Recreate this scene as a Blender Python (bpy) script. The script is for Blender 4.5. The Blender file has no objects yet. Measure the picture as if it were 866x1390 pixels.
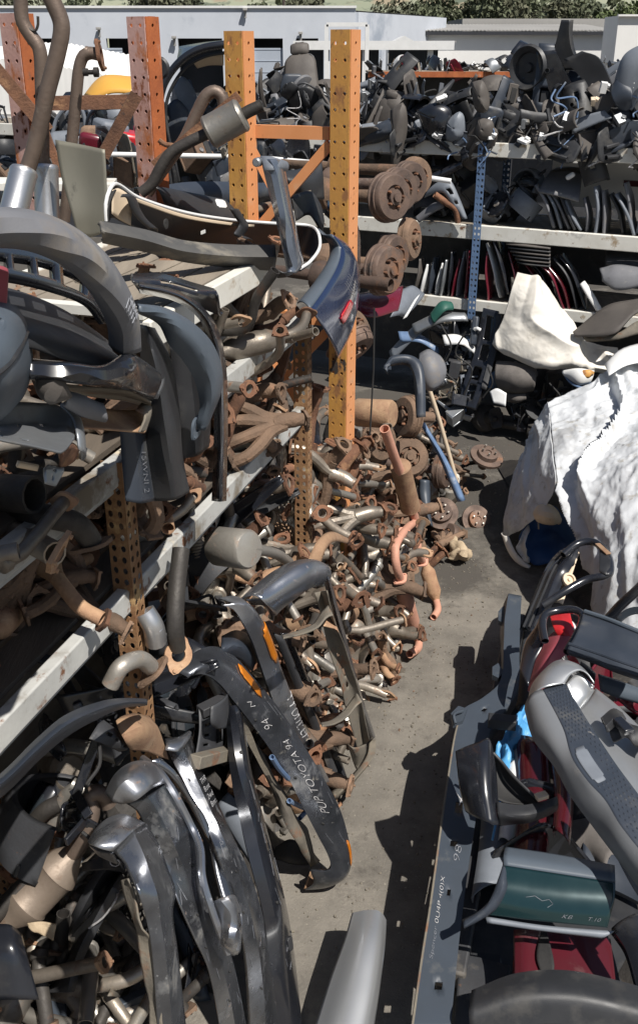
import bpy, bmesh, math, random
from mathutils import Vector, Matrix, Euler, noise
random.seed(7)
sc = bpy.context.scene
COL = sc.collection
# ------------------------------------------------------------------ camera, world, sun, exposure
CAM_H, FPX, CX, CY = 3.8, 1300.0, 433.0, 650.0
PITCH = math.atan((650 - 62) / 1300.0)
cam = bpy.data.cameras.new('camera'); camo = bpy.data.objects.new('camera', cam); COL.objects.link(camo)
camo.location = (0, 0, CAM_H); camo.rotation_euler = (math.pi / 2 - PITCH, 0, 0)
cam.sensor_fit = 'VERTICAL'; cam.sensor_height = 36.0; cam.sensor_width = 36.0
cam.lens = FPX / 1390.0 * 36.0
cam.shift_y = -45.0 / 1390.0
cam.clip_start = 0.05; cam.clip_end = 4000
sc.camera = camo
SUN_EL, SUN_DIR = math.radians(57), Vector((0.58, -0.81, 0)).normalized()   # towards the sun, in plan
world = bpy.data.worlds.new('World'); sc.world = world; world.use_nodes = True
wn = world.node_tree.nodes; wl = world.node_tree.links
sky = wn.new('ShaderNodeTexSky'); sky.sky_type = 'NISHITA'; sky.sun_disc = False
sky.sun_elevation = SUN_EL; sky.sun_rotation = math.atan2(SUN_DIR.x, SUN_DIR.y)
sky.air_density = 1.0; sky.dust_density = 1.0; sky.ozone_density = 1.0
wl.new(sky.outputs[0], wn['Background'].inputs[0]); wn['Background'].inputs[1].default_value = 0.05
sun = bpy.data.lights.new('sun', 'SUN'); sun.energy = 5.0; sun.angle = math.radians(0.53); sun.color = (1.0, 0.955, 0.89)
suno = bpy.data.objects.new('sun', sun); COL.objects.link(suno)
sv = Vector((SUN_DIR.x * math.cos(SUN_EL), SUN_DIR.y * math.cos(SUN_EL), math.sin(SUN_EL)))
suno.rotation_euler = sv.to_track_quat('Z', 'Y').to_euler(); suno.location = (6, -4, 12)
sc.view_settings.view_transform = 'Standard'; sc.view_settings.look = 'None'
sc.view_settings.exposure = 0.27; sc.view_settings.gamma = 1.0; sc.view_settings.use_curve_mapping = False

# ------------------------------------------------------------------ placing: picture measurements turned into world points
SP, CP = math.sin(PITCH), math.cos(PITCH)
CAMP = Vector((0, 0, CAM_H))
LN = Vector((0.954, -0.30, 0)).normalized(); LU = Vector((0.30, 0.954, 0)).normalized(); LC = -1.434
BN = Vector((-0.42, -0.91, 0)).normalized(); BU = Vector((0.91, -0.42, 0)).normalized(); B0 = Vector((1.64, 10.2, 0)); BC = B0.dot(BN)
def ray(x, y):
    a = (x - CX) / FPX; b = -(y - CY) / FPX
    return Vector((a, CP + b * SP, -SP + b * CP))
LADD = 0.0
def T(x, y, kind, v):
    d = ray(x, y)
    if kind == 'Y': t = v / d.y
    elif kind == 'Z': t = (v - CAM_H) / d.z
    elif kind == 'L':
        t = (LC + v + LADD - LN.dot(CAMP)) / LN.dot(d)
        if CAM_H + d.z*t < .03: t = (.03 - CAM_H) / d.z
    elif kind == 'B': t = (BC + v - BN.dot(CAMP)) / BN.dot(d)
    elif kind == 'D': t = v
    return CAMP + d * t
CR = {'F': (0, 0, 1), 'A1': (0, 0, 2.986), 'A2': (240, 0, 2.986), 'A3': (480, 0, 2.2435), 'A4': (480, 190, 2.2435), 'A5': (480, 380, 2.2435),
      'A6': (660, 470, 3.563), 'A7': (580, 740, 3.028), 'A8': (580, 960, 3.028), 'B1': (0, 180, 3.464), 'B2': (250, 200, 3.464),
      'B3': (0, 380, 3.464), 'B4': (150, 380, 2.474), 'B5': (0, 640, 3.464), 'B6': (280, 600, 2.474), 'B7': (220, 740, 2.78), 'B8': (0, 930, 2.062),
      'C5': (480, 60, 4.33), 'C6': (680, 20, 4.656), 'C7': (480, 450, 4.33), 'C4': (600, 240, 3.256)}
def R(cr, kind, pts, dv=0.0):
    ox, oy, s = CR[cr]
    return [T(ox + p[0] / s, oy + p[1] / s, kind, (p[2] if len(p) > 2 else 0) + dv) for p in pts]
def RL(cr, kind, v0, v1, pts):      # key value runs linearly from v0 to v1 along the rail
    n = max(1, len(pts) - 1)
    return R(cr, kind, [(p[0], p[1], v0 + (v1 - v0) * i / n) for i, p in enumerate(pts)])
def LP(s, off, z): return LN * (LC + off) + LU * s + Vector((0, 0, z))    # s metres along the left rack
def BP(s, off, z): return B0 + BU * s + BN * off + Vector((0, 0, z))

# ------------------------------------------------------------------ curves
def cat(pts, n):
    pts = [Vector(p) for p in pts]
    if len(pts) == 1: return [pts[0].copy() for _ in range(n)]
    L = [0]
    for a, b in zip(pts, pts[1:]): L.append(L[-1] + max((b - a).length, 1e-5))
    out = []
    for i in range(n):
        t = L[-1] * i / (n - 1); k = 0
        while k < len(pts) - 2 and t > L[k + 1]: k += 1
        u = (t - L[k]) / (L[k + 1] - L[k])
        p1, p2 = pts[k], pts[k + 1]
        m1 = (p2 - pts[k - 1]) / (L[k + 1] - L[k - 1]) if k > 0 else (p2 - p1) / (L[k + 1] - L[k])
        m2 = (pts[k + 2] - p1) / (L[k + 2] - L[k]) if k + 2 < len(pts) else (p2 - p1) / (L[k + 1] - L[k])
        h = L[k + 1] - L[k]
        out.append(p1 * (2*u**3 - 3*u**2 + 1) + m1 * h * (u**3 - 2*u**2 + u) + p2 * (-2*u**3 + 3*u**2) + m2 * h * (u**3 - u**2))
    return out

# ------------------------------------------------------------------ objects, tags
WLOC = {}
def tag(o, label=None, cat_=None, group=None, kind=None):
    if label: o['label'] = label
    if cat_: o['category'] = cat_
    if group: o['group'] = group
    if kind: o['kind'] = kind
    return o
def empty(name, loc, label=None, cat_=None, group=None):
    o = bpy.data.objects.new(name, None); COL.objects.link(o); o.location = loc; o.empty_display_size = 0.1
    WLOC[o.name] = Vector(loc)
    return tag(o, label, cat_, group)
class MB:
    def __init__(s): s.v = []; s.f = []
    def add(s, vs, fs):
        b = len(s.v); s.v += [Vector(p) for p in vs]; s.f += [tuple(i + b for i in f) for f in fs]; return s
    def box(s, c, size, rot=None, M=None):
        c = Vector(c); h = Vector(size) / 2; m = rot.to_matrix() if isinstance(rot, Euler) else (rot if rot is not None else Matrix.Identity(3))
        vs = [c + m @ Vector((x * h.x, y * h.y, z * h.z)) for x in (-1, 1) for y in (-1, 1) for z in (-1, 1)]
        return s.add(vs, [(0, 1, 3, 2), (4, 6, 7, 5), (0, 4, 5, 1), (2, 3, 7, 6), (0, 2, 6, 4), (1, 5, 7, 3)])
    def beam(s, a, b, w, h, up=(0, 0, 1)):      # box from a to b, w sideways, h along up
        a, b = Vector(a), Vector(b); d = (b - a); L = d.length; x = d.normalized(); upv = Vector(up)
        y = upv.cross(x)
        if y.length < 1e-4: y = Vector((0, 1, 0)).cross(x)
        y.normalize(); z = x.cross(y)
        return s.box((a + b) / 2, (L, w, h), Matrix((x, y, z)).transposed())
    def tube(s, pts, r, n=10, hollow=True, sub=None, squash=1.0):
        P = cat(pts, sub) if sub else [Vector(p) for p in pts]
        k = len(P); rs = r if isinstance(r, (list, tuple)) else [r] * k
        if len(rs) != k: rs = [rs[min(len(rs) - 1, int(i / (k - 1) * (len(rs) - 1) + .5))] for i in range(k)]
        t0 = (P[1] - P[0]).normalized(); ref = Vector((0, 0, 1)) if abs(t0.z) < .9 else Vector((1, 0, 0))
        u = t0.cross(ref).normalized(); rings = []
        for i in range(k):
            t = (P[min(i + 1, k - 1)] - P[max(i - 1, 0)]).normalized()
            u = (u - t * u.dot(t)).normalized(); w = t.cross(u)
            rings.append([P[i] + (u * math.cos(2*math.pi*j/n) + w * math.sin(2*math.pi*j/n) * squash) * rs[i] for j in range(n)])
        ends = [t0 if True else None]
        vs = [p for rg in rings for p in rg]; fs = []
        for i in range(k - 1):
            for j in range(n): fs.append((i*n + j, i*n + (j+1) % n, (i+1)*n + (j+1) % n, (i+1)*n + j))
        for e, base in ((0, 0), (k - 1, (k-1)*n)):
            if hollow:      # wall thickness, bore going in, closed deep inside
                d = (P[1] - P[0]).normalized() if e == 0 else (P[-2] - P[-1]).normalized()
                c = P[e]; i0 = len(vs)
                vs += [c + (p - c) * .84 for p in rings[e]]; vs += [c + (p - c) * .8 + d * rs[e] * 2.2 for p in rings[e]]
                for j in range(n):
                    fs.append((base + j, base + (j+1) % n, i0 + (j+1) % n, i0 + j)); fs.append((i0 + j, i0 + (j+1) % n, i0 + n + (j+1) % n, i0 + n + j))
                fs.append(tuple(i0 + n + j for j in range(n)))
            else: fs.append(tuple(base + j for j in range(n)))
        return s.add(vs, fs)
    def disc(s, c, axis, prof, n=20):       # lathe: prof = [(r, h)]
        c = Vector(c); a = Vector(axis).normalized(); u = a.orthogonal().normalized(); w = a.cross(u)
        vs = []; fs = []
        for r, h in prof: vs += [c + a * h + (u * math.cos(2*math.pi*j/n) + w * math.sin(2*math.pi*j/n)) * r for j in range(n)]
        for i in range(len(prof) - 1):
            for j in range(n): fs.append((i*n + j, i*n + (j+1) % n, (i+1)*n + (j+1) % n, (i+1)*n + j))
        if prof[0][0] > 1e-6: fs.append(tuple(range(n)))
        if prof[-1][0] > 1e-6: fs.append(tuple((len(prof)-1)*n + j for j in range(n)))
        return s.add(vs, fs)
    def flange(s, c, axis, r, ears=2, th=.012, bore=.55, roll=0.0):     # plate with a bore and bolt ears, bore and bolt holes really open
        c = Vector(c); a = Vector(axis).normalized(); u0 = a.orthogonal().normalized(); w0 = a.cross(u0)
        u = u0 * math.cos(roll) + w0 * math.sin(roll); w = a.cross(u); n = 24
        out = []; inn = []
        for j in range(n):
            t = 2*math.pi*j/n; rr = r * (1 + .42 * max(0, math.cos(ears * t)) ** 3)
            d = u * math.cos(t) + w * math.sin(t); out.append(c + d * rr); inn.append(c + d * r * bore)
        vs = [p + a*th/2 for p in out] + [p + a*th/2 for p in inn] + [p - a*th/2 for p in out] + [p - a*th/2 for p in inn]; fs = []
        for j in range(n):
            k = (j+1) % n
            fs += [(j, k, n+k, n+j), (2*n+k, 2*n+j, 3*n+j, 3*n+k), (j, 2*n+j, 2*n+k, k), (n+j, n+k, 3*n+k, 3*n+j)]
        s.add(vs, fs)
        for e in range(ears):
            t = 2*math.pi*e/ears; p = c + (u * math.cos(t) + w * math.sin(t)) * r * 1.14
            s.disc(p + a*th*.4, a, [(r*.13, 0), (r*.13, th*.7), (0, th*.7)], 8)
        return s
    def build(s, name, mat, parent=None, smooth=True, angle=38, bevel=0, solid=0, sub=0, local=False):
        me = bpy.data.meshes.new(name)
        if parent is not None: base = WLOC.get(parent.name, Vector()) if not local else Vector()
        elif local: base = Vector()
        else:
            xs = [p.x for p in s.v]; ys = [p.y for p in s.v]; zs = [p.z for p in s.v]
            base = Vector(((min(xs)+max(xs))/2, (min(ys)+max(ys))/2, min(zs)))
        me.from_pydata([p - base for p in s.v], [], s.f); me.validate()
        bm = bmesh.new(); bm.from_mesh(me); bmesh.ops.recalc_face_normals(bm, faces=bm.faces); bm.to_mesh(me); bm.free()
        if smooth:
            me.shade_smooth(); me.set_sharp_from_angle(angle=math.radians(angle))
        me.materials.append(mat)
        o = bpy.data.objects.new(name, me); COL.objects.link(o)
        if parent is not None: o.parent = parent; WLOC[o.name] = base.copy()
        else: o.location = base; WLOC[o.name] = base.copy()
        if sub: m = o.modifiers.new('sub', 'SUBSURF'); m.levels = m.render_levels = sub
        if solid: m = o.modifiers.new('thick', 'SOLIDIFY'); m.thickness = solid; m.offset = 0
        if bevel: m = o.modifiers.new('edge', 'BEVEL'); m.width = bevel; m.segments = 2; m.limit_method = 'ANGLE'; m.angle_limit = math.radians(40)
        return o
def lerp_rail(pts, nv):       # straight between rails: crisp folds along each rail
    out = []; m = len(pts) - 1
    for j in range(nv):
        x = j/(nv-1)*m; k = min(int(x), m-1); out.append(pts[k].lerp(pts[k+1], x-k))
    return out
class Loft:
    """sheet through several rails; keeps its grid so that marks, lamps and lips can sit on it"""
    def __init__(s, rails, nu=36, nv=14, bulge=0.0, lip=0.0, wob=0.0, seed=0.0, wscale=3.0, lin=False):
        A = [cat(r, nu) for r in rails]; s.nu = nu
        s.G = [(lerp_rail if lin else cat)([A[k][i] for k in range(len(A))], nv) for i in range(nu)]
        s.nv = nv
        s.N = [[s._n(i, j) for j in range(nv)] for i in range(nu)]
        c = s.G[nu//2][nv//2]; flip = -1 if s.N[nu//2][nv//2].dot(CAMP - c) < 0 else 1
        s.N = [[n * flip for n in row] for row in s.N]
        for i in range(nu):
            for j in range(nv):
                b = bulge * max(0.0, math.sin(math.pi * j / (nv - 1))) ** .7 if bulge else 0
                if wob: b += wob * noise.noise(s.G[i][j] * wscale + Vector((seed, seed*1.7, 0)))
                s.G[i][j] = s.G[i][j] + s.N[i][j] * b
        if lip:
            for i in range(nu):
                a = s.G[i][0] - s.N[i][0] * lip; b = s.G[i][-1] - s.N[i][-1] * lip
                s.G[i] = [a] + s.G[i] + [b]; s.N[i] = [s.N[i][0]] + s.N[i] + [s.N[i][-1]]
            s.nv += 2
        s.lip = 1 if lip else 0
    def _n(s, i, j):
        a = s.G[min(i+1, s.nu-1)][j] - s.G[max(i-1, 0)][j]; b = s.G[i][min(j+1, s.nv-1)] - s.G[i][max(j-1, 0)]
        n = a.cross(b); return n.normalized() if n.length > 1e-9 else Vector((0, 0, 1))
    def at(s, u, v, off=0.0):
        l = s.lip; nv = s.nv - 2*l
        x = min(max(u, 0), 1) * (s.nu - 1.0001); y = min(max(v, 0), 1) * (nv - 1.0001)
        i, j = int(x), int(y); fx, fy = x - i, y - j; j += l
        p = (s.G[i][j]*(1-fx) + s.G[i+1][j]*fx)*(1-fy) + (s.G[i][j+1]*(1-fx) + s.G[i+1][j+1]*fx)*fy
        n = (s.N[i][j]*(1-fx) + s.N[i+1][j]*fx)*(1-fy) + (s.N[i][j+1]*(1-fx) + s.N[i+1][j+1]*fx)*fy
        return p + n.normalized() * off
    def mb(s, holes=()):
        m = MB(); vs = [p for row in s.G for p in row]; fs = []
        for i in range(s.nu - 1):
            for j in range(s.nv - 1):
                u = (i + .5) / (s.nu - 1); v = (j - s.lip + .5) / (s.nv - 1 - 2*s.lip)
                if any(a <= u <= b and c <= v <= d for a, b, c, d in holes): continue
                fs.append((i*s.nv + j, (i+1)*s.nv + j, (i+1)*s.nv + j+1, i*s.nv + j+1))
        m.add(vs, fs); return m
    def build(s, name, mat, parent=None, thick=.005, holes=(), angle=35, sub=0):
        return s.mb(holes).build(name, mat, parent, solid=thick, angle=angle, sub=sub)
    def patch(s, name, mat, parent, u0, u1, v0, v1, off=.004, n=8, th=.004, rnd=True):
        m = MB(); vs = []; fs = []
        for i in range(n+1):
            for j in range(n+1):
                u = u0 + (u1-u0)*i/n; v = v0 + (v1-v0)*j/n
                if rnd:
                    a, b = 2*i/n-1, 2*j/n-1; k = 1 - .12*(abs(a)**8)*(abs(b)**8)*2; u = (u0+u1)/2 + (u1-u0)/2*a*k; v = (v0+v1)/2 + (v1-v0)/2*b*k
                vs.append(s.at(u, v, off))
        for i in range(n):
            for j in range(n): a = i*(n+1)+j; fs.append((a, a+n+1, a+n+2, a+1))
        m.add(vs, fs); return m.build(name, mat, parent, solid=th)
    def write(s, text, mat, parent, u0, u1, v0, v1, off=.0065, name='chalk_writing', shear=0.2):
        """text baseline runs u0->u1, glyph tops towards v1"""
        cu = bpy.data.curves.new(name, 'FONT'); cu.body = text; cu.shear = shear; cu.offset = -.02
        to = bpy.data.objects.new('t', cu); COL.objects.link(to); bpy.context.view_layer.update()
        me0 = to.evaluated_get(bpy.context.evaluated_depsgraph_get()).to_mesh()
        V = [v.co.copy() for v in me0.vertices]; F = [tuple(p.vertices) for p in me0.polygons]
        to.to_mesh_clear(); bpy.data.objects.remove(to); bpy.data.curves.remove(cu)
        x0 = min(v.x for v in V); x1 = max(v.x for v in V); y0 = min(v.y for v in V); y1 = max(v.y for v in V)
        m = MB(); m.add([s.at(u0 + (u1-u0)*(v.x-x0)/(x1-x0) , v0 + (v1-v0)*(v.y-y0)/(y1-y0) + .03*math.sin(v.x*5)*(v1-v0), off) for v in V], F)
        return m.build(name, mat, parent, smooth=False)
    def stroke(s, mat, parent, uvs, r=.003, name='chalk_mark', off=.005):
        m = MB(); m.tube([s.at(u, v, off) for u, v in uvs], r, 5, hollow=False); return m.build(name, mat, parent)
def shift(rail, v):
    v = Vector(v); return [p + v for p in rail]
def copy_tree(o, M=None, parent=None, label=None, group=None, mats=None):
    c = o.copy(); COL.objects.link(c); c.parent = parent
    if M is not None: c.matrix_world = M
    if label: c['label'] = label
    if group: c['group'] = group
    if mats and o.type == 'MESH':
        key = o.name.split('.')[0]
        if key in mats: c.material_slots[0].link = 'OBJECT'; c.material_slots[0].material = mats[key]
    for ch in o.children: copy_tree(ch, None, c, None, None, mats)
    return c
def remove_tree(o):
    for ch in list(o.children): remove_tree(ch)
    bpy.data.objects.remove(o)
def thing1(o, label, cat_, group=None): return tag(o, label, cat_, group)

# ------------------------------------------------------------------ materials
def mat(name, c1, c2=None, scale=6.0, rough=.6, rough2=None, metal=0.0, bump=0.0, bscale=60.0, spots=(), spec=.5, coat=0.0, stretch=None, world_=False, detail=6.0, vary=0.0):
    m = bpy.data.materials.new(name); m.use_nodes = True; nt = m.node_tree; N = nt.nodes; Lk = nt.links
    b = N['Principled BSDF']; tc = N.new('ShaderNodeTexCoord'); oi = N.new('ShaderNodeObjectInfo')
    ad = N.new('ShaderNodeVectorMath'); ad.operation = 'ADD'; mu = N.new('ShaderNodeVectorMath'); mu.operation = 'SCALE'; mu.inputs['Scale'].default_value = 17.0
    cb = N.new('ShaderNodeCombineXYZ')
    for i in range(3): Lk.new(oi.outputs['Random'], cb.inputs[i])
    Lk.new(cb.outputs[0], mu.inputs[0]); Lk.new(tc.outputs['Object'], ad.inputs[0])
    if not world_: Lk.new(mu.outputs[0], ad.inputs[1])
    vec = ad.outputs[0]
    if stretch:
        mp = N.new('ShaderNodeMapping'); mp.inputs['Scale'].default_value = stretch; Lk.new(vec, mp.inputs[0]); vec = mp.outputs[0]
    def nz(sc_, det=detail, rgh=.62):
        n = N.new('ShaderNodeTexNoise'); n.inputs['Scale'].default_value = sc_; n.inputs['Detail'].default_value = det; n.inputs['Roughness'].default_value = rgh
        Lk.new(vec, n.inputs['Vector']); return n
    def ramp(src, a, z):
        r = N.new('ShaderNodeMapRange'); r.inputs['From Min'].default_value = a; r.inputs['From Max'].default_value = z; Lk.new(src, r.inputs['Value']); return r.outputs[0]
    def mix(f, x, y):
        q = N.new('ShaderNodeMix'); q.data_type = 'RGBA'; Lk.new(f, q.inputs[0])
        for k, val in ((6, x), (7, y)):
            if isinstance(val, tuple): q.inputs[k].default_value = (*val, 1)
            else: Lk.new(val, q.inputs[k])
        return q.outputs[2]
    def mixf(f, x, y):
        q = N.new('ShaderNodeMix'); q.data_type = 'FLOAT'; Lk.new(f, q.inputs[0])
        for k, val in ((2, x), (3, y)):
            if isinstance(val, (int, float)): q.inputs[k].default_value = val
            else: Lk.new(val, q.inputs[k])
        return q.outputs[0]
    n1 = nz(scale); f1 = ramp(n1.outputs[0], .33, .67)
    col = mix(f1, c1, c2 or tuple(x * .8 for x in c1))
    rg = mixf(f1, rough, rough2 if rough2 is not None else rough); mt = None
    for sp in spots:        # (colour, scale, threshold, softness, roughness, metallic)
        c, s_, th, so = sp[:4]; n = nz(s_, 8.0, .65); f = ramp(n.outputs[0], th, th + so)
        col = mix(f, col, c)
        if len(sp) > 4: rg = mixf(f, rg, sp[4])
        if len(sp) > 5: mt = mixf(f, mt if mt is not None else metal, sp[5])
    if vary:
        hv = N.new('ShaderNodeHueSaturation'); mr = N.new('ShaderNodeMapRange'); mr.inputs[3].default_value = 1 - vary; mr.inputs[4].default_value = 1 + vary
        Lk.new(oi.outputs['Random'], mr.inputs[0]); Lk.new(mr.outputs[0], hv.inputs['Value']); Lk.new(col, hv.inputs['Color']); col = hv.outputs[0]
    Lk.new(col, b.inputs['Base Color']); Lk.new(rg, b.inputs['Roughness'])
    if mt is not None: Lk.new(mt, b.inputs['Metallic'])
    else: b.inputs['Metallic'].default_value = metal
    b.inputs['Specular IOR Level'].default_value = spec; b.inputs['Coat Weight'].default_value = coat; b.inputs['Coat Roughness'].default_value = .08
    if bump:
        n = nz(bscale, 5.0); bp = N.new('ShaderNodeBump'); bp.inputs['Strength'].default_value = bump; bp.inputs['Distance'].default_value = .01
        Lk.new(n.outputs[0], bp.inputs['Height']); Lk.new(bp.outputs[0], b.inputs['Normal'])
    return m
RUST = (.2, .095, .052); RUST2 = (.11, .055, .034); DUST = (.22, .19, .15)
M = {}
M['rust'] = mat('rusty_iron', RUST, RUST2, 14, .85, .95, bump=.5, bscale=90, spots=[((.34, .19, .1), 9, .56, .12), ((.065, .04, .03), 22, .6, .1)], vary=.35)
M['rust_light'] = mat('light_rust', (.36, .23, .135), (.25, .14, .085), 12, .8, .9, bump=.4, bscale=80, spots=[((.38, .26, .17), 7, .57, .15), ((.1, .05, .03), 30, .62, .1)], vary=.35)
M['steel_brown'] = mat('heat_browned_steel', (.33, .29, .24), (.2, .17, .14), 7, .38, .55, metal=.6, bump=.2, bscale=50, spots=[((.13, .06, .03), 10, .56, .15, .9, 0.0), ((.36, .3, .23), 6, .6, .15, .35)], vary=.35)
M['steel_grey'] = mat('grey_exhaust_steel', (.42, .4, .36), (.28, .255, .225), 6, .35, .55, metal=.65, bump=.15, bscale=60, spots=[((.17, .09, .05), 12, .58, .12, .9, 0.0), ((.3, .25, .18), 4, .58, .2, .6)], vary=.35)
M['pipe_brown'] = mat('brown_exhaust_steel', (.23, .175, .14), (.14, .105, .085), 6, .42, .6, metal=.5, bump=.2, bscale=50, spots=[((.12, .06, .035), 9, .57, .14, .9, 0.0), ((.3, .25, .2), 5, .6, .14, .4)])
M['slate_gloss'] = mat('slate_car_paint', (.1, .118, .15), (.075, .09, .118), 3, .2, .32, coat=.6, spots=[((.2, .2, .2), 3, .57, .2, .6), ((.4, .4, .4), 14, .66, .05, .8)])
M['alu'] = mat('aluminised_can', (.72, .72, .72), (.55, .55, .56), 5, .3, .42, metal=.9, bump=.06, bscale=40, spots=[((.4, .33, .25), 8, .62, .12, .6)])
M['steel_dark'] = mat('dark_sooted_steel', (.075, .068, .06), (.04, .036, .034), 8, .5, .7, metal=.4, bump=.25, bscale=60, spots=[((.12, .06, .035), 9, .58, .14, .9)], vary=.35)
M['pink_rust'] = mat('salmon_pipe', (.6, .31, .22), (.5, .25, .17), 9, .7, .85, bump=.25, bscale=60, spots=[((.28, .13, .08), 12, .62, .1), ((.42, .32, .25), 6, .62, .15)])
M['cast'] = mat('cast_iron_brown', (.2, .125, .08), (.12, .08, .055), 10, .8, .9, bump=.6, bscale=70, spots=[((.26, .14, .085), 8, .57, .15)], vary=.35)
M['plastic'] = mat('black_plastic', (.022, .023, .026), (.03, .031, .034), 5, .42, .58, bump=.08, bscale=260, spots=[((.085, .08, .072), 3.5, .53, .25, .8), ((.15, .14, .125), 14, .7, .12, .9)])
M['plastic_gloss'] = mat('black_paint', (.012, .013, .017), (.016, .018, .024), 3, .2, .34, coat=.5, spots=[((.06, .058, .055), 2.6, .56, .3, .6), ((.12, .11, .1), 18, .7, .1, .8)])
M['plastic_navy'] = mat('blue_black_plastic', (.03, .038, .052), (.042, .05, .066), 4, .4, .52, bump=.05, bscale=200, spots=[((.11, .108, .1), 4, .55, .22, .8), ((.2, .19, .18), 20, .68, .08, .9)])
M['plastic_grey'] = mat('grey_plastic', (.17, .172, .185), (.13, .132, .142), 5, .55, .68, bump=.08, bscale=240, spots=[((.26, .25, .235), 6, .55, .14, .8), ((.085, .083, .082), 9, .6, .12), ((.19, .16, .13), 3, .58, .15)])
M['plastic_bluegrey'] = mat('slate_plastic', (.085, .105, .13), (.07, .088, .11), 4, .45, .55, bump=.06, bscale=200, spots=[((.16, .17, .175), 9, .63, .14, .8)])
M['plastic_taupe'] = mat('taupe_plastic', (.1, .088, .078), (.075, .066, .06), 5, .6, .7, bump=.12, bscale=240, spots=[((.17, .155, .135), 6, .6, .18, .85)])
M['plastic_cool'] = mat('cool_grey_plastic', (.19, .21, .24), (.14, .155, .18), 5, .5, .62, bump=.08, bscale=200, spots=[((.3, .3, .3), 8, .63, .14)])
M['chrome'] = mat('weathered_chrome', (.46, .48, .52), (.3, .31, .34), 3, .2, .4, metal=.9, bump=.05, bscale=30, spots=[((.1, .095, .09), 4, .5, .18, .6, .5), ((.2, .1, .05), 16, .64, .08, .9, 0.0), ((.25, .23, .2), 9, .64, .14, .8, .2)])
M['chrome_dark'] = mat('grimy_dim_reflection_chrome', (.13, .138, .155), (.045, .048, .056), 5, .2, .45, metal=.6, bump=.08, bscale=40, spots=[((.06, .058, .058), 5, .54, .2, .55, .3), ((.26, .25, .235), 6, .57, .2, .8, 0.1), ((.3, .29, .27), 28, .66, .1, .8, 0.0), ((.2, .1, .05), 20, .7, .06, .9, 0.0)])  # dark base stands in for dim reflections; dirt and rust spots are real
M['chrome_mid'] = mat('dented_chrome', (.3, .315, .345), (.15, .157, .175), 3, .16, .3, metal=.9, bump=.16, bscale=6, spots=[((.06, .06, .062), 3.2, .53, .2, .5, .5), ((.26, .25, .225), 7, .57, .18, .8, .15), ((.22, .11, .05), 14, .66, .06, .9, 0.0), ((.36, .35, .33), 30, .64, .1, .8, 0.0)])
M['can_brown'] = mat('brown_can', (.3, .245, .195), (.2, .155, .12), 5, .45, .6, metal=.4, bump=.15, spots=[((.15, .085, .05), 6, .58, .14, .85), ((.38, .34, .29), 4, .6, .15, .5)])
M['zinc'] = mat('galvanised_sheet', (.36, .38, .4), (.26, .27, .28), 5, .35, .5, metal=.7, bump=.05, spots=[((.14, .13, .11), 4, .57, .1, .6, .3), ((.3, .2, .1), 7, .64, .12, .85, 0.0)])
M['sheet_dull'] = mat('stained_steel_sheet', (.21, .2, .16), (.15, .145, .12), 3, .5, .65, metal=.4, spots=[((.06, .058, .05), 3, .56, .05, .7), ((.34, .24, .13), 3.5, .6, .15, .8, 0.0)], stretch=(1, 1, .4))
M['frame_dark'] = mat('dark_frame_steel', (.045, .047, .052), (.03, .03, .033), 6, .5, .65, bump=.15, bscale=60, spots=[((.16, .14, .115), 5, .58, .2, .9), ((.15, .07, .035), 16, .66, .1, .95)])
M['frame_tan'] = mat('dusty_frame_steel', (.2, .175, .135), (.13, .115, .095), 6, .75, .85, bump=.3, bscale=60, spots=[((.2, .095, .05), 7, .56, .12, .95), ((.06, .055, .05), 10, .6, .12)])
M['frame_slate'] = mat('slate_frame_paint', (.05, .062, .08), (.04, .05, .064), 4, .42, .55, spots=[((.12, .12, .115), 6, .6, .2, .85), ((.15, .075, .04), 22, .7, .06, .95)])
M['white_beam'] = mat('chipped_white_beam', (.72, .71, .66), (.6, .58, .52), 4, .55, .7, bump=.08, spots=[((.35, .27, .18), 7, .57, .1, .85), ((.16, .07, .035), 11, .64, .05, .95), ((.3, .29, .27), 3, .62, .1)])
M['shelf_beam'] = mat('shaded_stained_beam', (.5, .5, .475), (.36, .36, .345), 5, .55, .7, bump=.12, spots=[((.2, .17, .13), 5, .52, .14, .85), ((.17, .075, .035), 9, .6, .07, .95), ((.6, .52, .38), 6, .62, .1)], stretch=(1, 1, 1))  # beam paint greyed to stand in for shade; stains and rust are real
M['grey_beam'] = mat('grey_white_beam', (.42, .43, .42), (.34, .345, .335), 4, .55, .7, bump=.1, spots=[((.25, .2, .13), 8, .6, .12, .85), ((.15, .065, .03), 12, .67, .06, .95), ((.16, .155, .15), 4, .6, .1)])
M['orange'] = mat('chipped_orange_paint', (.62, .33, .085), (.54, .27, .07), 5, .5, .62, bump=.15, spots=[((.66, .42, .16), 4, .56, .15), ((.32, .15, .06), 14, .53, .1, .9), ((.05, .042, .038), 6, .595, .03, .8), ((.22, .09, .04), 4, .58, .12, .9)], stretch=(1, 1, .55))
M['salmon_side'] = mat('faded_orange_paint', (.68, .3, .13), (.62, .26, .1), 4, .55, .65, spots=[((.34, .14, .06), 12, .6, .1, .9), ((.64, .38, .22), 6, .57, .15), ((.1, .06, .045), 9, .67, .04, .9)])
M['pink_post'] = mat('faded_pink_post', (.56, .36, .32), (.48, .28, .24), 4, .6, .7, bump=.2, spots=[((.42, .15, .06), 7, .52, .1, .9), ((.22, .075, .03), 11, .57, .07, .95), ((.09, .04, .025), 20, .64, .06, .95)], stretch=(1, 1, .6))
M['rust_post'] = mat('orange_rust_post', (.44, .13, .04), (.3, .085, .03), 7, .75, .9, bump=.3, spots=[((.55, .3, .2), 6, .6, .1), ((.12, .045, .02), 12, .62, .08)], stretch=(1, 1, .6))
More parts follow.
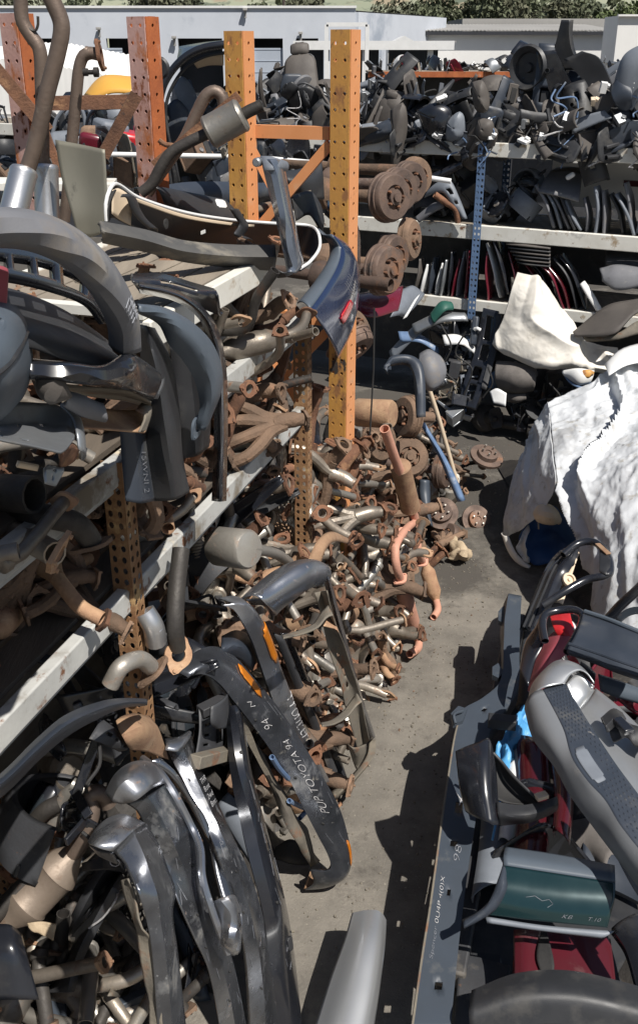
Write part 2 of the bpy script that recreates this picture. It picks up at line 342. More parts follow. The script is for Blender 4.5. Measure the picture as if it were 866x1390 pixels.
M['rust_perf'] = mat('rusty_perforated_post', (.3, .175, .085), (.19, .09, .04), 12, .75, .9, bump=.3, spots=[((.5, .34, .16), 8, .58, .12), ((.11, .045, .02), 10, .6, .1)])
M['blue_post'] = mat('blue_post_paint', (.13, .21, .36), (.1, .165, .29), 5, .45, .6, spots=[((.3, .34, .4), 8, .62, .1), ((.2, .1, .05), 20, .68, .06, .9)])
M['board'] = mat('weathered_boards', (.3, .255, .2), (.2, .17, .135), 3, .8, .9, bump=.3, bscale=30, stretch=(4, .4, 4))
M['board_dark'] = mat('shaded_boards', (.13, .105, .08), (.08, .066, .052), 3, .8, .9, bump=.3, bscale=30, stretch=(4, .4, 4))  # darker copy of the boards, standing in for shade inside the shelves
M['amber'] = mat('amber_lens', (.62, .2, .015), (.5, .15, .01), 30, .25, .35, coat=.4, spots=[((.35, .2, .1), 10, .66, .12, .7)])
M['red_lens'] = mat('red_reflector', (.6, .02, .03), (.5, .015, .02), 40, .2, .3, coat=.5)
M['navy_paint'] = mat('navy_car_paint', (.014, .024, .062), (.018, .03, .074), 3, .2, .3, coat=.7, spots=[((.1, .12, .17), 4, .6, .25, .5), ((.22, .24, .28), 26, .72, .06, .7)])
M['cream'] = mat('cream_primer', (.66, .54, .4), (.58, .46, .33), 3, .5, .6, spots=[((.3, .24, .18), 6, .64, .1)])
M['chalk_faint'] = mat('faint_chalk', (.3, .31, .34), (.12, .125, .14), 60, .9)
M['white_paint'] = mat('white_car_paint', (.76, .76, .75), (.7, .7, .69), 4, .3, .45, spots=[((.4, .37, .33), 9, .64, .1, .7)])
M['red_paint'] = mat('dark_red_paint', (.14, .012, .024), (.11, .01, .019), 3, .22, .34, coat=.7, spots=[((.35, .15, .15), 5, .63, .15, .6)])
M['red_bright'] = mat('bright_red_paint', (.55, .025, .03), (.46, .02, .025), 4, .3, .4, coat=.4, spots=[((.5, .22, .2), 5, .62, .14, .7)])
M['pink_red'] = mat('sun_faded_red', (.42, .1, .125), (.33, .065, .085), 3, .45, .55, spots=[((.5, .25, .25), 4, .58, .2, .7)])
M['maroon'] = mat('maroon_paint', (.07, .008, .012), (.055, .006, .01), 3, .2, .3, coat=.7, spots=[((.12, .06, .06), 4, .6, .2, .6)])
M['teal_paint'] = mat('dark_teal_paint', (.009, .03, .034), (.012, .038, .042), 3, .2, .3, metal=.3, coat=.7, spots=[((.05, .07, .075), 3, .66, .2, .5)])
M['silver_paint'] = mat('silver_car_paint', (.5, .51, .52), (.42, .43, .44), 3, .32, .42, metal=.7, spots=[((.32, .31, .29), 5, .62, .16, .7)])
M['silver_plastic'] = mat('grey_painted_plastic', (.24, .25, .265), (.2, .21, .222), 3, .4, .5, metal=.25, spots=[((.32, .31, .3), 6, .62, .16, .7), ((.1, .1, .1), 12, .7, .08)])
M['tarp'] = mat('white_tarpaulin', (.66, .68, .7), (.54, .555, .575), 2.2, .5, .62, bump=.5, bscale=22, spots=[((.36, .365, .37), 2.6, .52, .16), ((.13, .13, .13), 5, .63, .07), ((.4, .38, .34), 11, .57, .12)], detail=8)
M['tarp_warm'] = mat('cream_tarpaulin', (.74, .71, .65), (.64, .6, .53), 3, .55, .65, bump=.25, bscale=16, spots=[((.4, .35, .27), 4, .62, .14), ((.14, .12, .1), 8, .7, .07)], detail=8)
M['tarp_blue'] = mat('blue_tarp_lining', (.035, .1, .26), (.028, .075, .2), 5, .5, .6, bump=.3, bscale=12)
M['blue_bag'] = mat('blue_plastic_sheet', (.1, .36, .66), (.06, .25, .52), 12, .35, .5, bump=.5, bscale=25)
M['cloth'] = mat('dirty_cloth', (.48, .38, .26), (.34, .26, .17), 12, .9, .95, bump=.6, bscale=40)
M['chalk'] = mat('chalk', (.6, .59, .59), (.4, .39, .39), 60, .9, .95, spots=[((.08, .08, .085), 45, .55, .1)])
M['chalk_pink'] = mat('pink_chalk', (.75, .55, .6), (.6, .42, .5), 60, .9, .95)
M['rubber'] = mat('black_rubber', (.018, .018, .019), (.03, .029, .028), 8, .7, .85, bump=.2, bscale=60)
M['glass'] = mat('dark_car_glass', (.02, .025, .03), (.025, .03, .035), 3, .06, .12, spec=.6)
M['oily'] = mat('oily_iron', (.05, .045, .04), (.03, .027, .025), 9, .5, .75, metal=.2, bump=.4, bscale=60, spots=[((.15, .12, .09), 7, .58, .16, .9)])
M['drum'] = mat('brake_drum_rust', (.155, .105, .08), (.085, .06, .05), 9, .6, .8, metal=.3, bump=.3, bscale=70, spots=[((.2, .1, .055), 5, .55, .12), ((.05, .042, .038), 8, .6, .1), ((.26, .22, .18), 7, .64, .1)], vary=.3)
M['green_bit'] = mat('faded_green_plastic', (.02, .1, .075), (.015, .08, .06), 5, .5, .6)
M['yellow'] = mat('yellow_car_paint', (.66, .36, .07), (.6, .32, .06), 3, .35, .45, spots=[((.5, .4, .25), 6, .63, .12)])
M['headrest'] = mat('grey_seat_fabric', (.15, .135, .125), (.11, .1, .092), 14, .9, .95, bump=.3, bscale=200)
# ------------------------------------------------------------------ ground
def ground_mat():
    m = bpy.data.materials.new('yard_concrete'); m.use_nodes = True; nt = m.node_tree; N = nt.nodes; Lk = nt.links; b = N['Principled BSDF']
    tc = N.new('ShaderNodeTexCoord'); vec = tc.outputs['Object']
    def nz(s_, d=8, r=.65):
        n = N.new('ShaderNodeTexNoise'); n.inputs['Scale'].default_value = s_; n.inputs['Detail'].default_value = d; n.inputs['Roughness'].default_value = r; Lk.new(vec, n.inputs['Vector']); return n.outputs[0]
    def ramp(src, a, z, lo=0, hi=1):
        r = N.new('ShaderNodeMapRange'); r.inputs[1].default_value = a; r.inputs[2].default_value = z; r.inputs[3].default_value = lo; r.inputs[4].default_value = hi; Lk.new(src, r.inputs[0]); return r.outputs[0]
    def mix(f, x, y):
        q = N.new('ShaderNodeMix'); q.data_type = 'RGBA'; Lk.new(f, q.inputs[0])
        for k, val in ((6, x), (7, y)):
            if isinstance(val, tuple): q.inputs[k].default_value = (*val, 1)
            else: Lk.new(val, q.inputs[k])
        return q.outputs[2]
    def math_(op, a, c):
        q = N.new('ShaderNodeMath'); q.operation = op; q.use_clamp = True
        for i, val in enumerate((a, c)):
            if isinstance(val, (int, float)): q.inputs[i].default_value = val
            else: Lk.new(val, q.inputs[i])
        return q.outputs[0]
    col = mix(ramp(nz(1.6, 9, .7), .38, .62), (.215, .195, .165), (.125, .114, .098))
    col = mix(ramp(nz(60, 3), .62, .74), col, (.3, .27, .22))
    col = mix(ramp(nz(7, 8, .75), .56, .66, 0, .6), col, (.12, .105, .09))
    # oil-soaked far half of the aisle
    sx = N.new('ShaderNodeSeparateXYZ'); Lk.new(vec, sx.inputs[0])
    far = ramp(sx.outputs[1], 5.0, 6.6, -.32, .16)
    oil = ramp(math_('ADD', math_('ADD', nz(1.1, 8, .7), far), 0.0), .5, .62, 0, .9)
    col = mix(oil, col, (.058, .052, .045))
    col = mix(ramp(nz(2.2, 8, .74), .55, .66, 0, .8), col, (.075, .066, .057))
    Lk.new(col, b.inputs['Base Color']); b.inputs['Roughness'].default_value = .9
    bp = N.new('ShaderNodeBump'); bp.inputs['Strength'].default_value = .55; bp.inputs['Distance'].default_value = .012
    Lk.new(nz(70, 6, .7), bp.inputs['Height']); Lk.new(bp.outputs[0], b.inputs['Normal']); return m
g = MB(); g.add([(-900, -60, 0), (900, -60, 0), (900, 1500, 0), (-900, 1500, 0)], [(0, 1, 2, 3)])
go = g.build('ground', ground_mat(), smooth=False); tag(go, kind='structure')
go.location = (0, 0, 0); go.data.transform(Matrix.Translation((0, 720, 0)))
# hills
hm = MB(); nx, ny = 90, 14; hv = []
for j in range(ny):
    for i in range(nx):
        x = -420 + 840*i/(nx-1); y = 330 + 420*j/(ny-1); t = j/(ny-1)
        z = 74 * math.sin(t*1.57) ** .8 * (1 + .35*noise.noise(Vector((x/120, y/150, 0)))) + 6*noise.noise(Vector((x/30, y/30, 2)))*t
        hv.append((x, y, z - 1))
hm.add(hv, [(j*nx+i, j*nx+i+1, (j+1)*nx+i+1, (j+1)*nx+i) for j in range(ny-1) for i in range(nx-1)])
M['hill'] = mat('hazed_hill_grass', (.3, .31, .22), (.22, .24, .17), .02, .95, .95, spots=[((.27, .22, .15), .035, .56, .06), ((.1, .12, .085), .06, .54, .05)], world_=True)  # grass greens paled to stand in for distance haze
tag(hm.build('hills', M['hill'], angle=180), kind='structure')
def leaf_crown(m, c, rx, rz, n, size, seed):
    rnd = random.Random(seed)
    lobes = [(Vector((rnd.uniform(-.6, .6)*rx, rnd.uniform(-.6, .6)*rx, rnd.uniform(-.65, .75)*rz)), rnd.uniform(.35, .6)) for _ in range(9)]
    for _ in range(n):
        l, k = rnd.choice(lobes); d = Vector((rnd.gauss(0, 1), rnd.gauss(0, 1), rnd.gauss(0, 1))).normalized() * rnd.uniform(.55, 1.0)
        p = Vector(c) + l + Vector((d.x*rx*k, d.y*rx*k, d.z*rz*k)); a = Vector((rnd.gauss(0, 1), rnd.gauss(0, 1), rnd.gauss(0, 1))).normalized(); u = a.orthogonal().normalized(); w = a.cross(u); s_ = size*rnd.uniform(.6, 1.3)
        m.add([p + u*s_, p + w*s_*.6, p - u*s_, p - w*s_*.6], [(0, 1, 2, 3)])
M['leaf'] = [mat('foliage_a', (.12, .135, .075), (.07, .082, .048), .5, .8, .9), mat('foliage_b', (.12, .12, .075), (.08, .085, .05), .5, .8, .9), mat('foliage_c', (.11, .14, .05), (.075, .1, .04), .5, .8, .9)]
M['bark'] = mat('bark', (.09, .07, .055), (.06, .048, .04), 4, .9)
tprot = []
for k in range(4):
    r_ = empty('tree', (0, 0, 0), 'tree', 'tree', 'trees behind the yard buildings')
    tm = MB(); tm.tube([(0, 0, 0), (.1, 0, 3), (-.1, .1, 6)], [.3, .22, .1], 8, hollow=False)
    for q in range(4): a = q*1.7+k; tm.tube([(0, 0, 2.5+q*.7), (1.4*math.cos(a), 1.4*math.sin(a), 4.4+q*.6)], [.12, .04], 6, hollow=False)
    tm.build('trunk', M['bark'], r_)
    cm = MB(); leaf_crown(cm, (0, 0, 6.2), 3.6, 3.6, 1500, .3, k); cm.build('crown', M['leaf'][k % 3], r_, smooth=False); tprot.append(r_)
trees = [(200, 128, 1.0, 0), (232, 128, 1.05, 1), (262, 128, .95, 0), (520, 126, 1.0, 1), (545, 120, 1.15, 1), (580, 105, 1.0, 0), (603, 108, 1.15, 0), (626, 112, 1.1, 1), (648, 108, 1.28, 0), (672, 112, 1.2, 0),
         (694, 108, 1.15, 1), (716, 112, 1.12, 0), (738, 116, 1.15, 1), (762, 116, 1.08, 0), (784, 118, 1.1, 1), (806, 120, 1.08, 0), (838, 116, 1.12, 2), (862, 112, 1.15, 2), (885, 116, 1.2, 2), (430, 135, 1.0, 1), (360, 140, .9, 0), (30, 140, 1.0, 1), (100, 150, .95, 0)]
look = ['dark green dense tree standing behind the long grey roofed building', 'olive brown thin tree standing behind the pale buildings', 'fresh green tree at the right behind the white wall', 'dark tree']
for i, (px, Y, s_, k) in enumerate(trees):
    p = T(px, 62, 'Y', Y); Mx = Matrix.Translation((p.x, Y, 0)) @ Matrix.Rotation(i*1.3, 4, 'Z') @ Matrix.Scale(s_*(.76 if px > 500 else 1), 4)
    c = copy_tree(tprot[k if k < 3 else 0], Mx)
    c['label'] = look[k] if px > 500 else ('dark' if k == 0 else 'olive') + ' tree crown just showing above the flat roof of the blue grey warehouse'
    c['group'] = ('dark', 'olive', 'fresh green')[k] + ' trees ' + ('behind the long building' if px > 500 else 'behind the warehouse')
for t_ in tprot: remove_tree(t_)
# dense woodland behind as one mass
wm = MB(); rnd = random.Random(5)
for q in range(330):
    x = rnd.uniform(-220, 260); y = rnd.uniform(240, 520); t = (y-330)/420
    z = 74*math.sin(max(t, 0)*1.57)**.8 if t > 0 else 0
    if noise.noise(Vector((x/50, y/50, 5))) < -.05: continue
    leaf_crown(wm, (x, y, z+3), rnd.uniform(3, 5), rnd.uniform(3, 5), 60, 1.3, q)
tag(wm.build('hillside_woodland', M['leaf'][0], smooth=False), 'scattered dark trees and scrub on the far hillside', 'woodland', kind='stuff')

# ------------------------------------------------------------------ buildings
M['wall_blue'] = mat('blue_grey_render', (.56, .59, .64), (.5, .53, .58), .5, .8, .85, spots=[((.33, .37, .43), .25, .58, .12)], world_=True)
M['wall_white'] = mat('white_render', (.78, .77, .74), (.7, .69, .67), .4, .8, .85, world_=True)
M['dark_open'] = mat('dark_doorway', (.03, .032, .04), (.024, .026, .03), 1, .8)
M['door_panel'] = mat('pale_door_panel', (.4, .44, .5), (.36, .4, .46), 1, .6)
M['roof_grey'] = mat('grey_roof', (.36, .35, .33), (.3, .29, .275), .3, .8, world_=True)
M['trim'] = mat('white_trim', (.75, .75, .74), (.68, .68, .67), 3, .5)
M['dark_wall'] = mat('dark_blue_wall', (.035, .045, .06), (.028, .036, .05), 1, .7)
def bpx(px, Y): return T(px, 62, 'Y', Y).x
D = 60.0
bw = empty('warehouse', (bpx(200, D), D, 0), 'blue grey flat roofed warehouse with dark roller door openings', 'warehouse')
xr = bpx(482, D); xl = bpx(-260, D); zr = 3.8 + 46/1425*D
doors = [(35, 90), (145, 178), (242, 302), (345, 384), (402, 432)]
zt = 3.8 + 9/1425*D
# wall built around the openings
w = MB(); xs = [xl] + [bpx(p, D) for d_ in doors for p in d_] + [xr]
for i in range(0, len(xs), 2): w.box(((xs[i]+xs[i+1])/2, D+.2, zt/2), (xs[i+1]-xs[i], .4, zt))
w.box(((xl+xr)/2, D+.2, (zt+zr)/2), (xr-xl, .4, zr-zt))
w.beam((xr+.0, D+.4, zr/2-.1), (xr+6.5, D+13, zr/2-.1), .4, zr-.2)
w.build('wall', M['wall_blue'], bw, smooth=False)
MB().add([(xl, D+.42, zr-.12), (xr, D+.42, zr-.12), (xr+6.4, D+13, zr-.14), (xl, D+13, zr-.14)], [(0, 1, 2, 3)]).build('roof', M['roof_grey'], bw, smooth=False)
cp = MB(); cp.box(((xl+xr)/2, D+.16, zr+.05), (xr-xl+.1, .55, .12)); cp.build('coping', M['trim'], bw, smooth=False)
for i, (a, b_) in enumerate(doors):
    xa, xb = bpx(a, D), bpx(b_, D)
    MB().box(((xa+xb)/2, D+1.6, zt/2), (xb-xa+.3, .1, zt+.3)).build('doorway_shade', M['dark_open'], bw, smooth=False)  # near-black sheet stands in for the unlit interior
    if i in (0, 3) or i == 1:
        f = .45 if i == 0 else .6 if i == 1 else 1.0
        d0 = MB().box((xa+(xb-xa)*f/2, D+.25, zt/2-.25), ((xb-xa)*f, .08, zt-.5)); 
        for q in range(6): d0.box((xa+(xb-xa)*f/2, D+.2, .6+q*.6), ((xb-xa)*f, .03, .03))
        d0.build('roller_door', M['door_panel'], bw, smooth=False)
for px, py in ((135, 44), (237, 56), (333, 18), (408, 50)):
    p = T(px, py, 'Y', D-.15); MB().box(p, (.14, .14, .5)).box(p+Vector((0, -.1, .2)), (.24, .3, .14)).build('wall_lamp', M['roof_grey'], bw, bevel=.02)
# carport
D2 = 46.0
cpt = empty('carport', (bpx(520, D2), D2, 0), 'low open carport with white fascia and posts beside the warehouse', 'carport')
xa, xb = bpx(398, D2), bpx(616, D2); zc = 3.8 + 2/1425*D2
MB().add([(xa, D2, zc+.1), (xb, D2, zc+.1), (xb+1.0, D2+7, zc+.12), (xa, D2+7, zc+.12)], [(0, 1, 2, 3)]).build('roof', M['roof_grey'], cpt, smooth=False, solid=.06)
MB().box(((xa+xb)/2, D2-.05, zc-.05), (xb-xa, .12, .36)).build('fascia', M['trim'], cpt, smooth=False)
for px in (444, 496, 585): MB().box((bpx(px, D2), D2+.25, zc/2-.1), (.24, .24, zc-.2)).build('post', M['trim'], cpt, smooth=False)
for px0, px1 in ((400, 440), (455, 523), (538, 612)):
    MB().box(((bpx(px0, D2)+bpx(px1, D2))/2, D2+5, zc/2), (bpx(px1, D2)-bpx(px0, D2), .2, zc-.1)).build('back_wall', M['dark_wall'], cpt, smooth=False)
gt = MB(); x0, x1 = bpx(443, 44), bpx(498, 44)
for a, b_ in (((x0, 44, 0), (x0, 44, 4.6)), ((x1, 44, 0), (x1, 44, 4.6)), ((x0, 44, 4.6), (x1, 44, 4.6))): gt.beam(a, b_, .16, .16)
tag(gt.build('gate_frame', M['trim'], smooth=False), 'white square tube goalpost frame in front of the warehouse corner', 'frame')
# long white building
D3 = 70.0
wb = empty('long_building', (bpx(720, D3), D3, 0), 'long white walled building with a grey roof and dark wavy eaves', 'building')
xa, xb = bpx(560, D3), bpx(826, D3); ze = 3.8 + 17/1425*D3
MB().box(((xa+xb)/2, D3+4, ze/2), (xb-xa, 8, ze)).build('wall', M['wall_white'], wb, smooth=False)
zp = 3.8 + 36/1425*(D3+8)
rf = MB(); nseg = 120
rv = []
for i in range(nseg+1):
    x = bpx(532, D3) + (xb+.3-bpx(532, D3))*i/nseg; dz = .05*(i % 2); rv += [(x, D3-.5, ze+.05+dz), (x, D3+8, ze+.55+dz)]
rf.add(rv, [(2*i, 2*i+2, 2*i+3, 2*i+1) for i in range(nseg)]); rf.build('corrugated_roof', M['roof_grey'], wb, smooth=False, solid=.05)
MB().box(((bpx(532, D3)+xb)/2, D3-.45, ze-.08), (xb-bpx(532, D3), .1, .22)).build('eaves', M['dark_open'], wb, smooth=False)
up = MB().box(((bpx(622, D3+10)+bpx(846, D3+10))/2, D3+13, (ze+zp)/2-.95), (bpx(846, D3+10)-bpx(622, D3+10), 9, zp-ze+1.6)); up.build('upper_storey', M['roof_grey'], wb, smooth=False)
for px in (650, 716, 800): p = T(px, 40, 'Y', D3+7.5); MB().box(p, (.9, .9, .35)).build('roof_vent', M['trim'], wb, bevel=.02)
tag(MB().box(((bpx(838, 62)+bpx(1000, 62))/2, 64, 2.7), (bpx(1000, 62)-bpx(838, 62), 3, 5.4)).box((bpx(838, 62)+3, 62.4, 5.42), (6.2, .3, .1)).build('white_shed', M['wall_white'], smooth=False), 'plain bright white wall at the far right edge behind the rack', 'building')
sm = empty('site_hut', (bpx(548, 58), 58, 0), 'small white hut between the warehouse and the trees', 'hut')
MB().box((bpx(548, 58), 59, 1.9), (1.7, 2, 3.8)).build('wall', M['wall_white'], sm, smooth=False)
MB().add([(bpx(548, 58)-1, 57.8, 3.8), (bpx(548, 58)+1, 57.8, 3.8), (bpx(548, 58)+1, 60.2, 3.8), (bpx(548, 58)-1, 60.2, 3.8), (bpx(548, 58), 57.8, 4.3), (bpx(548, 58), 60.2, 4.3)], [(0, 1, 4), (2, 3, 5), (1, 2, 5, 4), (3, 0, 4, 5)]).build('roof', M['trim'], sm, smooth=False)
up_ = MB().tube([(bpx(386, 90), 90, 0), (bpx(386, 90), 90, 9)], [.16, .12], 8, hollow=False); tag(up_.build('utility_pole', M['bark']), 'brown utility pole rising behind the warehouse roof', 'pole')
# white corrugated shed roof at left
D4 = 21.0
sh = empty('trailer', (T(90, 120, 'Y', D4).x, D4, 0), 'white corrugated trailer with a sloping roof behind the pink posts', 'trailer')
p0 = T(-60, 62, 'Y', D4).x; p1 = T(186, 62, 'Y', D4).x
z0, z1 = T(60, 82, 'Y', D4).z, T(186, 112, 'Y', D4).z
tr = MB(); tv = []; n_ = 60
for i in range(n_+1):
    t = i/n_; x = p0 + (p1-p0)*t; z = z0 + (z1-z0)*max(0, (t-.35)/.65)
    dz = .0 + .03*(i % 2); tv += [(x, D4, z-1.4), (x, D4, z+dz), (x, D4+4, z+.3+dz)]
tr.add(tv, [(3*i+a, 3*i+3+a, 3*i+4+a, 3*i+1+a) for i in range(n_) for a in (0, 1)]); tr.build('body', M['wall_white'], sh, smooth=False, solid=.03)
MB().box(((p0+p1)/2, D4-.03, z1-.62), (p1-p0, .04, .05)).build('trim_rail', M['roof_grey'], sh, smooth=False)
MB().box(((p0+p1)/2, D4+2, .6), (p1-p0-.4, 3.6, 1.2)).build('chassis', M['dark_open'], sh, smooth=False)

# ------------------------------------------------------------------ posts with real punched holes
def punched_strip(m, o, ux, uz, width, height, cols_, pitch, r, stagger=False, slot=1.0):
    """flat strip from o; ux across, uz up; every cell a ring of faces round an open octagon"""
    cw = width / cols_; nrow = int(height / pitch)
    for c in range(cols_):
        for q in range(nrow):
            x0 = c*cw; z0 = q*pitch; cx_ = x0 + cw/2; cz = z0 + pitch/2 + (0 if not stagger or c % 2 == 0 else 0)
            b = [(x0, z0), (cx_, z0), (x0+cw, z0), (x0+cw, cz), (x0+cw, z0+pitch), (cx_, z0+pitch), (x0, z0+pitch), (x0, cz)]
            ang = [-.75, -.5, -.25, 0, .25, .5, .75, 1.0]
            h = [(cx_ + r*math.cos(math.pi*t), cz + r*slot*math.sin(math.pi*t)) for t in ang]
            if stagger and (q + c) % 2: m.add([o + ux*x + uz*z for x, z in (b[0], b[2], b[4], b[6])], [(0, 1, 2, 3)]); continue
            vs = [o + ux*x + uz*z for x, z in b + h]
            m.add(vs, [(i, (i+1) % 8, 8 + (i+1) % 8, 8 + i) for i in range(8)])
    if height - nrow*pitch > .004:
        z0 = nrow*pitch; m.add([o + uz*z0, o + ux*width + uz*z0, o + ux*width + uz*height, o + uz*height], [(0, 1, 2, 3)])
def big_post(parent, base, height, wf, wd, m_front, m_side, fdir=None):
    """channel post: broad front with two rows of holes, side flange with one row"""
    ux = Vector((.87, -.5, 0)); uy = Vector((.5, .87, 0)); uz = Vector((0, 0, 1))
    f = MB(); punched_strip(f, base, ux, uz, wf, height, 2, .077, .009)
    p = f.build('post', m_front, parent, solid=.005, smooth=False)
    s_ = MB(); punched_strip(s_, base + ux*(wf+.002) + uy*.004, uy, uz, wd, height, 1, .077, .009)
    b1 = base + ux*(wf-.012) + uy*(wd*.45); s_.add([b1, b1+uy*wd*.5, b1+uy*wd*.5+uz*height, b1+uz*height], [(0, 1, 2, 3)])
    s_.build('side_flange', m_side, p, solid=.004, smooth=False)
    k = MB(); punched_strip(k, base + uy*(wd+.006), ux, uz, wf, height, 2, .077, .009); punched_strip(k, base + uy*.006 - ux*.003, uy, uz, wd, height, 1, .077, .009)
    k.build('rear_flange', m_side, p, solid=.004, smooth=False); return p
def thin_post(parent, base, height, mat_, w=.07):
    f = MB(); ux, uy, uz = LU.copy(), LN.copy(), Vector((0, 0, 1))
    punched_strip(f, base + uy*.002, ux, uz, w, height, 2, .042, .0095, slot=1.3)
    punched_strip(f, base - uy*.07, uy, uz, .07, height, 2, .042, .0095, slot=1.3)
    f.build('post', mat_, parent, smooth=False, solid=.003)
# orange frame and pink frame (upright ladder frames at the rack end)
def pxbase(px, py, Y): return T(px, py, 'Y', Y)
def frame(name, label, posts, mats_, z_top_px, brace_m, ybr, wf, wd, cat_='rack frame'):
    pts = []
    r_ = empty(name, (T(posts[0][0], 400, 'Y', posts[0][1]).x, posts[0][1], 0), label, cat_)
    for (px, Y), (mf, ms), yt in zip(posts, mats_, z_top_px):
        top = T(px, yt, 'Y', Y); base = Vector((top.x, Y, 0)); pts.append((base, top.z))
        p = big_post(r_, base, top.z, wf, wd, mf, ms, fdir=Vector((-1, .0, 0)))
    a, b_ = pts[0][0], pts[1][0]
    for z0, kind in ybr:
        pa = a + Vector((wf, wd*.6, z0)); pb = b_ + Vector((0, wd*.6, z0))
        MB().beam(pa, pb, .04, .065).build('brace', brace_m, r_, smooth=False)
        if kind:
            pc = b_ + Vector((0, wd*.45, z0-.05)); pd = a + Vector((wf, wd*.45, z0-.55))
            MB().beam(pc if kind > 0 else a + Vector((wf, wd*.45, z0-.05)), pd if kind > 0 else b_ + Vector((0, wd*.45, z0-.55)), .03, .05).build('diagonal_brace', brace_m, r_, smooth=False)
            MB().beam(a + Vector((wf, wd*.38, z0-.06)), a + Vector((wf+.26, wd*.38, z0-.56)), .02, .045).build('diagonal_brace', brace_m, r_, smooth=False)
    return r_
OY = 5.2
frame('rack_upright', 'orange punched steel rack upright with two posts and a salmon cross brace', [(304, 5.35), (449, OY)], [(M['orange'], M['salmon_side']), (M['orange'], M['salmon_side'])], (42, 40), M['salmon_side'],
      [(T(390, 180, 'Y', 5.3).z, 1), (2.4, 1), (1.6, -1), (.7, 1)], .108, .1)
frame('rack_upright', 'pink and rust punched steel rack upright at the upper left', [(-1, 4.9), (172, 5.1)], [(M['pink_post'], M['rust_post']), (M['pink_post'], M['rust_post'])], (18, 22), M['rust'],
      [(T(110, 140, 'Y', 5.0).z, 0), (2.4, 1), (1.6, -1), (.7, 1)], .108, .1)
tag(MB().beam(T(-6, 92, 'Y', 4.78), T(66, 178, 'Y', 4.82), .03, .06).build('angle_iron', M['rust'], smooth=False), 'brown angle iron slanting across the leftmost pink post', 'angle iron')
tag(MB().beam(T(186, 128, 'Y', 5.0), T(140, 212, 'Y', 4.95), .03, .06).build('angle_iron', M['rust'], smooth=False), 'brown angle iron bolted to the second pink post, slanting down left', 'angle iron')
tag(MB().beam(T(62, 178, 'Y', 4.92), T(84, 240, 'Y', 4.92), .02, .035).build('angle_iron', M['rust'], smooth=False), 'short thin brown brace low behind the exhaust pipes', 'angle iron')

# ------------------------------------------------------------------ left shelving
lr = empty('shelving_rack', tuple(LP(2.5, -.3, 0)), 'low left shelving of pale beams and rusty punched posts loaded with exhaust parts', 'rack')
Z1, Z2, Z3 = 2.09, 2.56, 2.93
def sL(px, py): p = T(px, py, 'L', 0); return p.dot(LU)
S0 = -.3; SE = sL(415, 500); SP_ = sL(185, 800)
for z in (Z1, Z2):
    for off in (0, -.75):
        MB().beam(LP(S0, off-.03, z), LP(SE, off-.03, z), .045, .088).build('beam', M['shelf_beam'], lr, bevel=.006)
        MB().box(LP((S0+SE)/2, off-.055, z-.058), (.055, SE-S0, .025), Matrix((LN, LU, Vector((0, 0, 1)))).transposed()).build('beam_lip', M['grey_beam'], lr, smooth=False)
for z in (Z1, Z2):
    d_ = MB()
    for k in range(5): d_.beam(LP(S0, -.15-.15*k, z+.035), LP(SE, -.15-.15*k, z+.035), .13, .02)
    d_.build('deck', M['board_dark'], lr, smooth=False)
s3a, s3b = 2.75, 3.95
MB().beam(LP(s3a, -.03, Z3), LP(s3b, -.03, Z3), .05, .1).build('beam', M['white_beam'], lr, bevel=.006)
MB().beam(LP(s3a, -.8, Z3), LP(s3b, -.8, Z3), .05, .12).build('beam', M['white_beam'], lr, bevel=.006)
MB().beam(LP(s3a+.02, -.8, Z3+.07), LP(s3a+.02, -.03, Z3+.07), .05, .03).build('cross_bar', M['white_beam'], lr, smooth=False)
d_ = MB()
for k in range(6): d_.beam(LP(s3a+.06, -.12-.125*k, Z3+.04), LP(s3b, -.12-.125*k, Z3+.04), .115, .02)
d_.build('deck', M['board'], lr, smooth=False)
for s_ in (SP_-.035, SE): thin_post(lr, LP(s_, .005, 0), 2.58 if s_ > 3 else 2.6, M['rust_perf'])
for s_ in (SP_, SE): thin_post(lr, LP(s_, -.75, 0), 2.56, M['rust_perf'])
for s_ in (.2,): thin_post(lr, LP(s_, -.75, 0), 2.7, M['rust_perf'])
MB().beam(LP(SE-.1, -.7, .3), LP(SE-.1, -.05, 2.5), .03, .04).build('diagonal_brace', M['rust'], lr, smooth=False)
# board backing between the two rack rows
bk = MB()
for k in range(9): bk.beam(LP(-.4, -1.0, .2+k*.3), LP(SE, -1.0, .2+k*.3), .02, .29)
bk.build('back_board', M['board'], lr, smooth=False)

# ------------------------------------------------------------------ back shelving
br = empty('shelving_rack', tuple(BP(0, -.5, 0)), 'long back shelving with white beams and a blue punched post', 'rack')
def zB(px, py): return T(px, py, 'B', 0).z
ZB = [zB(650, 416), zB(650, 316), zB(650, 203)]
for z, th in zip(ZB, (.12, .15, .14)):
    a = -1.2 if z < 1.5 else -7.5
    MB().beam(BP(a, -.03, z), BP(3.2, -.03, z), .05, th).build('beam', M['white_beam'], br, bevel=.008)
    MB().beam(BP(a, -1.0, z), BP(3.2, -1.0, z), .05, th).build('beam', M['white_beam'], br, bevel=.008)
    d_ = MB()
    for k in range(7): d_.beam(BP(a, -.13-.135*k, z+.05), BP(3.2, -.13-.135*k, z+.05), .125, .02)
    d_.build('deck', M['board'], br, smooth=False)
for s_, m_ in ((-.02, 'blue_post'), (2.9, 'blue_post'), (-3.2, 'blue_post')):
    for off in (.045, -1.0):
        f = MB(); b0 = BP(s_, off, 0); punched_strip(f, b0, BU, Vector((0, 0, 1)), .085, ZB[2]+.07, 2, .06, .0125, slot=1.2); punched_strip(f, b0 - BN*.08, BN, Vector((0, 0, 1)), .08, ZB[2]+.07, 2, .06, .0125, slot=1.2)
        f.build('post', M[m_], br, smooth=False, solid=.003)
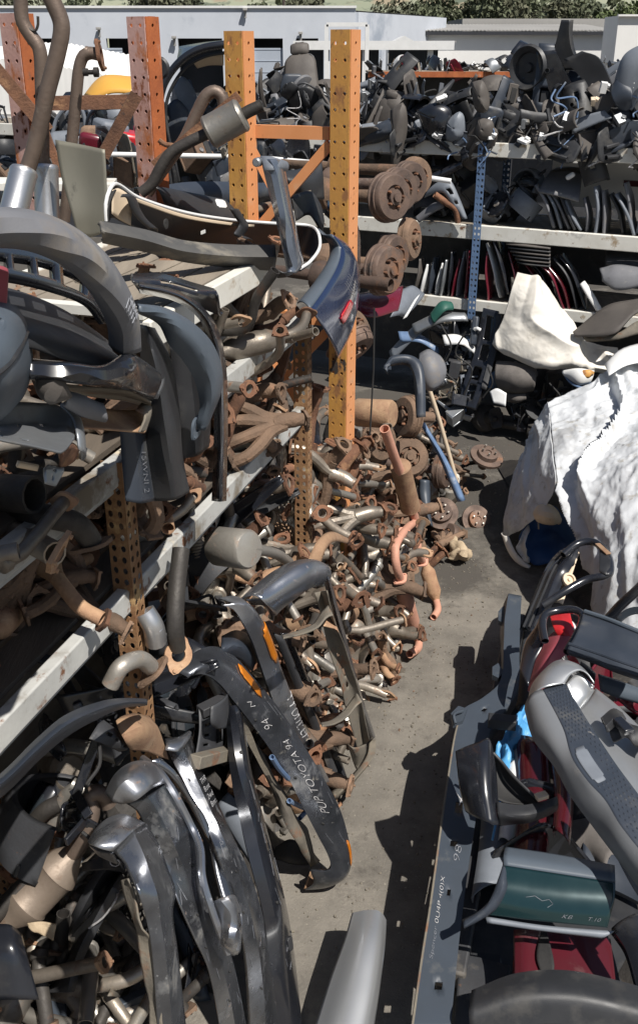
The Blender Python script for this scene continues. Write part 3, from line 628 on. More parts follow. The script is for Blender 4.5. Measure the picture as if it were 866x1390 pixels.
MB().beam(BP(1.3, -.95, ZB[1]+.46), BP(3.2, -.95, ZB[1]+.46), .04, .06).build('back_rail', M['maroon'], br, smooth=False)
MB().box(BP(2.2, -1.12, (ZB[1]+ZB[2])/2), (3.4, .02, .5), Matrix((BU, BN, Vector((0, 0, 1)))).transposed()).build('back_board', M['wall_white'], br, smooth=False)
for z0, z1 in ((.15, ZB[0]-.1), (ZB[0]+.1, ZB[1]-.1)):
    MB().box(BP(.6, -1.12, (z0+z1)/2), (6.0, .02, z1-z0), Matrix((BU, BN, Vector((0, 0, 1)))).transposed()).build('back_board', M['frame_dark'], br, smooth=False)
MB().box(BP(-4.0, -1.12, (ZB[1]+ZB[2])/2), (7, .02, .75), Matrix((BU, BN, Vector((0, 0, 1)))).transposed()).build('back_board', M['frame_dark'], br, smooth=False)
p = MB().tube([T(64, 208, 'Y', 8.6), T(340, 213, 'Y', 8.9), T(480, 226, 'Y', 8.6), T(612, 246, 'Y', 8.4)], .022, 10)
tag(p.build('white_pole', M['trim']), 'long thin white pole lying across behind the upright posts', 'pole')
# ------------------------------------------------------------------ exhaust parts: one of each kind, then copies
def ex_manifold(seed, mp, mf, n=3, cast=False):
    rnd = random.Random(seed); r_ = empty('exhaust_manifold', (0, 0, 0), 'manifold', 'manifold')
    b = MB(); sp = .085; rr = .021 if not cast else .026
    for i in range(n):
        x = (i-(n-1)/2)*sp
        b.tube([(x, 0, 0), (x*1.0, 0, .05), (x*.7, .03, .11), (x*.25, .07, .17), (x*.12, .1, .23)], [rr, rr, rr*1.08, rr*1.1, rr], 9, sub=11)
    b.tube([(0, .085, .19), (0, .1, .25), (.01, .13, .31)], [.036, .034, .028], 10, sub=7)
    b.build('runners', mp, r_)
    f = MB(); f.box((0, 0, -.004), (sp*(n-1)+.075, .07, .012))
    for i in range(n): f.flange((( i-(n-1)/2)*sp, 0, -.005), (0, 0, 1), .036, 2, .013, .58, roll=.8)
    f.build('port_flange', mf, r_, bevel=.002)
    MB().flange((.012, .134, .315), (.03, .4, .9), .04, 3, .012, .62).build('outlet_flange', mf, r_)
    return r_
def ex_cat(seed, mc, mp, mf, L=.2, R_=.055, bend=.1):
    rnd = random.Random(seed); r_ = empty('catalytic_converter', (0, 0, 0), 'converter', 'converter')
    b = MB(); h = L/2
    b.disc((0, 0, 0), (1, 0, 0), [(.024, -h-.07), (.026, -h-.05), (R_*.85, -h-.005), (R_, -h+.01), (R_*1.015, -h*.35), (R_*.985, -h*.3), (R_*.985, h*.3), (R_*1.015, h*.35), (R_, h-.01), (R_*.85, h+.005), (.026, h+.05), (.024, h+.07)], 20)
    b.build('can', mc, r_)
    MB().tube([(h+.06, 0, 0), (h+.12, 0, 0), (h+.2, bend*.4, 0), (h+.26, bend, .02)], .023, 10, sub=10).build('outlet_pipe', mp, r_)
    MB().tube([(-h-.06, 0, 0), (-h-.1, 0, .005), (-h-.16, -.02, .03)], .023, 10, sub=6).build('inlet_pipe', mp, r_)
    MB().flange((h+.262, bend+.005, .02), (.5, .8, .2), .037, 2, .011, .6, roll=.5).build('flange', mf, r_)
    MB().flange((-h-.162, -.021, .031), (-.9, -.2, .4), .037, 3, .011, .6).build('flange', mf, r_)
    return r_
def ex_pipe(seed, mp, mf, L=.4, r=.022, nb=2, bead=True, nm='exhaust_pipe'):
    rnd = random.Random(seed); r_ = empty(nm, (0, 0, 0), 'pipe', 'pipe')
    pts = [Vector((-L/2, 0, 0))]; 
    for i in range(1, nb+2): pts.append(Vector((-L/2 + L*i/(nb+1), rnd.uniform(-.11, .11)*L/.4, rnd.uniform(-.06, .06)*L/.4)))
    q = cat(pts, 16); b = MB(); b.tube(q, r, 11)
    if bead: i = rnd.randint(4, 11); d = (q[i+1]-q[i]); b.disc(q[i], d, [(r*.98, -.015), (r*1.25, -.011), (r*1.25, .011), (r*.98, .015)], 14)
    b.build('tube', mp, r_)
    MB().flange(q[-1] + (q[-1]-q[-2]).normalized()*.002, q[-1]-q[-2], r*1.55, rnd.choice((2, 2, 3)), .011, .56, roll=rnd.random()).build('flange', mf, r_)
    return r_
def ex_flex(seed, mp, mc):
    r_ = empty('flex_pipe', (0, 0, 0), 'flex pipe', 'pipe')
    prof = []
    for i in range(25): t = -.09+.18*i/24; prof.append((.032 + .005*(i % 2), t))
    MB().disc((0, 0, 0), (1, 0, 0), prof, 18).build('braided_sleeve', mc, r_)
    MB().tube([(.08, 0, 0), (.14, .0, 0), (.22, .05, .03)], .023, 10, sub=8).build('outlet_tube', mp, r_)
    MB().tube([(-.08, 0, 0), (-.15, -.01, 0), (-.2, -.04, .02)], .023, 10, sub=8).build('inlet_tube', mp, r_)
    MB().flange((.225, .053, .032), (.8, .5, .3), .038, 2, .011, .58).build('flange', mp, r_)
    return r_
def ex_muffler(seed, mc, mp, L=.36, R_=.08, sq=.68):
    r_ = empty('muffler', (0, 0, 0), 'muffler', 'muffler')
    b = MB(); h = L/2; b.disc((0, 0, 0), (1, 0, 0), [(R_*.5, -h-.012), (R_*.93, -h-.008), (R_, -h), (R_*1.03, -h+.008), (R_, -h+.016), (R_, h-.016), (R_*1.03, h-.008), (R_, h), (R_*.93, h+.008), (R_*.5, h+.012)], 28)
    for v in b.v: v.z *= sq
    b.build('can', mc, r_)
    MB().tube([(h, .02, 0), (h+.06, .02, 0), (h+.15, .05, 0)], .023, 10, sub=7).build('outlet_pipe', mp, r_)
    MB().tube([(-h, -.025, 0), (-h-.08, -.025, 0), (-h-.14, -.03, .03)], .023, 10, sub=7).build('inlet_pipe', mp, r_)
    return r_
def ex_y(seed, mp, mf):
    r_ = empty('y_pipe', (0, 0, 0), 'y pipe', 'pipe')
    MB().tube([(0, 0, 0), (.1, .01, 0), (.2, .07, 0), (.26, .13, .02)], .022, 10, sub=10).tube([(0, 0, 0), (.1, -.01, 0), (.19, -.06, .01), (.28, -.08, .04)], .022, 10, sub=10).tube([(-.16, 0, 0), (-.05, 0, 0), (.05, 0, 0)], [.027, .03, .034], 12, sub=6).build('tubes', mp, r_)
    MB().flange((.262, .133, .02), (.7, .7, .1), .038, 2, .011, .58).build('flange', mf, r_); MB().flange((.283, -.081, .041), (.9, -.2, .3), .038, 2, .011, .58).build('flange', mf, r_)
    return r_
def ex_shield(seed, m_):
    r_ = empty('heat_shield', (0, 0, 0), 'shield', 'heat shield')
    rails = []
    for k in range(7): a = math.pi*(k/6)*.95; rails.append([Vector((x, .07*math.cos(a)*(1-.3*abs(x)/.15), .06*math.sin(a)*(1 - .25*abs(x)/.15))) for x in (-.14, -.1, 0, .1, .15)])
    l = Loft(rails, 14, 14, wob=.008, seed=seed, wscale=14); m = l.mb(); m.build('shell', m_, r_, solid=.002)
    MB().box((-.15, 0, .05), (.03, .03, .002)).build('tab', m_, r_); MB().box((.15, .02, .045), (.03, .025, .002)).build('tab', m_, r_)
    return r_
PRO = [
    (ex_manifold(1, M['steel_brown'], M['rust']), 'tubular exhaust manifold', 1.0), (ex_manifold(2, M['cast'], M['cast'], 4, True), 'cast iron exhaust manifold', 1.2), (ex_manifold(3, M['rust'], M['rust'], 2, True), 'rusty two port exhaust manifold', .7),
    (ex_cat(4, M['steel_brown'], M['steel_brown'], M['rust']), 'browned catalytic converter', 1.5), (ex_cat(5, M['steel_grey'], M['steel_brown'], M['rust_light'], .16, .062, -.08), 'grey catalytic converter', 1.6), (ex_cat(6, M['rust_light'], M['rust_light'], M['rust'], .26, .05, .05), 'light rusty catalytic converter', .8),
    (ex_pipe(7, M['steel_brown'], M['rust'], .55, .02, 2), 'browned bent exhaust pipe', 2.0), (ex_pipe(8, M['steel_grey'], M['rust'], .65, .023, 3, True, 'tail_pipe'), 'grey bent exhaust pipe', 1.9), (ex_pipe(9, M['rust'], M['rust'], .32, .022, 1, True, 'down_pipe'), 'short rusty exhaust pipe', .8), (ex_pipe(10, M['steel_dark'], M['cast'], .6, .022, 3, True, 'down_pipe'), 'dark sooty exhaust pipe', 1.1), (ex_pipe(11, M['rust_light'], M['rust'], .28, .026, 1, False, 'exhaust_elbow'), 'light rusty exhaust elbow', .7),
    (ex_flex(12, M['steel_grey'], M['steel_brown']), 'exhaust flex pipe', .8), (ex_muffler(13, M['steel_grey'], M['steel_brown'], .3, .085), 'grey oval muffler', .45), (ex_y(14, M['steel_brown'], M['rust']), 'forked exhaust pipe', 1.0), (ex_shield(15, M['rust_light']), 'light rusty heat shield', .6), (ex_shield(16, M['steel_grey']), 'grey heat shield', .5), (ex_pipe(31, M['steel_grey'], M['steel_brown'], .42, .028, 2, True, 'exhaust_elbow'), 'fat grey exhaust bend', 1.2), (ex_pipe(32, M['steel_brown'], M['rust_light'], .8, .021, 4, True, 'tail_pipe'), 'long wavy browned exhaust pipe', 1.3)]
EXW = [p[2] for p in PRO]
COUNT = {}
def put(pi, loc, rot, place, scale=1.0):
    o, lab, _ = PRO[pi]
    Mx = Matrix.Translation(loc) @ rot.to_4x4() @ Matrix.Scale(scale, 4)
    return copy_tree(o, Mx, label=f'{lab} {place}', group=f'{lab}s {place}')
def rrot(rnd, flat=None):
    if flat is None: return Euler((rnd.uniform(0, 6.28), rnd.uniform(0, 6.28), rnd.uniform(0, 6.28))).to_matrix()
    z = flat.normalized(); x = z.orthogonal().normalized(); x = Matrix.Rotation(rnd.uniform(0, 6.28), 3, z) @ x; y = z.cross(x)
    return Matrix((x, y, z)).transposed() @ Euler((rnd.gauss(0, .45), rnd.gauss(0, .45), 0)).to_matrix()
rnd = random.Random(21)
def pick(kinds=None):
    if kinds: return rnd.choice(kinds)
    return rnd.choices(range(len(PRO)), EXW)[0]
# the big heap: face leaning against the rack
def heap_h(s):      # height of the heap against the rack plane along its length
    return 1.62 if s < 4.45 else 1.75 if s < 4.7 else max(.7, 1.75 - (s-4.7)*.65)
def toe(s): return min(.4, max(.1, .1 + (s-4.7)*.24))
def heap_pt(s, t):      # t = 0 at the toe, 1 at the top
    z = heap_h(s)*t; off = toe(s)*(1-t)**.8 - .38*t*t*(.4 if s > 4.6 else 1) - .04
    return LP(s, off, z)
hp = []
SAL = [(522, 582), (547, 652), (558, 690), (563, 710), (540, 745), (543, 785), (562, 858), (562, 885)]; SAL2 = [(563, 710), (573, 762), (592, 815), (592, 838)]
def to_px(p):
    v = p - CAMP; zc = v.y*CP - v.z*SP; return CX + FPX*v.x/zc, CY - FPX*(v.y*SP + v.z*CP)/zc
def near_salmon(p, lim=30):
    x, y = to_px(p)
    for poly in (SAL, SAL2):
        for (a, b), (c, d) in zip(poly, poly[1:]):
            t = max(0, min(1, ((x-a)*(c-a) + (y-b)*(d-b))/((c-a)**2 + (d-b)**2)))
            if math.hypot(x - a - t*(c-a), y - b - t*(d-b)) < lim: return True
    for (a, b), (c, d) in (((434, 803), (494, 1011)), ((420, 790), (508, 1000))):
        t = max(0, min(1, ((x-a)*(c-a) + (y-b)*(d-b))/((c-a)**2 + (d-b)**2)))
        if math.hypot(x - a - t*(c-a), y - b - t*(d-b)) < 20: return True
    return False
cnt = 0
for layer in range(2):
    tries = 0
    while tries < 7000 and cnt < (170 if layer == 0 else 430):
        tries += 1
        s = rnd.uniform(3.7, 6.8); t = rnd.uniform(.02, 1.0) ** .9
        p = heap_pt(s, t) - (LN*.12 if layer == 0 else Vector())
        if any((p-q).length < (.088 if layer else .092) for q, l_ in hp if l_ == layer): continue
        if near_salmon(p): continue
        hp.append((p, layer)); nrm = (LN + Vector((0, 0, .55))).normalized()
        k = pick(); sc_ = rnd.uniform(.95, 1.3)
        put(k, p + nrm*rnd.uniform(-.02, .05) + Vector((0, 0, .06 if t < .1 else 0)), rrot(rnd, nrm), 'in the great heap beside the aisle', sc_); cnt += 1
# packed scrap inside the heap
core = MB(); cv = []; ns, ntt = 60, 36
for i in range(ns):
    for j in range(ntt):
        s = 3.5 + 3.4*i/(ns-1); t = j/(ntt-1); p = heap_pt(s, t) - LN*.16
        p += LN * (.07*noise.noise(p*9)) + Vector((0, 0, .05*noise.noise(p*11+Vector((4, 0, 0))))); 
        if j == 0: p.z = -.02
        cv.append(p)
    cv += [LP(3.5 + 3.4*i/(ns-1), -1.0, heap_h(3.5+3.4*i/(ns-1))*.9)]
w_ = ntt+1
core.add(cv, [(i*w_+j, (i+1)*w_+j, (i+1)*w_+j+1, i*w_+j+1) for i in range(ns-1) for j in range(ntt)])
tag(core.build('packed_scrap', M['cast'], angle=20), 'packed small rusty scrap filling the inside of the great heap', 'scrap', kind='stuff')
# loose parts at the toe
for q in range(26):
    s = rnd.uniform(4.75, 6.4); p = LP(s, toe(s) + abs(rnd.gauss(0, .05)) - .02, .045)
    if near_salmon(p, 36): continue
    put(pick(), p, rrot(rnd, Vector((0, 0, 1))), 'lying at the foot of the great heap', rnd.uniform(.7, .95))
# shelves
def shelf(z, s0, s1, n, off0, off1, layers, place, kinds):
    pts = []
    for layer in range(layers):
        for _ in range(n):
            for tr in range(40):
                s = rnd.uniform(s0, s1); off = rnd.uniform(off0, off1)
                if all((Vector((s, off)) - q).length > .095 for q, l_ in pts if l_ == layer): break
            pts.append((Vector((s, off)), layer))
            put(rnd.choice(kinds), LP(s, off, z + .09 + layer*.085), rrot(rnd, Vector((0, 0, 1))) if rnd.random() < .7 else rrot(rnd), place, rnd.uniform(.8, 1.05))
mid_k = [0, 1, 2, 2, 1, 8, 8, 10, 9, 6, 4, 1, 2, 13]
shelf(Z1, .8, 2.45, 52, -.68, -.22, 3, 'on the lower shelf at the near end', [1, 2, 2, 8, 10, 1, 0, 1, 2, 5])
shelf(Z1, 2.6, 4.15, 34, -.62, -.08, 3, 'on the lower shelf under the hanging bumper covers', mid_k)
shelf(Z2, 1.1, 2.4, 24, -.66, -.1, 2, 'on the upper shelf at the near end', [7, 9, 6, 12, 3, 9, 17])
shelf(Z2, 2.7, 4.2, 30, -.62, -.12, 2, 'on the upper shelf beside the blue bumper', mid_k + [3, 6, 6])
# parts poking out over the upper shelf edge
for (px, py, k, rz) in ((355, 446, 6, .3), (340, 468, 3, .2), (322, 490, 7, -.3), (330, 432, 9, .6), (345, 480, 6, -.4), (372, 440, 8, .8)):
    put(k, T(px, py, 'L', -.02), rrot(rnd, Vector((0, 0, 1))), 'poking out over the white upper beam', .95)
# brake drums, hubs and axles
def hub(seed, md, r=.15, dep=.09):
    r_ = empty('brake_drum', (0, 0, 0), 'drum', 'brake drum')
    b = MB(); b.disc((0, 0, 0), (0, 0, 1), [(r*1.02, -dep), (r*1.06, -dep+.004), (r*1.06, -dep+.014), (r, -dep+.018), (r*1.0, -dep*.55), (r*1.03, -dep*.5), (r*1.03, -dep*.42), (r*.99, -dep*.38), (r*.97, -.012), (r*.9, 0), (r*.52, .004), (r*.5, -.012), (r*.34, -.012), (r*.32, .012), (r*.2, .014), (r*.19, .03), (0, .03)], 32)
    b.build('drum', md, r_)
    for k in range(5): a = k*1.2566; MB().disc((r*.42*math.cos(a), r*.42*math.sin(a), -.012), (0, 0, 1), [(.009, 0), (.009, .03), (.006, .034), (0, .034)], 8).build('wheel_stud', M['rust'], r_)
    MB().tube([(0, 0, -dep), (0, 0, -dep-.16)], .035, 12).build('axle_stub', md, r_)
    return r_
def disc_rotor(seed):
    r_ = empty('brake_disc', (0, 0, 0), 'disc', 'brake disc'); r = .14
    MB().disc((0, 0, 0), (0, 0, 1), [(r, -.012), (r, .012), (r*.66, .012), (r*.64, .014), (r*.6, .05), (r*.5, .055), (r*.2, .055), (r*.2, .045), (0, .045)], 32).build('rotor', M['drum'], r_)
    for k in range(5): a = k*1.2566; MB().disc((r*.4*math.cos(a), r*.4*math.sin(a), .05), (0, 0, 1), [(.008, 0), (.008, .035), (0, .036)], 8).build('wheel_stud', M['steel_grey'], r_)
    MB().tube([(0, 0, -.02), (0, 0, -.09)], .045, 12).build('hub', M['cast'], r_)
    return r_
HUB = [hub(1, M['drum']), hub(2, M['cast'], .13, .07), disc_rotor(3)]
def puthub(k, loc, axis, label, cat_=None, scale=1.0, group=None):
    z = Vector(axis).normalized(); x = z.orthogonal().normalized(); y = z.cross(x)
    c = copy_tree(HUB[k], Matrix.Translation(loc) @ Matrix((x, y, z)).transposed().to_4x4() @ Matrix.Scale(scale, 4), label=label)
    if group: c['group'] = group
    return c
ax = Vector((.62, -.75, .12))
puthub(0, T(536, 268, 'Y', 6.6), ax, 'rusty brake drum end on, nearest of the drums on the middle back shelf', scale=1.05)
puthub(0, T(548, 258, 'Y', 6.95), ax, 'rusty brake drum second in the row on the middle shelf')
puthub(0, T(562, 248, 'Y', 7.3), ax, 'rusty brake drum third in the row on the middle shelf')
puthub(1, T(570, 240, 'Y', 7.6), ax, 'rusty brake drum at the back of the row on the middle shelf', scale=1.1)
puthub(0, T(530, 367, 'Y', 6.3), (.75, -.65, .1), 'big brown brake drum facing the aisle below the middle shelf', scale=1.08)
puthub(0, T(540, 348, 'Y', 6.6), (.75, -.65, .1), 'brown brake drum behind the big one below the shelf', scale=.95)
puthub(1, T(563, 325, 'Y', 7.1), (.9, -.45, .1), 'dark rusty hub with drum hanging under the white shelf', scale=1.15)
puthub(1, T(490, 445, 'Y', 5.9), (.8, -.4, .45), 'rusty drum wedged beside the top of the orange post', scale=1.0)
puthub(0, T(482, 478, 'Y', 5.7), (.5, -.5, -.6), 'brown drum on edge under the blue bumper')
puthub(2, T(646, 706, 'Y', 7.45), (.25, -.75, .6), 'pale centred brake disc on the oily ground by the tarp', scale=.95)
puthub(2, T(599, 697, 'Y', 7.2), (-.1, -.7, .7), 'brown brake disc lying beside the black bracket', scale=1.0)
puthub(1, T(556, 620, 'Y', 6.6), (.15, -.85, .5), 'open rusty drum with shoes facing the camera in the heap', scale=1.15)
puthub(1, T(546, 565, 'Y', 6.75), (-.85, -.45, .2), 'rust brown drum seen edge on beside the oval muffler', scale=1.2)
puthub(0, T(608, 640, 'Y', 7.1), (.85, -.5, .1), 'black rimmed rusty hub standing beside the blue bar', scale=.95)
puthub(1, T(520, 600, 'Y', 6.35), (.6, -.7, .2), 'pale backed rusty drum left of the salmon pipe', scale=1.1)
puthub(2, T(660, 620, 'Y', 8.1), (.2, -.3, .9), 'dark oily hub assembly on the ground near the back shelves', scale=1.1)
for i, (px, py, Y, w2) in enumerate(((500, 268, 6.75, .0), (510, 252, 7.1, 0), (505, 360, 6.5, .02), (500, 385, 6.2, 0), (515, 232, 7.5, 0))):
    c = T(px, py, 'Y', Y); m_ = MB(); m_.tube([c + Vector((-.75, .5, .0)), c + Vector((-.2, .15, 0)), c + Vector((.14, -.08, .01))], [.035, .04, .045], 12, sub=8)
    m_.disc(c + Vector((-.3, .2, 0)), (.8, -.5, 0), [(.03, -.09), (.1, -.05), (.11, 0), (.1, .05), (.03, .09)], 16)
    tag(m_.build('axle_tube', M['drum'] if i % 2 else M['cast']), ('rusty axle tube behind the nearest shelf drum', 'rusty axle tube behind the second shelf drum', 'axle tube running into the big brown drum', 'thin axle tube below the big brown drum', 'axle tube deepest on the middle shelf')[i], 'axle')
for i in range(120):       # mixed running gear heaped beyond the orange post
    s = rnd.uniform(5.9, 8.5); t_ = rnd.random(); top_ = 1.25*(1-(s-5.9)*.22); z = .05 + top_*t_; off = (.38 - .06*(s-5.9))*(1-t_) - .32*t_ + rnd.uniform(-.1, .08)
    if near_salmon(LP(s, off, z), 26): continue
    if rnd.random() < .22: puthub(rnd.choice((0, 1, 2)), LP(s, off, z), (rnd.uniform(-1, 1), rnd.uniform(-1, -.2), rnd.uniform(-.3, .9)), 'rusty hub or drum half buried in the running gear heap', scale=rnd.uniform(.7, .95), group='hubs buried in the running gear heap')
    else: put(pick([0, 1, 1, 2, 9, 9, 8, 10, 17, 7, 12]), LP(s, off, z), rrot(rnd), 'among the running gear beyond the orange post', rnd.uniform(.8, 1.2))
core2 = MB(); cv = []; n1, n2 = 34, 20
for i in range(n1):
    for j in range(n2):
        s = 5.8 + 2.8*i/(n1-1); t = j/(n2-1); z = 1.2*(1-(s-5.9)*.22)*t; p = LP(s, (.3 - .06*(s-5.9))*(1-t) - .4*t - .14, z); p += LN*.1*noise.noise(p*6); p.z = -.02 if j == 0 else p.z; cv.append(p)
core2.add(cv, [(i*n2+j, (i+1)*n2+j, (i+1)*n2+j+1, i*n2+j+1) for i in range(n1-1) for j in range(n2-1)])
tag(core2.build('packed_scrap', M['oily'], angle=20), 'oily packed scrap under the hubs beyond the orange post', 'scrap', kind='stuff')
# the salmon exhaust with two legs
sx = empty('exhaust_system', tuple(T(560, 880, 'Y', 5.6)), 'salmon coloured exhaust system with two converters standing up the front of the heap', 'exhaust')
def yz(px, py): return T(px, py, 'L', .2 + .2*(py-582)/300)
MB().tube([yz(522, 582), yz(535, 620), yz(547, 652)], .031, 12, sub=10).build('tail_pipe', M['pink_rust'], sx)
a, b_ = yz(543, 632), yz(557, 690); L_ = (b_-a).length/2; MB().disc((a+b_)/2, b_-a, [(.03, -L_*1.04), (.062, -L_), (.07, -L_*.95), (.067, -L_*.85), (.067, L_*.85), (.07, L_*.95), (.062, L_), (.03, L_*1.04)], 24).build('resonator_can', M['rust_light'], sx)
MB().tube([yz(556, 684), yz(561, 700), yz(564, 715)], .034, 12, sub=8).tube([yz(563, 708), yz(548, 722), yz(536, 745), yz(538, 770), yz(543, 785)], .027, 12, sub=16).tube([yz(563, 708), yz(567, 725), yz(567, 745), yz(573, 762)], .027, 12, sub=14).build('twin_pipe', M['pink_rust'], sx)
for pa, pb in (((545, 792), (562, 858)), ((577, 765), (592, 815))):
    a, b_ = yz(*pa), yz(*pb); L = (b_-a).length/2
    MB().disc((a+b_)/2, b_-a, [(.028, -L), (.03, -L*.85), (.052, -L*.6), (.056, -L*.5), (.053, 0), (.056, L*.5), (.05, L*.62), (.03, L*.9), (.027, L)], 20).build('converter', M['pink_rust'] if pa[0] < 560 else M['rust_light'], sx)
MB().tube([yz(562, 858), yz(568, 870), yz(567, 880), yz(556, 888)], .028, 12, sub=10).tube([yz(592, 815), yz(594, 828), yz(588, 838)], .026, 12, sub=8).build('outlet_elbow', M['pink_rust'], sx)
for p_, ax_ in ((yz(543, 786), (0, -.3, 1)), (yz(573, 763), (.1, -.3, 1)), (yz(548, 723), (.4, -.2, .7))): MB().flange(p_, ax_, .042, 2, .012, .5).build('flange', M['pink_rust'], sx)
# big can, oval muffler, standing bits
mu = empty('muffler', tuple(T(535, 565, 'Y', 6.1)), 'tan oval muffler lying on top of the heap beside the orange post', 'muffler')
a, b_ = T(488, 560, 'Y', 6.05), T(528, 562, 'Y', 5.95); MB().disc((a+b_)/2, b_-a, [(.04, -.14), (.085, -.135), (.095, -.12), (.095, .12), (.085, .135), (.04, .14)], 26).build('can', M['rust_light'], mu)
MB().tube([b_, T(522, 576, 'Y', 5.9), T(528, 580, 'Y', 5.85)], .028, 12, sub=6).build('outlet', M['steel_brown'], mu)
gm = empty('muffler', tuple(T(315, 740, 'L', .05)), 'pale grey round muffler at the left of the great heap', 'muffler')
a, b_ = T(303, 742, 'L', -.05), T(330, 745, 'L', .06); MB().disc((a+b_)/2, b_-a, [(.03, -.11), (.075, -.1), (.085, -.085), (.085, .085), (.075, .1), (.03, .11)], 26).build('can', M['steel_grey'], gm)
MB().tube([b_, T(345, 745, 'L', .1), T(375, 752, 'L', .12), T(392, 763, 'L', .13)], .024, 12, sub=12).build('outlet', M['steel_grey'], gm)
t_ = MB(); t_.tube([T(490, 900, 'L', .3)+Vector((0, 0, .0)), T(470, 870, 'L', .2), T(440, 735, 'L', .15), T(395, 790, 'L', .15)], .02, 6)
strap = Loft([[T(470, 730, 'L', .2), T(448, 722, 'L', .22), T(430, 735, 'L', .22), T(418, 760, 'L', .2), T(405, 790, 'L', .18)], [T(472, 738, 'L', .24), T(452, 736, 'L', .26), T(440, 750, 'L', .26), T(432, 775, 'L', .24), T(420, 795, 'L', .2)]], 24, 5, bulge=.01)
tag(strap.build('heat_shield', M['rust_light'], thick=.004), 'long tan curved heat shield strap arching over the middle of the heap', 'heat shield')
tag(MB().tube([T(508, 418, 'Y', 5.6), T(507, 500, 'Y', 5.6), T(502, 590, 'Y', 5.6)], .006, 6).build('cable', M['rubber']), 'thin dark cable hanging straight down beside the orange post', 'cable')
tag(MB().tube([T(578, 515, 'Y', 7.0), T(596, 570, 'Y', 7.05), T(620, 655, 'Y', 7.1)], .018, 10).build('trim_rod', M['cream']), 'straight brass coloured rod leaning beside the blue bars', 'rod')
bl = Loft([R('C7', 'Y', [(345, 480, 6.95), (430, 610, 6.95), (500, 740, 6.9), (560, 880, 6.85), (610, 1000, 6.8)]), R('C7', 'Y', [(375, 465, 6.95), (455, 600, 6.95), (540, 740, 6.9), (605, 870, 6.85), (655, 990, 6.8)])], 20, 6, bulge=.03)
M['blue_trim'] = mat('scuffed_blue_paint', (.16, .24, .38), (.1, .16, .28), 6, .4, .55, spots=[((.4, .42, .44), 7, .58, .14, .8), ((.12, .08, .05), 15, .66, .1, .9)])
tag(bl.build('bumper_bar', M['blue_trim']), 'scuffed light blue metal bar standing in the running gear heap', 'bumper bar')
bl = Loft([R('C7', 'Y', [(195, 220, 6.5), (215, 150, 6.6), (330, 140, 6.65), (400, 190, 6.6), (412, 330, 6.5), (400, 500, 6.4)]), R('C7', 'Y', [(195, 235, 6.45), (220, 195, 6.55), (310, 185, 6.6), (350, 225, 6.55), (375, 330, 6.45), (392, 505, 6.35)])], 28, 6, bulge=.03, lip=.03)
tag(bl.build('bumper_corner', M['plastic_navy']), 'ribbed blue black bumper corner arching down over the running gear', 'bumper')
tag(Loft([R('C7', 'Y', [(385, 130, 6.9), (440, 105, 6.9), (505, 140, 6.9)]), R('C7', 'Y', [(400, 230, 6.85), (450, 230, 6.8), (520, 225, 6.85)]), R('C7', 'Y', [(420, 340, 6.8), (460, 350, 6.75), (500, 325, 6.8)])], 12, 10, bulge=.05).build('trim_panel', M['plastic_grey']), 'rounded grey plastic panel behind the ribbed bumper corner', 'panel')
tag(Loft([R('C7', 'Y', [(385, 870, 6.55), (380, 950, 6.5), (410, 1060, 6.4), (440, 1140, 6.35)]), R('C7', 'Y', [(445, 875, 6.55), (450, 960, 6.5), (450, 1060, 6.4), (465, 1150, 6.35)])], 18, 6, bulge=.03).build('bracket', M['frame_slate']), 'slate grey pressed bracket standing beside the salmon exhaust', 'bracket')
clo = Loft([R('C7', 'Z', [(540, 1300, .04), (600, 1210, .14), (660, 1270, .1), (705, 1285, .03)]), R('C7', 'Z', [(570, 1330, .03), (610, 1290, .12), (650, 1310, .12), (690, 1300, .03)]), R('C7', 'Z', [(560, 1345, .02), (610, 1345, .05), (650, 1335, .05), (690, 1310, .02)])], 30, 20, wob=.06, wscale=14)
tag(clo.build('rag', M['cloth'], thick=.004), 'crumpled tan rag on the ground below the brake disc', 'rag')
# ------------------------------------------------------------------ left side, upper: bumpers and covers piled on the rack
def F(kind, pts, dv=0): return R('F', kind, pts, dv)
def lf(name, label, cat_, rails, mt, thick=.005, nu=36, nv=14, bulge=0, lip=0, wob=0, holes=(), parent=None, seed=0, wscale=3.0, lin=False):
    l = Loft(rails, nu, nv, bulge, lip, wob, seed, wscale, lin); o = l.build(name, M[mt], parent, thick, holes)
    if label: tag(o, label, cat_)
    return l, o
LADD = .3
# grey flare arching over everything at the left
l, o = lf('fender_flare', 'long faded grey plastic fender flare arching at the upper left', 'fender flare',
   [F('L', [(-70, 296, .1), (-20, 285, .12), (40, 287, .14), (95, 307, .15), (140, 343, .15), (170, 388, .14), (185, 430, .12), (189, 474, .1)]),
    F('L', [(-70, 318, .16), (-20, 308, .17), (38, 312, .2), (87, 332, .22), (127, 366, .22), (153, 405, .2), (168, 440, .18), (170, 476, .15)]),
    F('L', [(-70, 342, .1), (-20, 335, .11), (35, 338, .13), (80, 356, .15), (114, 384, .15), (136, 416, .14), (148, 446, .12), (149, 468, .1)])], 'plastic_grey', nu=44, bulge=.015, lip=.012)
random.seed(3)
for k in range(5): u = .74 + k*.022; l.stroke(M['chalk_faint'], o, [(u, .4 + .05*(k % 2)), (u+.012, .55), (u-.006, .52 - .04*(k % 3)), (u+.014, .68)], .0012)
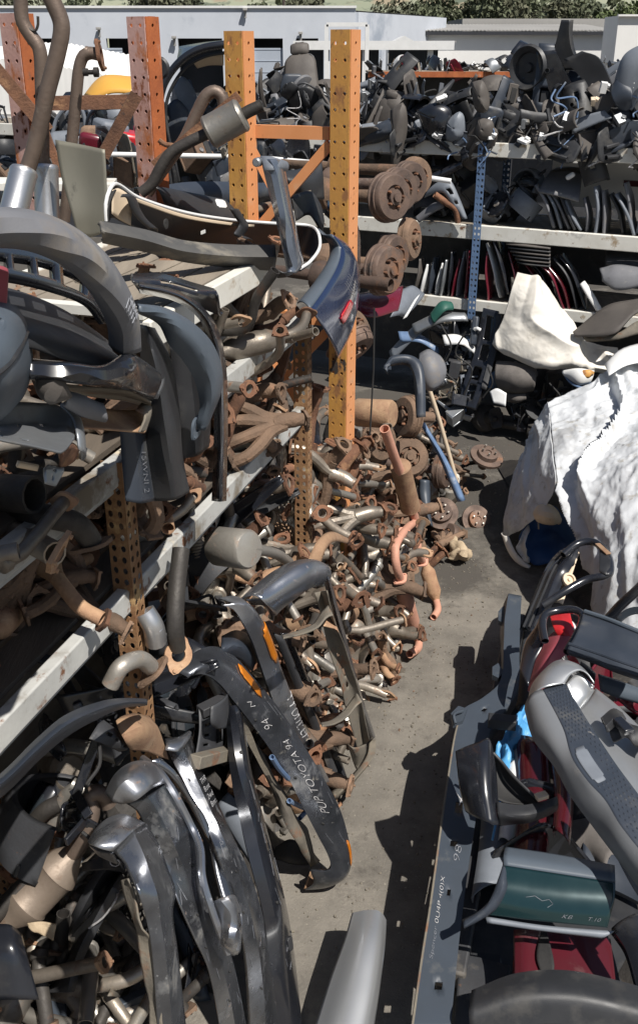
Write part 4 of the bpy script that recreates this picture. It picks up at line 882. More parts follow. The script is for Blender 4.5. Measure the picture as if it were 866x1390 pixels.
# black grille bumper under the flare
gb = empty('grille_bumper', tuple(T(60, 390, 'L', 0)), 'black grille bumper with square openings under the grey flare', 'bumper')
l = Loft([F('L', [(-80, 336, -.05), (0, 340, -.05), (70, 352, -.06), (130, 385, -.06), (150, 430, -.08)]), F('L', [(-80, 372, .03), (0, 376, .03), (70, 392, .02), (118, 412, .0), (140, 440, -.04)])], 48, 16)
l.build('grille_panel', M['plastic_gloss'], gb, .02, holes=((.3, .4, .25, .8), (.43, .53, .25, .8), (.57, .72, .25, .85), (.15, .27, .25, .8)))
tag(MB().beam(T(-40, 388, 'L', .06), T(8, 396, 'L', .06), .02, .09).build('trim_piece', M['pink_red'], bevel=.01), 'faded red painted corner peeking out at the left edge', 'trim')
# black bumper with step, tan bracket below
bb = empty('step_bumper', tuple(T(120, 480, 'L', 0)), 'big dusty black bumper with a long step ledge and a bare rusty bracket under it', 'bumper')
l1 = Loft([R('B3', 'L', [(-60, 20, -.12), (65, 50, -.12), (170, 85, -.12), (310, 150, -.12), (430, 230, -.12), (520, 300, -.14)]), R('B3', 'L', [(-60, 160, .02), (80, 165, .02), (220, 200, .02), (330, 235, .02), (440, 290, .02), (530, 340, .0)]),
           R('B3', 'L', [(-60, 245, .1), (140, 245, .1), (300, 292, .1), (430, 335, .1), (540, 368, .08), (570, 372, .05)]), R('B3', 'L', [(-60, 310, .12), (150, 320, .12), (280, 368, .12), (400, 398, .12), (500, 405, .11), (585, 352, .1)])], 36, 24)
l1.build('face', M['plastic'], bb, .006)
l2 = Loft([R('B3', 'L', [(120, 385, .05), (200, 392, .06), (330, 405, .1), (450, 420, .12), (520, 400, .12), (585, 355, .12), (650, 375, .06), (735, 440, .0)]), R('B3', 'L', [(120, 420, .1), (210, 430, .12), (340, 440, .16), (450, 455, .18), (540, 440, .18), (600, 405, .18), (660, 430, .12), (735, 480, .04)]),
           R('B3', 'L', [(120, 460, .08), (220, 468, .1), (340, 480, .14), (450, 494, .15), (560, 505, .15), (620, 520, .15), (680, 545, .1), (715, 562, .04)])], 44, 16, bulge=.012)
l2.build('step_ledge', M['plastic_gloss'], bb, .006)
Loft([R('B3', 'L', [(722, 405, .0), (775, 445, .0)]), R('B3', 'L', [(725, 480, .04), (768, 500, .02)]), R('B3', 'L', [(715, 558, .04), (740, 560, .02)])], 6, 8).build('end_bracket', M['zinc'], bb, .004)
Loft([R('B3', 'L', [(290, 490, .1), (420, 505, .1), (600, 520, .1), (712, 575, .06)]), R('B3', 'L', [(300, 520, -.15), (420, 545, -.15), (600, 570, -.15), (712, 600, -.1)])], 16, 8).build('bracket_roof', M['frame_tan'], bb, .004)
Loft([R('B3', 'L', [(370, 600, -.02), (480, 605, -.02), (600, 615, -.02), (712, 600, .0)]), R('B3', 'L', [(372, 660, .02), (480, 668, .02), (600, 678, .02), (702, 665, .02)]), R('B3', 'L', [(374, 696, .06), (480, 702, .06), (600, 712, .06), (682, 718, .06)])], 24, 10).build('bracket_floor', M['rust_light'], bb, .004)
Loft([R('B3', 'L', [(640, 610, .03), (665, 580, .0)]), R('B3', 'L', [(680, 640, .05), (712, 600, .02)]), R('B3', 'L', [(655, 715, .07), (685, 715, .05)])], 8, 12).build('bracket_cheek', M['frame_tan'], bb, .005)
Loft([R('B3', 'L', [(300, 520, .1), (400, 550, .12), (495, 605, .14)]), R('B3', 'L', [(305, 590, .1), (400, 640, .12), (490, 665, .13)])], 14, 8, bulge=.012, lip=.015).build('mounting_strap', M['plastic_grey'], bb, .005)
Loft([R('B3', 'L', [(215, 420, .1), (240, 410, .12), (270, 440, .12), (290, 520, .12)]), R('B3', 'L', [(225, 570, .1), (240, 580, .12), (265, 575, .12), (298, 560, .12)])], 10, 10, bulge=.02).build('lamp_bracket', M['plastic_taupe'], bb, .006)
# slate bumper corner at the very left edge
sb = empty('bumper_corner', tuple(T(10, 520, 'L', .1)), 'smooth slate blue plastic bumper corner cut by the left edge of the photo', 'bumper')
ls = Loft([R('B3', 'L', [(-260, 60, .0), (-60, 95, .05), (20, 108, .06), (75, 128, .05)]), R('B3', 'L', [(-260, 150, .12), (-60, 170, .17), (60, 180, .16), (118, 200, .08)]), R('B3', 'L', [(-260, 290, .16), (-60, 330, .22), (80, 310, .2), (142, 300, .08)]),
           R('B3', 'L', [(-260, 430, .16), (-60, 480, .22), (80, 460, .2), (150, 400, .08)]), R('B3', 'L', [(-260, 590, .12), (-60, 640, .17), (40, 600, .15), (115, 530, .06)]), R('B3', 'L', [(-260, 680, .05), (-60, 690, .1), (10, 650, .08), (60, 600, .02)])], 26, 36)
ls.build('cover', M['plastic_bluegrey'], sb, .006)
gm_ = MB(); gm_.tube(R('B3', 'L', [(-60, 480, .235), (40, 400, .225), (90, 330, .205), (130, 245, .11)]), .0045, 6, sub=20, hollow=False); gm_.build('groove_bead', M['plastic'], sb)
gm_ = MB(); gm_.tube(R('B3', 'L', [(-40, 170, .18), (5, 180, .185), (18, 205, .19), (0, 240, .2), (-30, 250, .2)]), .005, 6, sub=20, hollow=False); gm_.build('lamp_recess_rim', M['plastic_bluegrey'], sb)
# bright steel bumper end below it
zb = empty('bumper_end', tuple(T(60, 600, 'L', .15)), 'bright galvanised steel bumper end with square bolt holes at the left edge', 'bumper')
Loft([R('B3', 'L', [(-40, 590, .02), (80, 575, .02), (180, 578, .02), (270, 590, .03), (325, 630, .05), (355, 700, .08)]), R('B3', 'L', [(-40, 655, .03), (80, 655, .03), (180, 662, .03), (260, 668, .04), (318, 680, .06), (348, 718, .09)]),
      R('B3', 'L', [(-60, 690, .04), (70, 685, .04), (180, 682, .04), (260, 690, .05), (315, 695, .07), (350, 728, .1)]), R('B3', 'L', [(-80, 735, .2), (50, 764, .2), (150, 782, .2), (240, 803, .2), (292, 812, .2), (352, 745, .14)])], 48, 30).build('shelf_plate', M['zinc'], zb, .004,
      holes=((.33, .37, .2, .27), (.62, .66, .22, .3), (.3, .36, .78, .86), (.1, .14, .76, .84)))
Loft([R('B3', 'L', [(285, 590, .05), (335, 640, .08), (362, 720, .12), (372, 800, .13)]), R('B3', 'L', [(300, 585, .02), (352, 635, .04), (382, 720, .08), (388, 850, .1)])], 16, 6, bulge=.01).build('curved_cheek', M['zinc'], zb, .004)
Loft([R('B3', 'L', [(292, 812, .19), (340, 770, .15), (372, 800, .13)]), R('B3', 'L', [(280, 880, .12), (320, 870, .12), (350, 850, .12)])], 10, 6).build('dark_web', M['rust'], zb, .004)
tab = Loft([R('B3', 'L', [(225, 870, .12), (300, 885, .12)]), R('B3', 'L', [(208, 892, .13), (298, 905, .13)]), R('B3', 'L', [(215, 958, .14), (262, 970, .14)])], 10, 12); tab.build('mounting_tab', M['zinc'], zb, .004, holes=((.42, .55, .3, .42), (.42, .55, .68, .8)))
tag(Loft([R('B3', 'L', [(80, 860, .1), (180, 880, .1)]), R('B3', 'L', [(85, 870, .12), (182, 888, .12)])], 8, 4).build('steel_strip', M['cream'], thick=.01), 'pale narrow steel strip under the galvanised bumper end', 'strip')
LADD = .15
# hanging covers
lf('bumper_cover', 'dusty black bumper cover hanging over the shelf below the flare', 'bumper cover', [R('B4', 'L', [(92, 150, .08), (108, 300, .1), (122, 450, .1), (132, 600, .09), (150, 742, .08)]), R('B4', 'L', [(125, 155, .14), (158, 300, .17), (178, 450, .17), (192, 600, .15), (212, 740, .12)]), R('B4', 'L', [(150, 162, .06), (200, 270, .08), (222, 420, .08), (242, 575, .07), (272, 712, .06)])], 'plastic', nu=40, nv=16, lip=.012, wob=.012, seed=2)
l, o = lf('bumper_flap', 'blue black plastic flap with faint chalk writing hanging beside the rusty post', 'bumper flap', [R('B4', 'L', [(32, 505, .08), (40, 620, .08), (52, 742, .09)]), R('B4', 'L', [(80, 500, .11), (88, 620, .11), (100, 750, .11)]), R('B4', 'L', [(118, 498, .08), (135, 620, .08), (150, 740, .08)])], 'plastic_navy', nu=20, nv=10, wob=.006)
l.write('15WNI 2', M['chalk_faint'], o, .3, .85, .34, .6, shear=.1)
l, o = lf('wheel_arch_trim', 'ribbed slate grey curved wheel arch trim hanging over the black covers', 'wheel arch trim', [R('B4', 'L', [(92, 84, .12), (180, 95, .14), (268, 140, .16), (340, 212, .17), (374, 300, .17), (371, 372, .16), (345, 440, .15), (318, 502, .14)]), R('B4', 'L', [(92, 95, .16), (175, 118, .18), (240, 172, .2), (302, 240, .21), (335, 320, .21), (338, 390, .2), (325, 445, .18), (308, 502, .16)]), R('B4', 'L', [(92, 108, .12), (165, 150, .14), (197, 212, .16), (240, 262, .17), (282, 330, .17), (303, 420, .16), (294, 480, .15), (297, 503, .14)])], 'plastic_bluegrey', nu=44, nv=16, bulge=.006, lip=.012)
for k in range(7): v = .15 + k*.11; l.stroke(M['plastic_bluegrey'], o, [(.06 + i*.06, v + .015*math.sin(i)) for i in range(14)], .0018, 'rib', .001)
tag(MB().flange(T(267, 580, 'L', .14), LN, .03, 2, .008, .5).build('clip', M['plastic_bluegrey']), 'small round clip at the tip of the ribbed arch trim', 'clip')
lf('bumper_cover', 'long glossy black bumper cover curving down outermost over the shelf', 'bumper cover', [R('B4', 'L', [(98, 8, -.02), (230, 40, .02), (322, 106, .05), (368, 190, .06), (388, 300, .07), (393, 450, .07), (391, 600, .06), (388, 742, .06)]), R('B4', 'L', [(98, 22, .03), (228, 54, .06), (312, 118, .09), (352, 205, .1), (368, 315, .11), (372, 450, .1), (370, 600, .09), (368, 744, .08)]), R('B4', 'L', [(98, 42, -.04), (222, 72, -.02), (300, 132, .0), (338, 222, .02), (350, 340, .03), (350, 450, .03), (348, 600, .03), (342, 742, .03)])], 'plastic_gloss', nu=44, nv=14, lip=.012)
lf('bumper_cover', 'dull dark grey bumper cover hanging innermost behind the ribbed arch trim', 'bumper cover', [R('B4', 'L', [(200, 220, -.02), (215, 345, -.02), (225, 470, -.02), (240, 600, -.02)]), R('B4', 'L', [(260, 230, .02), (275, 345, .02), (285, 470, .02), (290, 590, .0)]), R('B4', 'L', [(310, 260, -.02), (325, 360, -.02), (335, 480, -.02), (330, 560, -.02)])], 'plastic', nu=24, nv=10, wob=.01, seed=5)
lf('bumper_cover', 'black bumper cover with a lamp slot lying under the shelf boards', 'bumper cover', [F('L', [(178, 372, -.3), (220, 372, -.25), (262, 384, -.15), (290, 392, -.02)]), F('L', [(180, 382, -.22), (225, 388, -.18), (262, 398, -.06), (296, 400, .05)]), F('L', [(190, 396, -.25), (230, 406, -.2), (268, 416, -.08), (300, 428, .02)])], 'plastic_gloss', nu=30, nv=14, lip=.012, holes=((.35, .75, .38, .55),))
LADD = 0.0
# covers lying along the top shelf
cb = empty('bumper_cover', tuple(T(280, 320, 'L', -.3)), 'cream and black bumper cover lying inside out along the top shelf', 'bumper cover')
top = F('L', [(145, 300, -.5), (144, 276, -.5), (150, 256, -.5), (160, 250, -.52), (188, 268, -.5), (250, 288, -.42), (310, 298, -.34), (370, 303, -.24), (418, 306, -.1), (432, 316, .0), (434, 335, .04), (421, 355, .06), (408, 364, .06)])
bot = F('L', [(150, 299, -.56), (150, 296, -.6), (154, 296, -.62), (163, 300, -.66), (190, 312, -.62), (250, 326, -.54), (310, 333, -.45), (370, 342, -.34), (405, 346, -.2), (418, 348, -.08), (421, 352, -.01), (412, 360, .02), (404, 366, .04)])
Loft([top, bot], 60, 12, bulge=-.01).build('cover_skin', M['plastic_navy'], cb, .006)
e = MB(); e.tube(cat(top, 70), .0075, 8, hollow=False); e.build('painted_edge', M['white_paint'], cb)
e = MB(); e.tube(cat([p + Vector((.006, .0, -.02)) for p in top[:5]], 20), .006, 8, hollow=False); e.build('seal', M['rubber'], cb)
Loft([F('L', [(153, 258, -.5), (162, 256, -.5), (180, 268, -.48)]), F('L', [(152, 290, -.5), (166, 300, -.5), (178, 306, -.47)])], 10, 8).build('primer_end', M['cream'], cb, .004)
Loft([F('L', [(182, 268, -.47), (250, 291, -.4), (320, 303, -.3), (345, 305, -.27)]), F('L', [(184, 274, -.47), (250, 296, -.4), (320, 307, -.3), (345, 308, -.27)])], 18, 4).build('primer_band', M['cream'], cb, .004)
for pts in (((164, 267), (172, 268), (178, 283), (188, 298), (203, 311)), ((312, 283), (318, 293), (325, 305), (318, 318), (332, 326))):
    rr = [(x, y, -.44 if pts[0][0] < 200 else -.26) for x, y in pts]; Loft([F('L', [(a, b, c) for a, b, c in rr]), F('L', [(a+12, b+3, c-.03) for a, b, c in rr])], 20, 6, bulge=.012).build('end_bracket', M['plastic'], cb, .006)
MB().disc(T(225, 304, 'L', -.42), LN, [(.022, 0), (.022, .004), (.017, .006), (0, .002)], 18).build('hole_plug', M['rubber'], cb)
for pp in ((276, 315), (298, 349)): MB().box(T(*pp, 'L', -.33), (.045, .003, .014), Matrix((LU, LN, Vector((0, 0, 1)))).transposed()).build('paper_tag', M['white_paint'], cb, smooth=False)
LADD = .07
M['bar_grey'] = mat('dusty_grey_bar', (.14, .135, .125), (.08, .08, .08), 5, .6, .75, metal=.3, bump=.15, spots=[((.3, .27, .22), 4, .55, .18, .9), ((.3, .15, .06), 12, .66, .08, .95)])
lrb, o = lf('reinforcement_bar', 'dusty grey steel bumper reinforcement bar in front of the cream cover', 'reinforcement bar', [F('L', [(136, 302, -.42), (200, 314, -.36), (250, 328, -.26), (320, 334, -.14), (373, 334, -.03)]), F('L', [(138, 314, -.38), (200, 327, -.32), (250, 341, -.22), (320, 348, -.1), (374, 349, .0)]), F('L', [(140, 328, -.42), (200, 341, -.36), (250, 354, -.26), (320, 362, -.14), (373, 366, -.03)])], 'bar_grey', thick=.012, nu=40, nv=11, lip=.012, lin=True)
LADD = 0.0
for u in (.2, .33, .48, .62, .78): lrb.patch('access_hole_patch', M['rubber'], o, u, u+.02, .45, .6, .003, 2)  # no openings here: black patches painted for the shade inside them
lf('bumper_cover', 'long flat black bumper cover lying at the back of the top shelf', 'bumper cover', [F('L', [(205, 256, -1.0), (250, 248, -.95), (310, 247, -.85), (366, 249, -.75)]), F('L', [(210, 270, -.95), (255, 264, -.9), (315, 262, -.8), (372, 258, -.7)]), F('L', [(232, 293, -.95), (270, 288, -.9), (325, 280, -.8), (375, 268, -.7)])], 'plastic_navy', nu=30, nv=12, bulge=.02, lip=.012)
l, o = lf('bumper_cover', 'dark bumper cover with a torn white sticker behind the cream one', 'bumper cover', [F('L', [(208, 252, -.8), (260, 262, -.74), (310, 272, -.66), (380, 284, -.5)]), F('L', [(215, 262, -.78), (260, 277, -.72), (310, 288, -.62), (380, 298, -.46)]), F('L', [(225, 280, -.78), (260, 290, -.7), (310, 297, -.6), (380, 304, -.44)])], 'plastic', nu=30, nv=12, bulge=.015)
l.patch('torn_sticker', M['white_paint'], o, .47, .55, .15, .6, .005)
lf('bumper_wing', 'black flared bumper wing sweeping up left of the orange post', 'bumper wing', [F('L', [(385, 232, -.5), (405, 230, -.46), (424, 220, -.42), (435, 203, -.4)]), F('L', [(390, 245, -.46), (408, 245, -.4), (426, 243, -.36), (438, 235, -.34)]), F('L', [(395, 262, -.46), (412, 266, -.4), (428, 270, -.36), (440, 271, -.34)])], 'plastic', nu=20, nv=14)
lf('reinforcement_bar', 'pale brown steel bar end behind the upright grey bumper', 'reinforcement bar', [F('L', [(322, 288, -.6), (360, 276, -.5), (395, 266, -.4), (422, 259, -.3)]), F('L', [(324, 296, -.58), (362, 286, -.48), (398, 276, -.38), (424, 270, -.28)])], 'frame_tan', thick=.01, nu=16, nv=5, bulge=.02)
lf('bumper_cover', 'folded dark cover end with a pale edge behind the upright grey bumper', 'bumper cover', [F('L', [(396, 268, -.3), (422, 260, -.28), (436, 280, -.25), (440, 300, -.22)]), F('L', [(402, 300, -.28), (420, 292, -.25), (430, 305, -.2), (438, 318, -.18)])], 'plastic', nu=16, nv=8)
# upright chrome-grey bumper
ug = empty('bumper_bar', tuple(T(390, 360, 'L', .1)), 'shiny dark grey bumper bar standing upright in front of the covers', 'bumper')
Loft([R('B2', 'L', [(362, 52, .0), (378, 120, .03), (400, 210, .05), (430, 330, .08), (458, 450, .1), (480, 560, .12), (478, 600, .12)]), R('B2', 'L', [(415, 58, .08), (430, 130, .1), (450, 230, .12), (475, 350, .15), (498, 470, .17), (515, 560, .18), (500, 592, .18)]), R('B2', 'L', [(470, 78, .02), (488, 190, .04), (508, 290, .06), (528, 390, .09), (545, 480, .11), (558, 530, .12), (550, 560, .12)])], 36, 14, bulge=.01, lip=.012).build('face', M['slate_gloss'], ug, .005)
Loft([R('B2', 'L', [(358, 48, .0), (400, 50, .04), (455, 66, .02)]), R('B2', 'L', [(378, 108, .06), (430, 108, .1), (484, 112, .05)])], 12, 8, bulge=.02).build('end_cap', M['plastic_cool'], ug, .006)
MB().disc(T(350, 220, 'L', .02), LU, [(.012, -.02), (.018, -.015), (.018, .015), (.012, .02)], 10).build('bolt', M['zinc'], ug)
Loft([R('B2', 'L', [(425, 570, .12), (470, 590, .16), (520, 560, .16)]), R('B2', 'L', [(440, 612, .1), (480, 608, .15), (528, 580, .14)])], 12, 6).build('lower_lip', M['plastic'], ug, .006)
# navy bumper with red reflector
nb = empty('bumper_corner', tuple(T(450, 420, 'L', .15)), 'navy blue painted bumper corner with a red reflector hanging over the rack end', 'bumper')
r1 = F('L', [(432, 310, -.05), (445, 322, .0), (449, 345, .03), (430, 380, .05), (404, 412, .06)]); r2 = F('L', [(450, 318, .06), (462, 336, .1), (459, 358, .12), (442, 390, .14), (421, 420, .14)])
r3 = F('L', [(468, 332, .08), (478, 352, .12), (476, 388, .15), (463, 424, .16), (442, 454, .15)]); r4 = F('L', [(478, 345, .02), (487, 372, .05), (486, 412, .08), (476, 452, .1), (459, 487, .11)])
Loft([r1, r2], 30, 10, bulge=.02).build('top_cap', M['plastic_bluegrey'], nb, .005)
ln = Loft([r2, r3, r4], 30, 14, bulge=.01); ln.build('painted_face', M['navy_paint'], nb, .005)
ln.patch('reflector', M['red_lens'], nb, .5, .76, .34, .5, .007)
for k in range(5): ln.stroke(M['chalk'], nb, [(.3 + k*.03, .18), (.32+k*.03, .32), (.3+k*.03, .44)], .001, 'scratch')
lf('bumper_corner', 'glossy blue black bumper corner behind the navy one', 'bumper', [F('L', [(444, 272, -.15), (470, 284, -.08), (486, 308, -.02), (489, 350, .0), (487, 402, .0)]), F('L', [(444, 282, -.1), (462, 295, -.03), (474, 318, .03), (478, 352, .04), (480, 395, .03)]), F('L', [(440, 290, -.16), (455, 305, -.1), (464, 325, -.05), (468, 352, -.03), (472, 390, -.02)])], 'plastic_gloss', nu=28, nv=12, lip=.012)
# ------------------------------------------------------------------ exhausts standing at the upper left
def stand(name, label, cat_, parts):
    e_ = empty(name, tuple(parts[0][1][-1]), label, cat_)
    for nm, pts, r, mt in parts: MB().tube(pts, r, 12, sub=max(8, len(pts)*6)).build(nm, M[mt], e_)
    return e_
YS = 4.35
def Y_(pts, Y): return F('Y', [(x, y, Y) for x, y in pts])
def can(e_, a, b_, r, mt, name='muffler_can'):
    L = (b_-a).length/2; MB().disc((a+b_)/2, b_-a, [(.02, -L-.012), (r*.9, -L-.008), (r*.99, -L), (r*1.03, -L+.006), (r, -L+.016), (r, L-.016), (r*1.03, L-.006), (r*.99, L), (r*.9, L+.008), (.02, L+.012)], 28).build(name, M[mt], e_)
e = stand('exhaust_pipe', 'long brown bent exhaust pipe with a bright can leaning at the upper left corner', 'exhaust', [('pipe', Y_([(64, -14), (74, 6), (84, 34), (79, 70), (66, 120), (56, 165), (46, 205), (36, 236)], 4.2), .034, 'pipe_brown')])
can(e, T(33, 232, 'Y', 4.2), T(16, 300, 'Y', 4.1), .058, 'alu')
e = stand('exhaust_pipe', 'grey exhaust pipe with an upright silver can beside the leaning one', 'exhaust', [('pipe', Y_([(28, -14), (31, 28), (42, 48), (54, 66), (57, 110), (58, 160), (59, 228)], 4.45), .03, 'pipe_brown')])
can(e, T(63, 226, 'Y', 4.45), T(65, 304, 'Y', 4.4), .054, 'alu')
MB().tube(Y_([(38, 38), (48, 42), (52, 34), (52, 22)], 4.43), .006, 6, sub=10).build('hanger_hook', M['steel_dark'], e)
e = stand('exhaust_pipe', 'slim hook topped exhaust pipe standing before the pink posts', 'exhaust', [('pipe', Y_([(88, 300), (92, 260), (98, 195), (104, 130), (108, 92), (114, 76), (124, 72), (134, 74)], 4.5), .026, 'pipe_brown')])
MB().flange(T(136, 75, 'Y', 4.5), (1, .05, .1), .05, 2, .015, .55, roll=1.2).build('flange', M['rust'], e)
MB().disc(T(123, 98, 'Y', 4.42), (1, 0, 0), [(.01, -.03), (.016, -.03), (.016, -.01), (.01, -.01), (.01, .015), (.02, .015), (.02, .035), (0, .035)], 10).build('sensor', M['steel_dark'], e)
lf('steel_sheet', 'stained flat steel sheet standing upright behind the flare', 'sheet', [F('Y', [(76, 190, 4.3), (84, 240, 4.25), (98, 290, 4.2), (106, 320, 4.2)]), F('Y', [(110, 196, 4.27), (115, 240, 4.24), (120, 290, 4.2), (122, 322, 4.2)]), F('Y', [(143, 203, 4.22), (145, 240, 4.2), (144, 290, 4.18), (136, 318, 4.18)])], 'sheet_dull', thick=.004, nu=20, nv=14, wob=.01)
e = stand('muffler', 'grey round muffler with a dark tail pipe held up before the orange post', 'muffler', [('inlet_pipe', Y_([(192, 262), (206, 250), (218, 228), (232, 208), (255, 194), (284, 180)], 4.75), .027, 'steel_dark'), ('tail_pipe', Y_([(326, 158), (340, 150), (356, 143)], 4.75), .028, 'steel_dark')])
can(e, T(284, 180, 'Y', 4.75), T(328, 156, 'Y', 4.75), .076, 'steel_grey', 'can')
stand('exhaust_pipe', 'brown hooked pipe curving over behind the round muffler', 'exhaust', [('pipe', Y_([(200, 262), (225, 225), (250, 190), (268, 152), (280, 130), (292, 124), (302, 132), (304, 145)], 5.0), .03, 'pipe_brown')])
tag(MB().beam(T(210, 225, 'Y', 4.95), T(325, 130, 'Y', 4.95), .03, .05).build('angle_iron', M['rust'], smooth=False), 'rusty angle iron slanting up behind the round muffler', 'angle iron')
tag(MB().tube(Y_([(216, 190), (224, 196), (236, 198), (246, 205)], 4.8), .012, 8, sub=10).build('hanger_rod', M['rust']), 'small bent rusty hanger rod left of the round muffler', 'rod')
# near-end tubes on the shelves at the left edge
e = stand('exhaust_tip', 'wide open dark exhaust tip pointing out at the left edge', 'exhaust', [('pipe', F('L', [(-60, 662, -.3), (0, 668, -.1), (48, 672, .02)]), .052, 'steel_dark')])
e = stand('exhaust_pipe', 'dark bent pipe drooping over the upper shelf beam at the left', 'exhaust', [('pipe', F('L', [(0, 690, -.2), (60, 700, .0), (105, 712, .05), (124, 735, .06)]), .034, 'steel_dark')])
MB().flange(T(125, 740, 'L', .06), (.2, -.2, -1), .05, 2, .012, .6).build('flange', M['cast'], e)
e = stand('exhaust_pipe', 'tan tipped pipe with a round flange poking out of the left shelf', 'exhaust', [('pipe', F('L', [(-10, 715, -.2), (30, 728, -.05), (75, 752, .1)]), .035, 'steel_brown')])
MB().flange(T(78, 754, 'L', .11), (.9, -.1, -.4), .052, 3, .014, .6).build('flange', M['rust_light'], e)
e = stand('exhaust_pipe', 'long dark downpipe with a flanged foot hanging below the shelf beam', 'exhaust', [('pipe', F('L', [(246, 745, .06), (240, 800, .08), (238, 850, .1), (241, 880, .1)]), .032, 'steel_dark')])
MB().flange(T(242, 889, 'L', .11), (.4, -.8, .5), .05, 2, .014, .5, roll=.4).build('flange', M['rust_light'], e)
e = stand('exhaust_pipe', 'bright bent pipe hooked behind the near rusty post', 'exhaust', [('pipe', F('L', [(150, 930, .0), (165, 905, .03), (190, 895, .05), (205, 905, .06)]), .03, 'steel_grey')])
MB().flange(T(208, 912, 'L', .06), (.6, .0, -.8), .05, 2, .014, .5).build('flange', M['cast'], e)
e = stand('exhaust_pipe', 'silver elbow pipe right of the near rusty post', 'exhaust', [('pipe', F('L', [(196, 830, .02), (208, 850, .05), (212, 872, .05)]), .038, 'alu')])
# ------------------------------------------------------------------ left side, lower: bumpers leaning against the rack
lb = lf
M['chrome_bumper'] = mat('scuffed_dark_chrome', (.15, .16, .185), (.05, .054, .062), 3.5, .16, .4, metal=.7, bump=.25, bscale=9, spots=[((.3, .3, .3), 5, .57, .16, .7, .2), ((.035, .035, .037), 4, .58, .12, .5), ((.28, .26, .22), 16, .63, .1, .85, 0.0)])
ab = empty('amber_bumper', tuple(T(440, 1190, 'Z', 0)), 'long chrome bumper with chalk writing and amber side lamps leaning on the heap', 'bumper')
o1 = R('B7', 'Z', [(66, 482, 1.6), (118, 412, 1.62), (190, 384, 1.6), (268, 418, 1.5), (350, 508, 1.34), (430, 605, 1.18), (520, 735, .96), (600, 868, .74), (670, 1000, .52), (704, 1120, .33), (712, 1200, .21), (690, 1255, .13), (625, 1290, .07), (540, 1300, .05)])
o3 = R('B7', 'Z', [(78, 502, 1.56), (148, 484, 1.58), (212, 516, 1.5), (270, 585, 1.38), (345, 680, 1.2), (420, 785, 1.0), (480, 880, .82), (540, 1000, .62), (592, 1100, .44), (628, 1170, .31), (638, 1215, .24), (622, 1232, .22), (590, 1232, .22), (560, 1228, .22)])
o2 = [(a + b) / 2 + LN*.03 + Vector((0, -.01, .005)) for a, b in zip(o1, o3)]
la = Loft([o1, o2, o3], 90, 16, lip=.01); la.build('face', M['chrome_bumper'], ab, .006)
for u_, v_ in ((.3, .85), (.42, .3), (.56, .8), (.68, .28), (.74, .7)): la.patch('bolt_hole_patch', M['rubber'], ab, u_, u_+.008, v_, v_+.07, .005, 3)  # black patches stand in for the shade inside bolt holes
for k in range(14): u_ = random.uniform(.1, .9); v_ = random.uniform(.1, .8); la.stroke(M['chalk_faint'], ab, [(u_, v_), (u_ + random.uniform(.01, .05), v_ + random.uniform(-.12, .12))], .0006, 'scratch', .0045)
la.patch('amber_lamp', M['amber'], ab, .175, .275, .16, .46, .008); la.patch('amber_lamp', M['amber'], ab, .795, .865, .03, .22, .006)
la.write('PUP TOYOTA 94', M['chalk'], ab, .70, .42, .45, .64); la.write('94', M['chalk'], ab, .355, .32, .62, .82)
la.stroke(M['chalk'], ab, [(.235, .8), (.245, .72), (.255, .8), (.265, .7)], .0014)
Loft([R('B7', 'L', [(560, 1232, .36), (600, 1222, .37), (634, 1226, .38)]), R('B7', 'Z', [(535, 1298, .05), (590, 1290, .06), (640, 1262, .1)])], 14, 10).build('rusty_inner_end', M['rust_light'], ab, .004)
# strip behind it
lb('valance_strip', 'dusty wavy steel valance strip leaning left of the amber bumper', 'strip', [R('B7', 'L', [(262, 618, .12), (330, 760, .16), (420, 950, .24), (482, 1090, .3), (562, 1215, .34)]), R('B7', 'L', [(285, 620, .15), (355, 780, .2), (440, 945, .27), (515, 1090, .32), (585, 1205, .36)]), R('B7', 'L', [(305, 640, .12), (378, 800, .16), (455, 935, .24), (545, 1085, .3), (600, 1190, .34)])], 'frame_tan', nu=44, nv=8, wob=.03, wscale=5)
for k, pts in enumerate((((415, 800), (440, 840), (475, 880)), ((480, 965), (520, 985), (545, 1000), (520, 1030)))):
    tag(MB().tube(R('B7', 'L', [(x, y, .3) for x, y in pts]), .012, 8, sub=14).build('blue_tube', M['blue_trim']), ('blue bent tube showing behind the chalked bumper, upper one', 'blue looped tube showing behind the chalked bumper, lower one')[k], 'tube')
# second bumper with amber lamp, behind
a2 = empty('amber_bumper', tuple(T(380, 950, 'L', .0)), 'second chrome bumper with an amber lamp and pale writing tucked behind the first', 'bumper')
q1 = R('B7', 'L', [(215, 200, .05), (280, 194, .1), (335, 235, .12), (375, 310, .12), (410, 395, .12), (450, 490, .14), (505, 630, .17), (560, 760, .2), (610, 870, .24)])
q3 = R('B7', 'L', [(225, 225, .08), (268, 238, .12), (305, 290, .15), (345, 370, .16), (372, 450, .16), (410, 560, .18), (460, 690, .21), (520, 810, .24), (580, 900, .28)])
q2 = [(a + b)/2 + LN*.05 for a, b in zip(q1, q3)]
l2 = Loft([q1, q2, q3], 60, 14, lip=.01); l2.build('face', M['chrome'], a2, .006)
l2.patch('amber_lamp', M['amber'], a2, .16, .34, .3, .72, .007); l2.write('Frontier', M['chalk'], a2, .5, .72, .72, .3)
lb('inner_fender', 'dark rounded inner fender between the two amber lamp bumpers', 'inner fender', [R('B7', 'L', [(225, 345, .02), (280, 322, .04), (340, 350, .06), (370, 420, .06)]), R('B7', 'L', [(225, 390, .08), (280, 375, .12), (325, 400, .13), (350, 450, .12)]), R('B7', 'L', [(240, 450, .06), (280, 430, .1), (310, 445, .11), (340, 480, .1)])], 'plastic_navy', nu=24, nv=14)
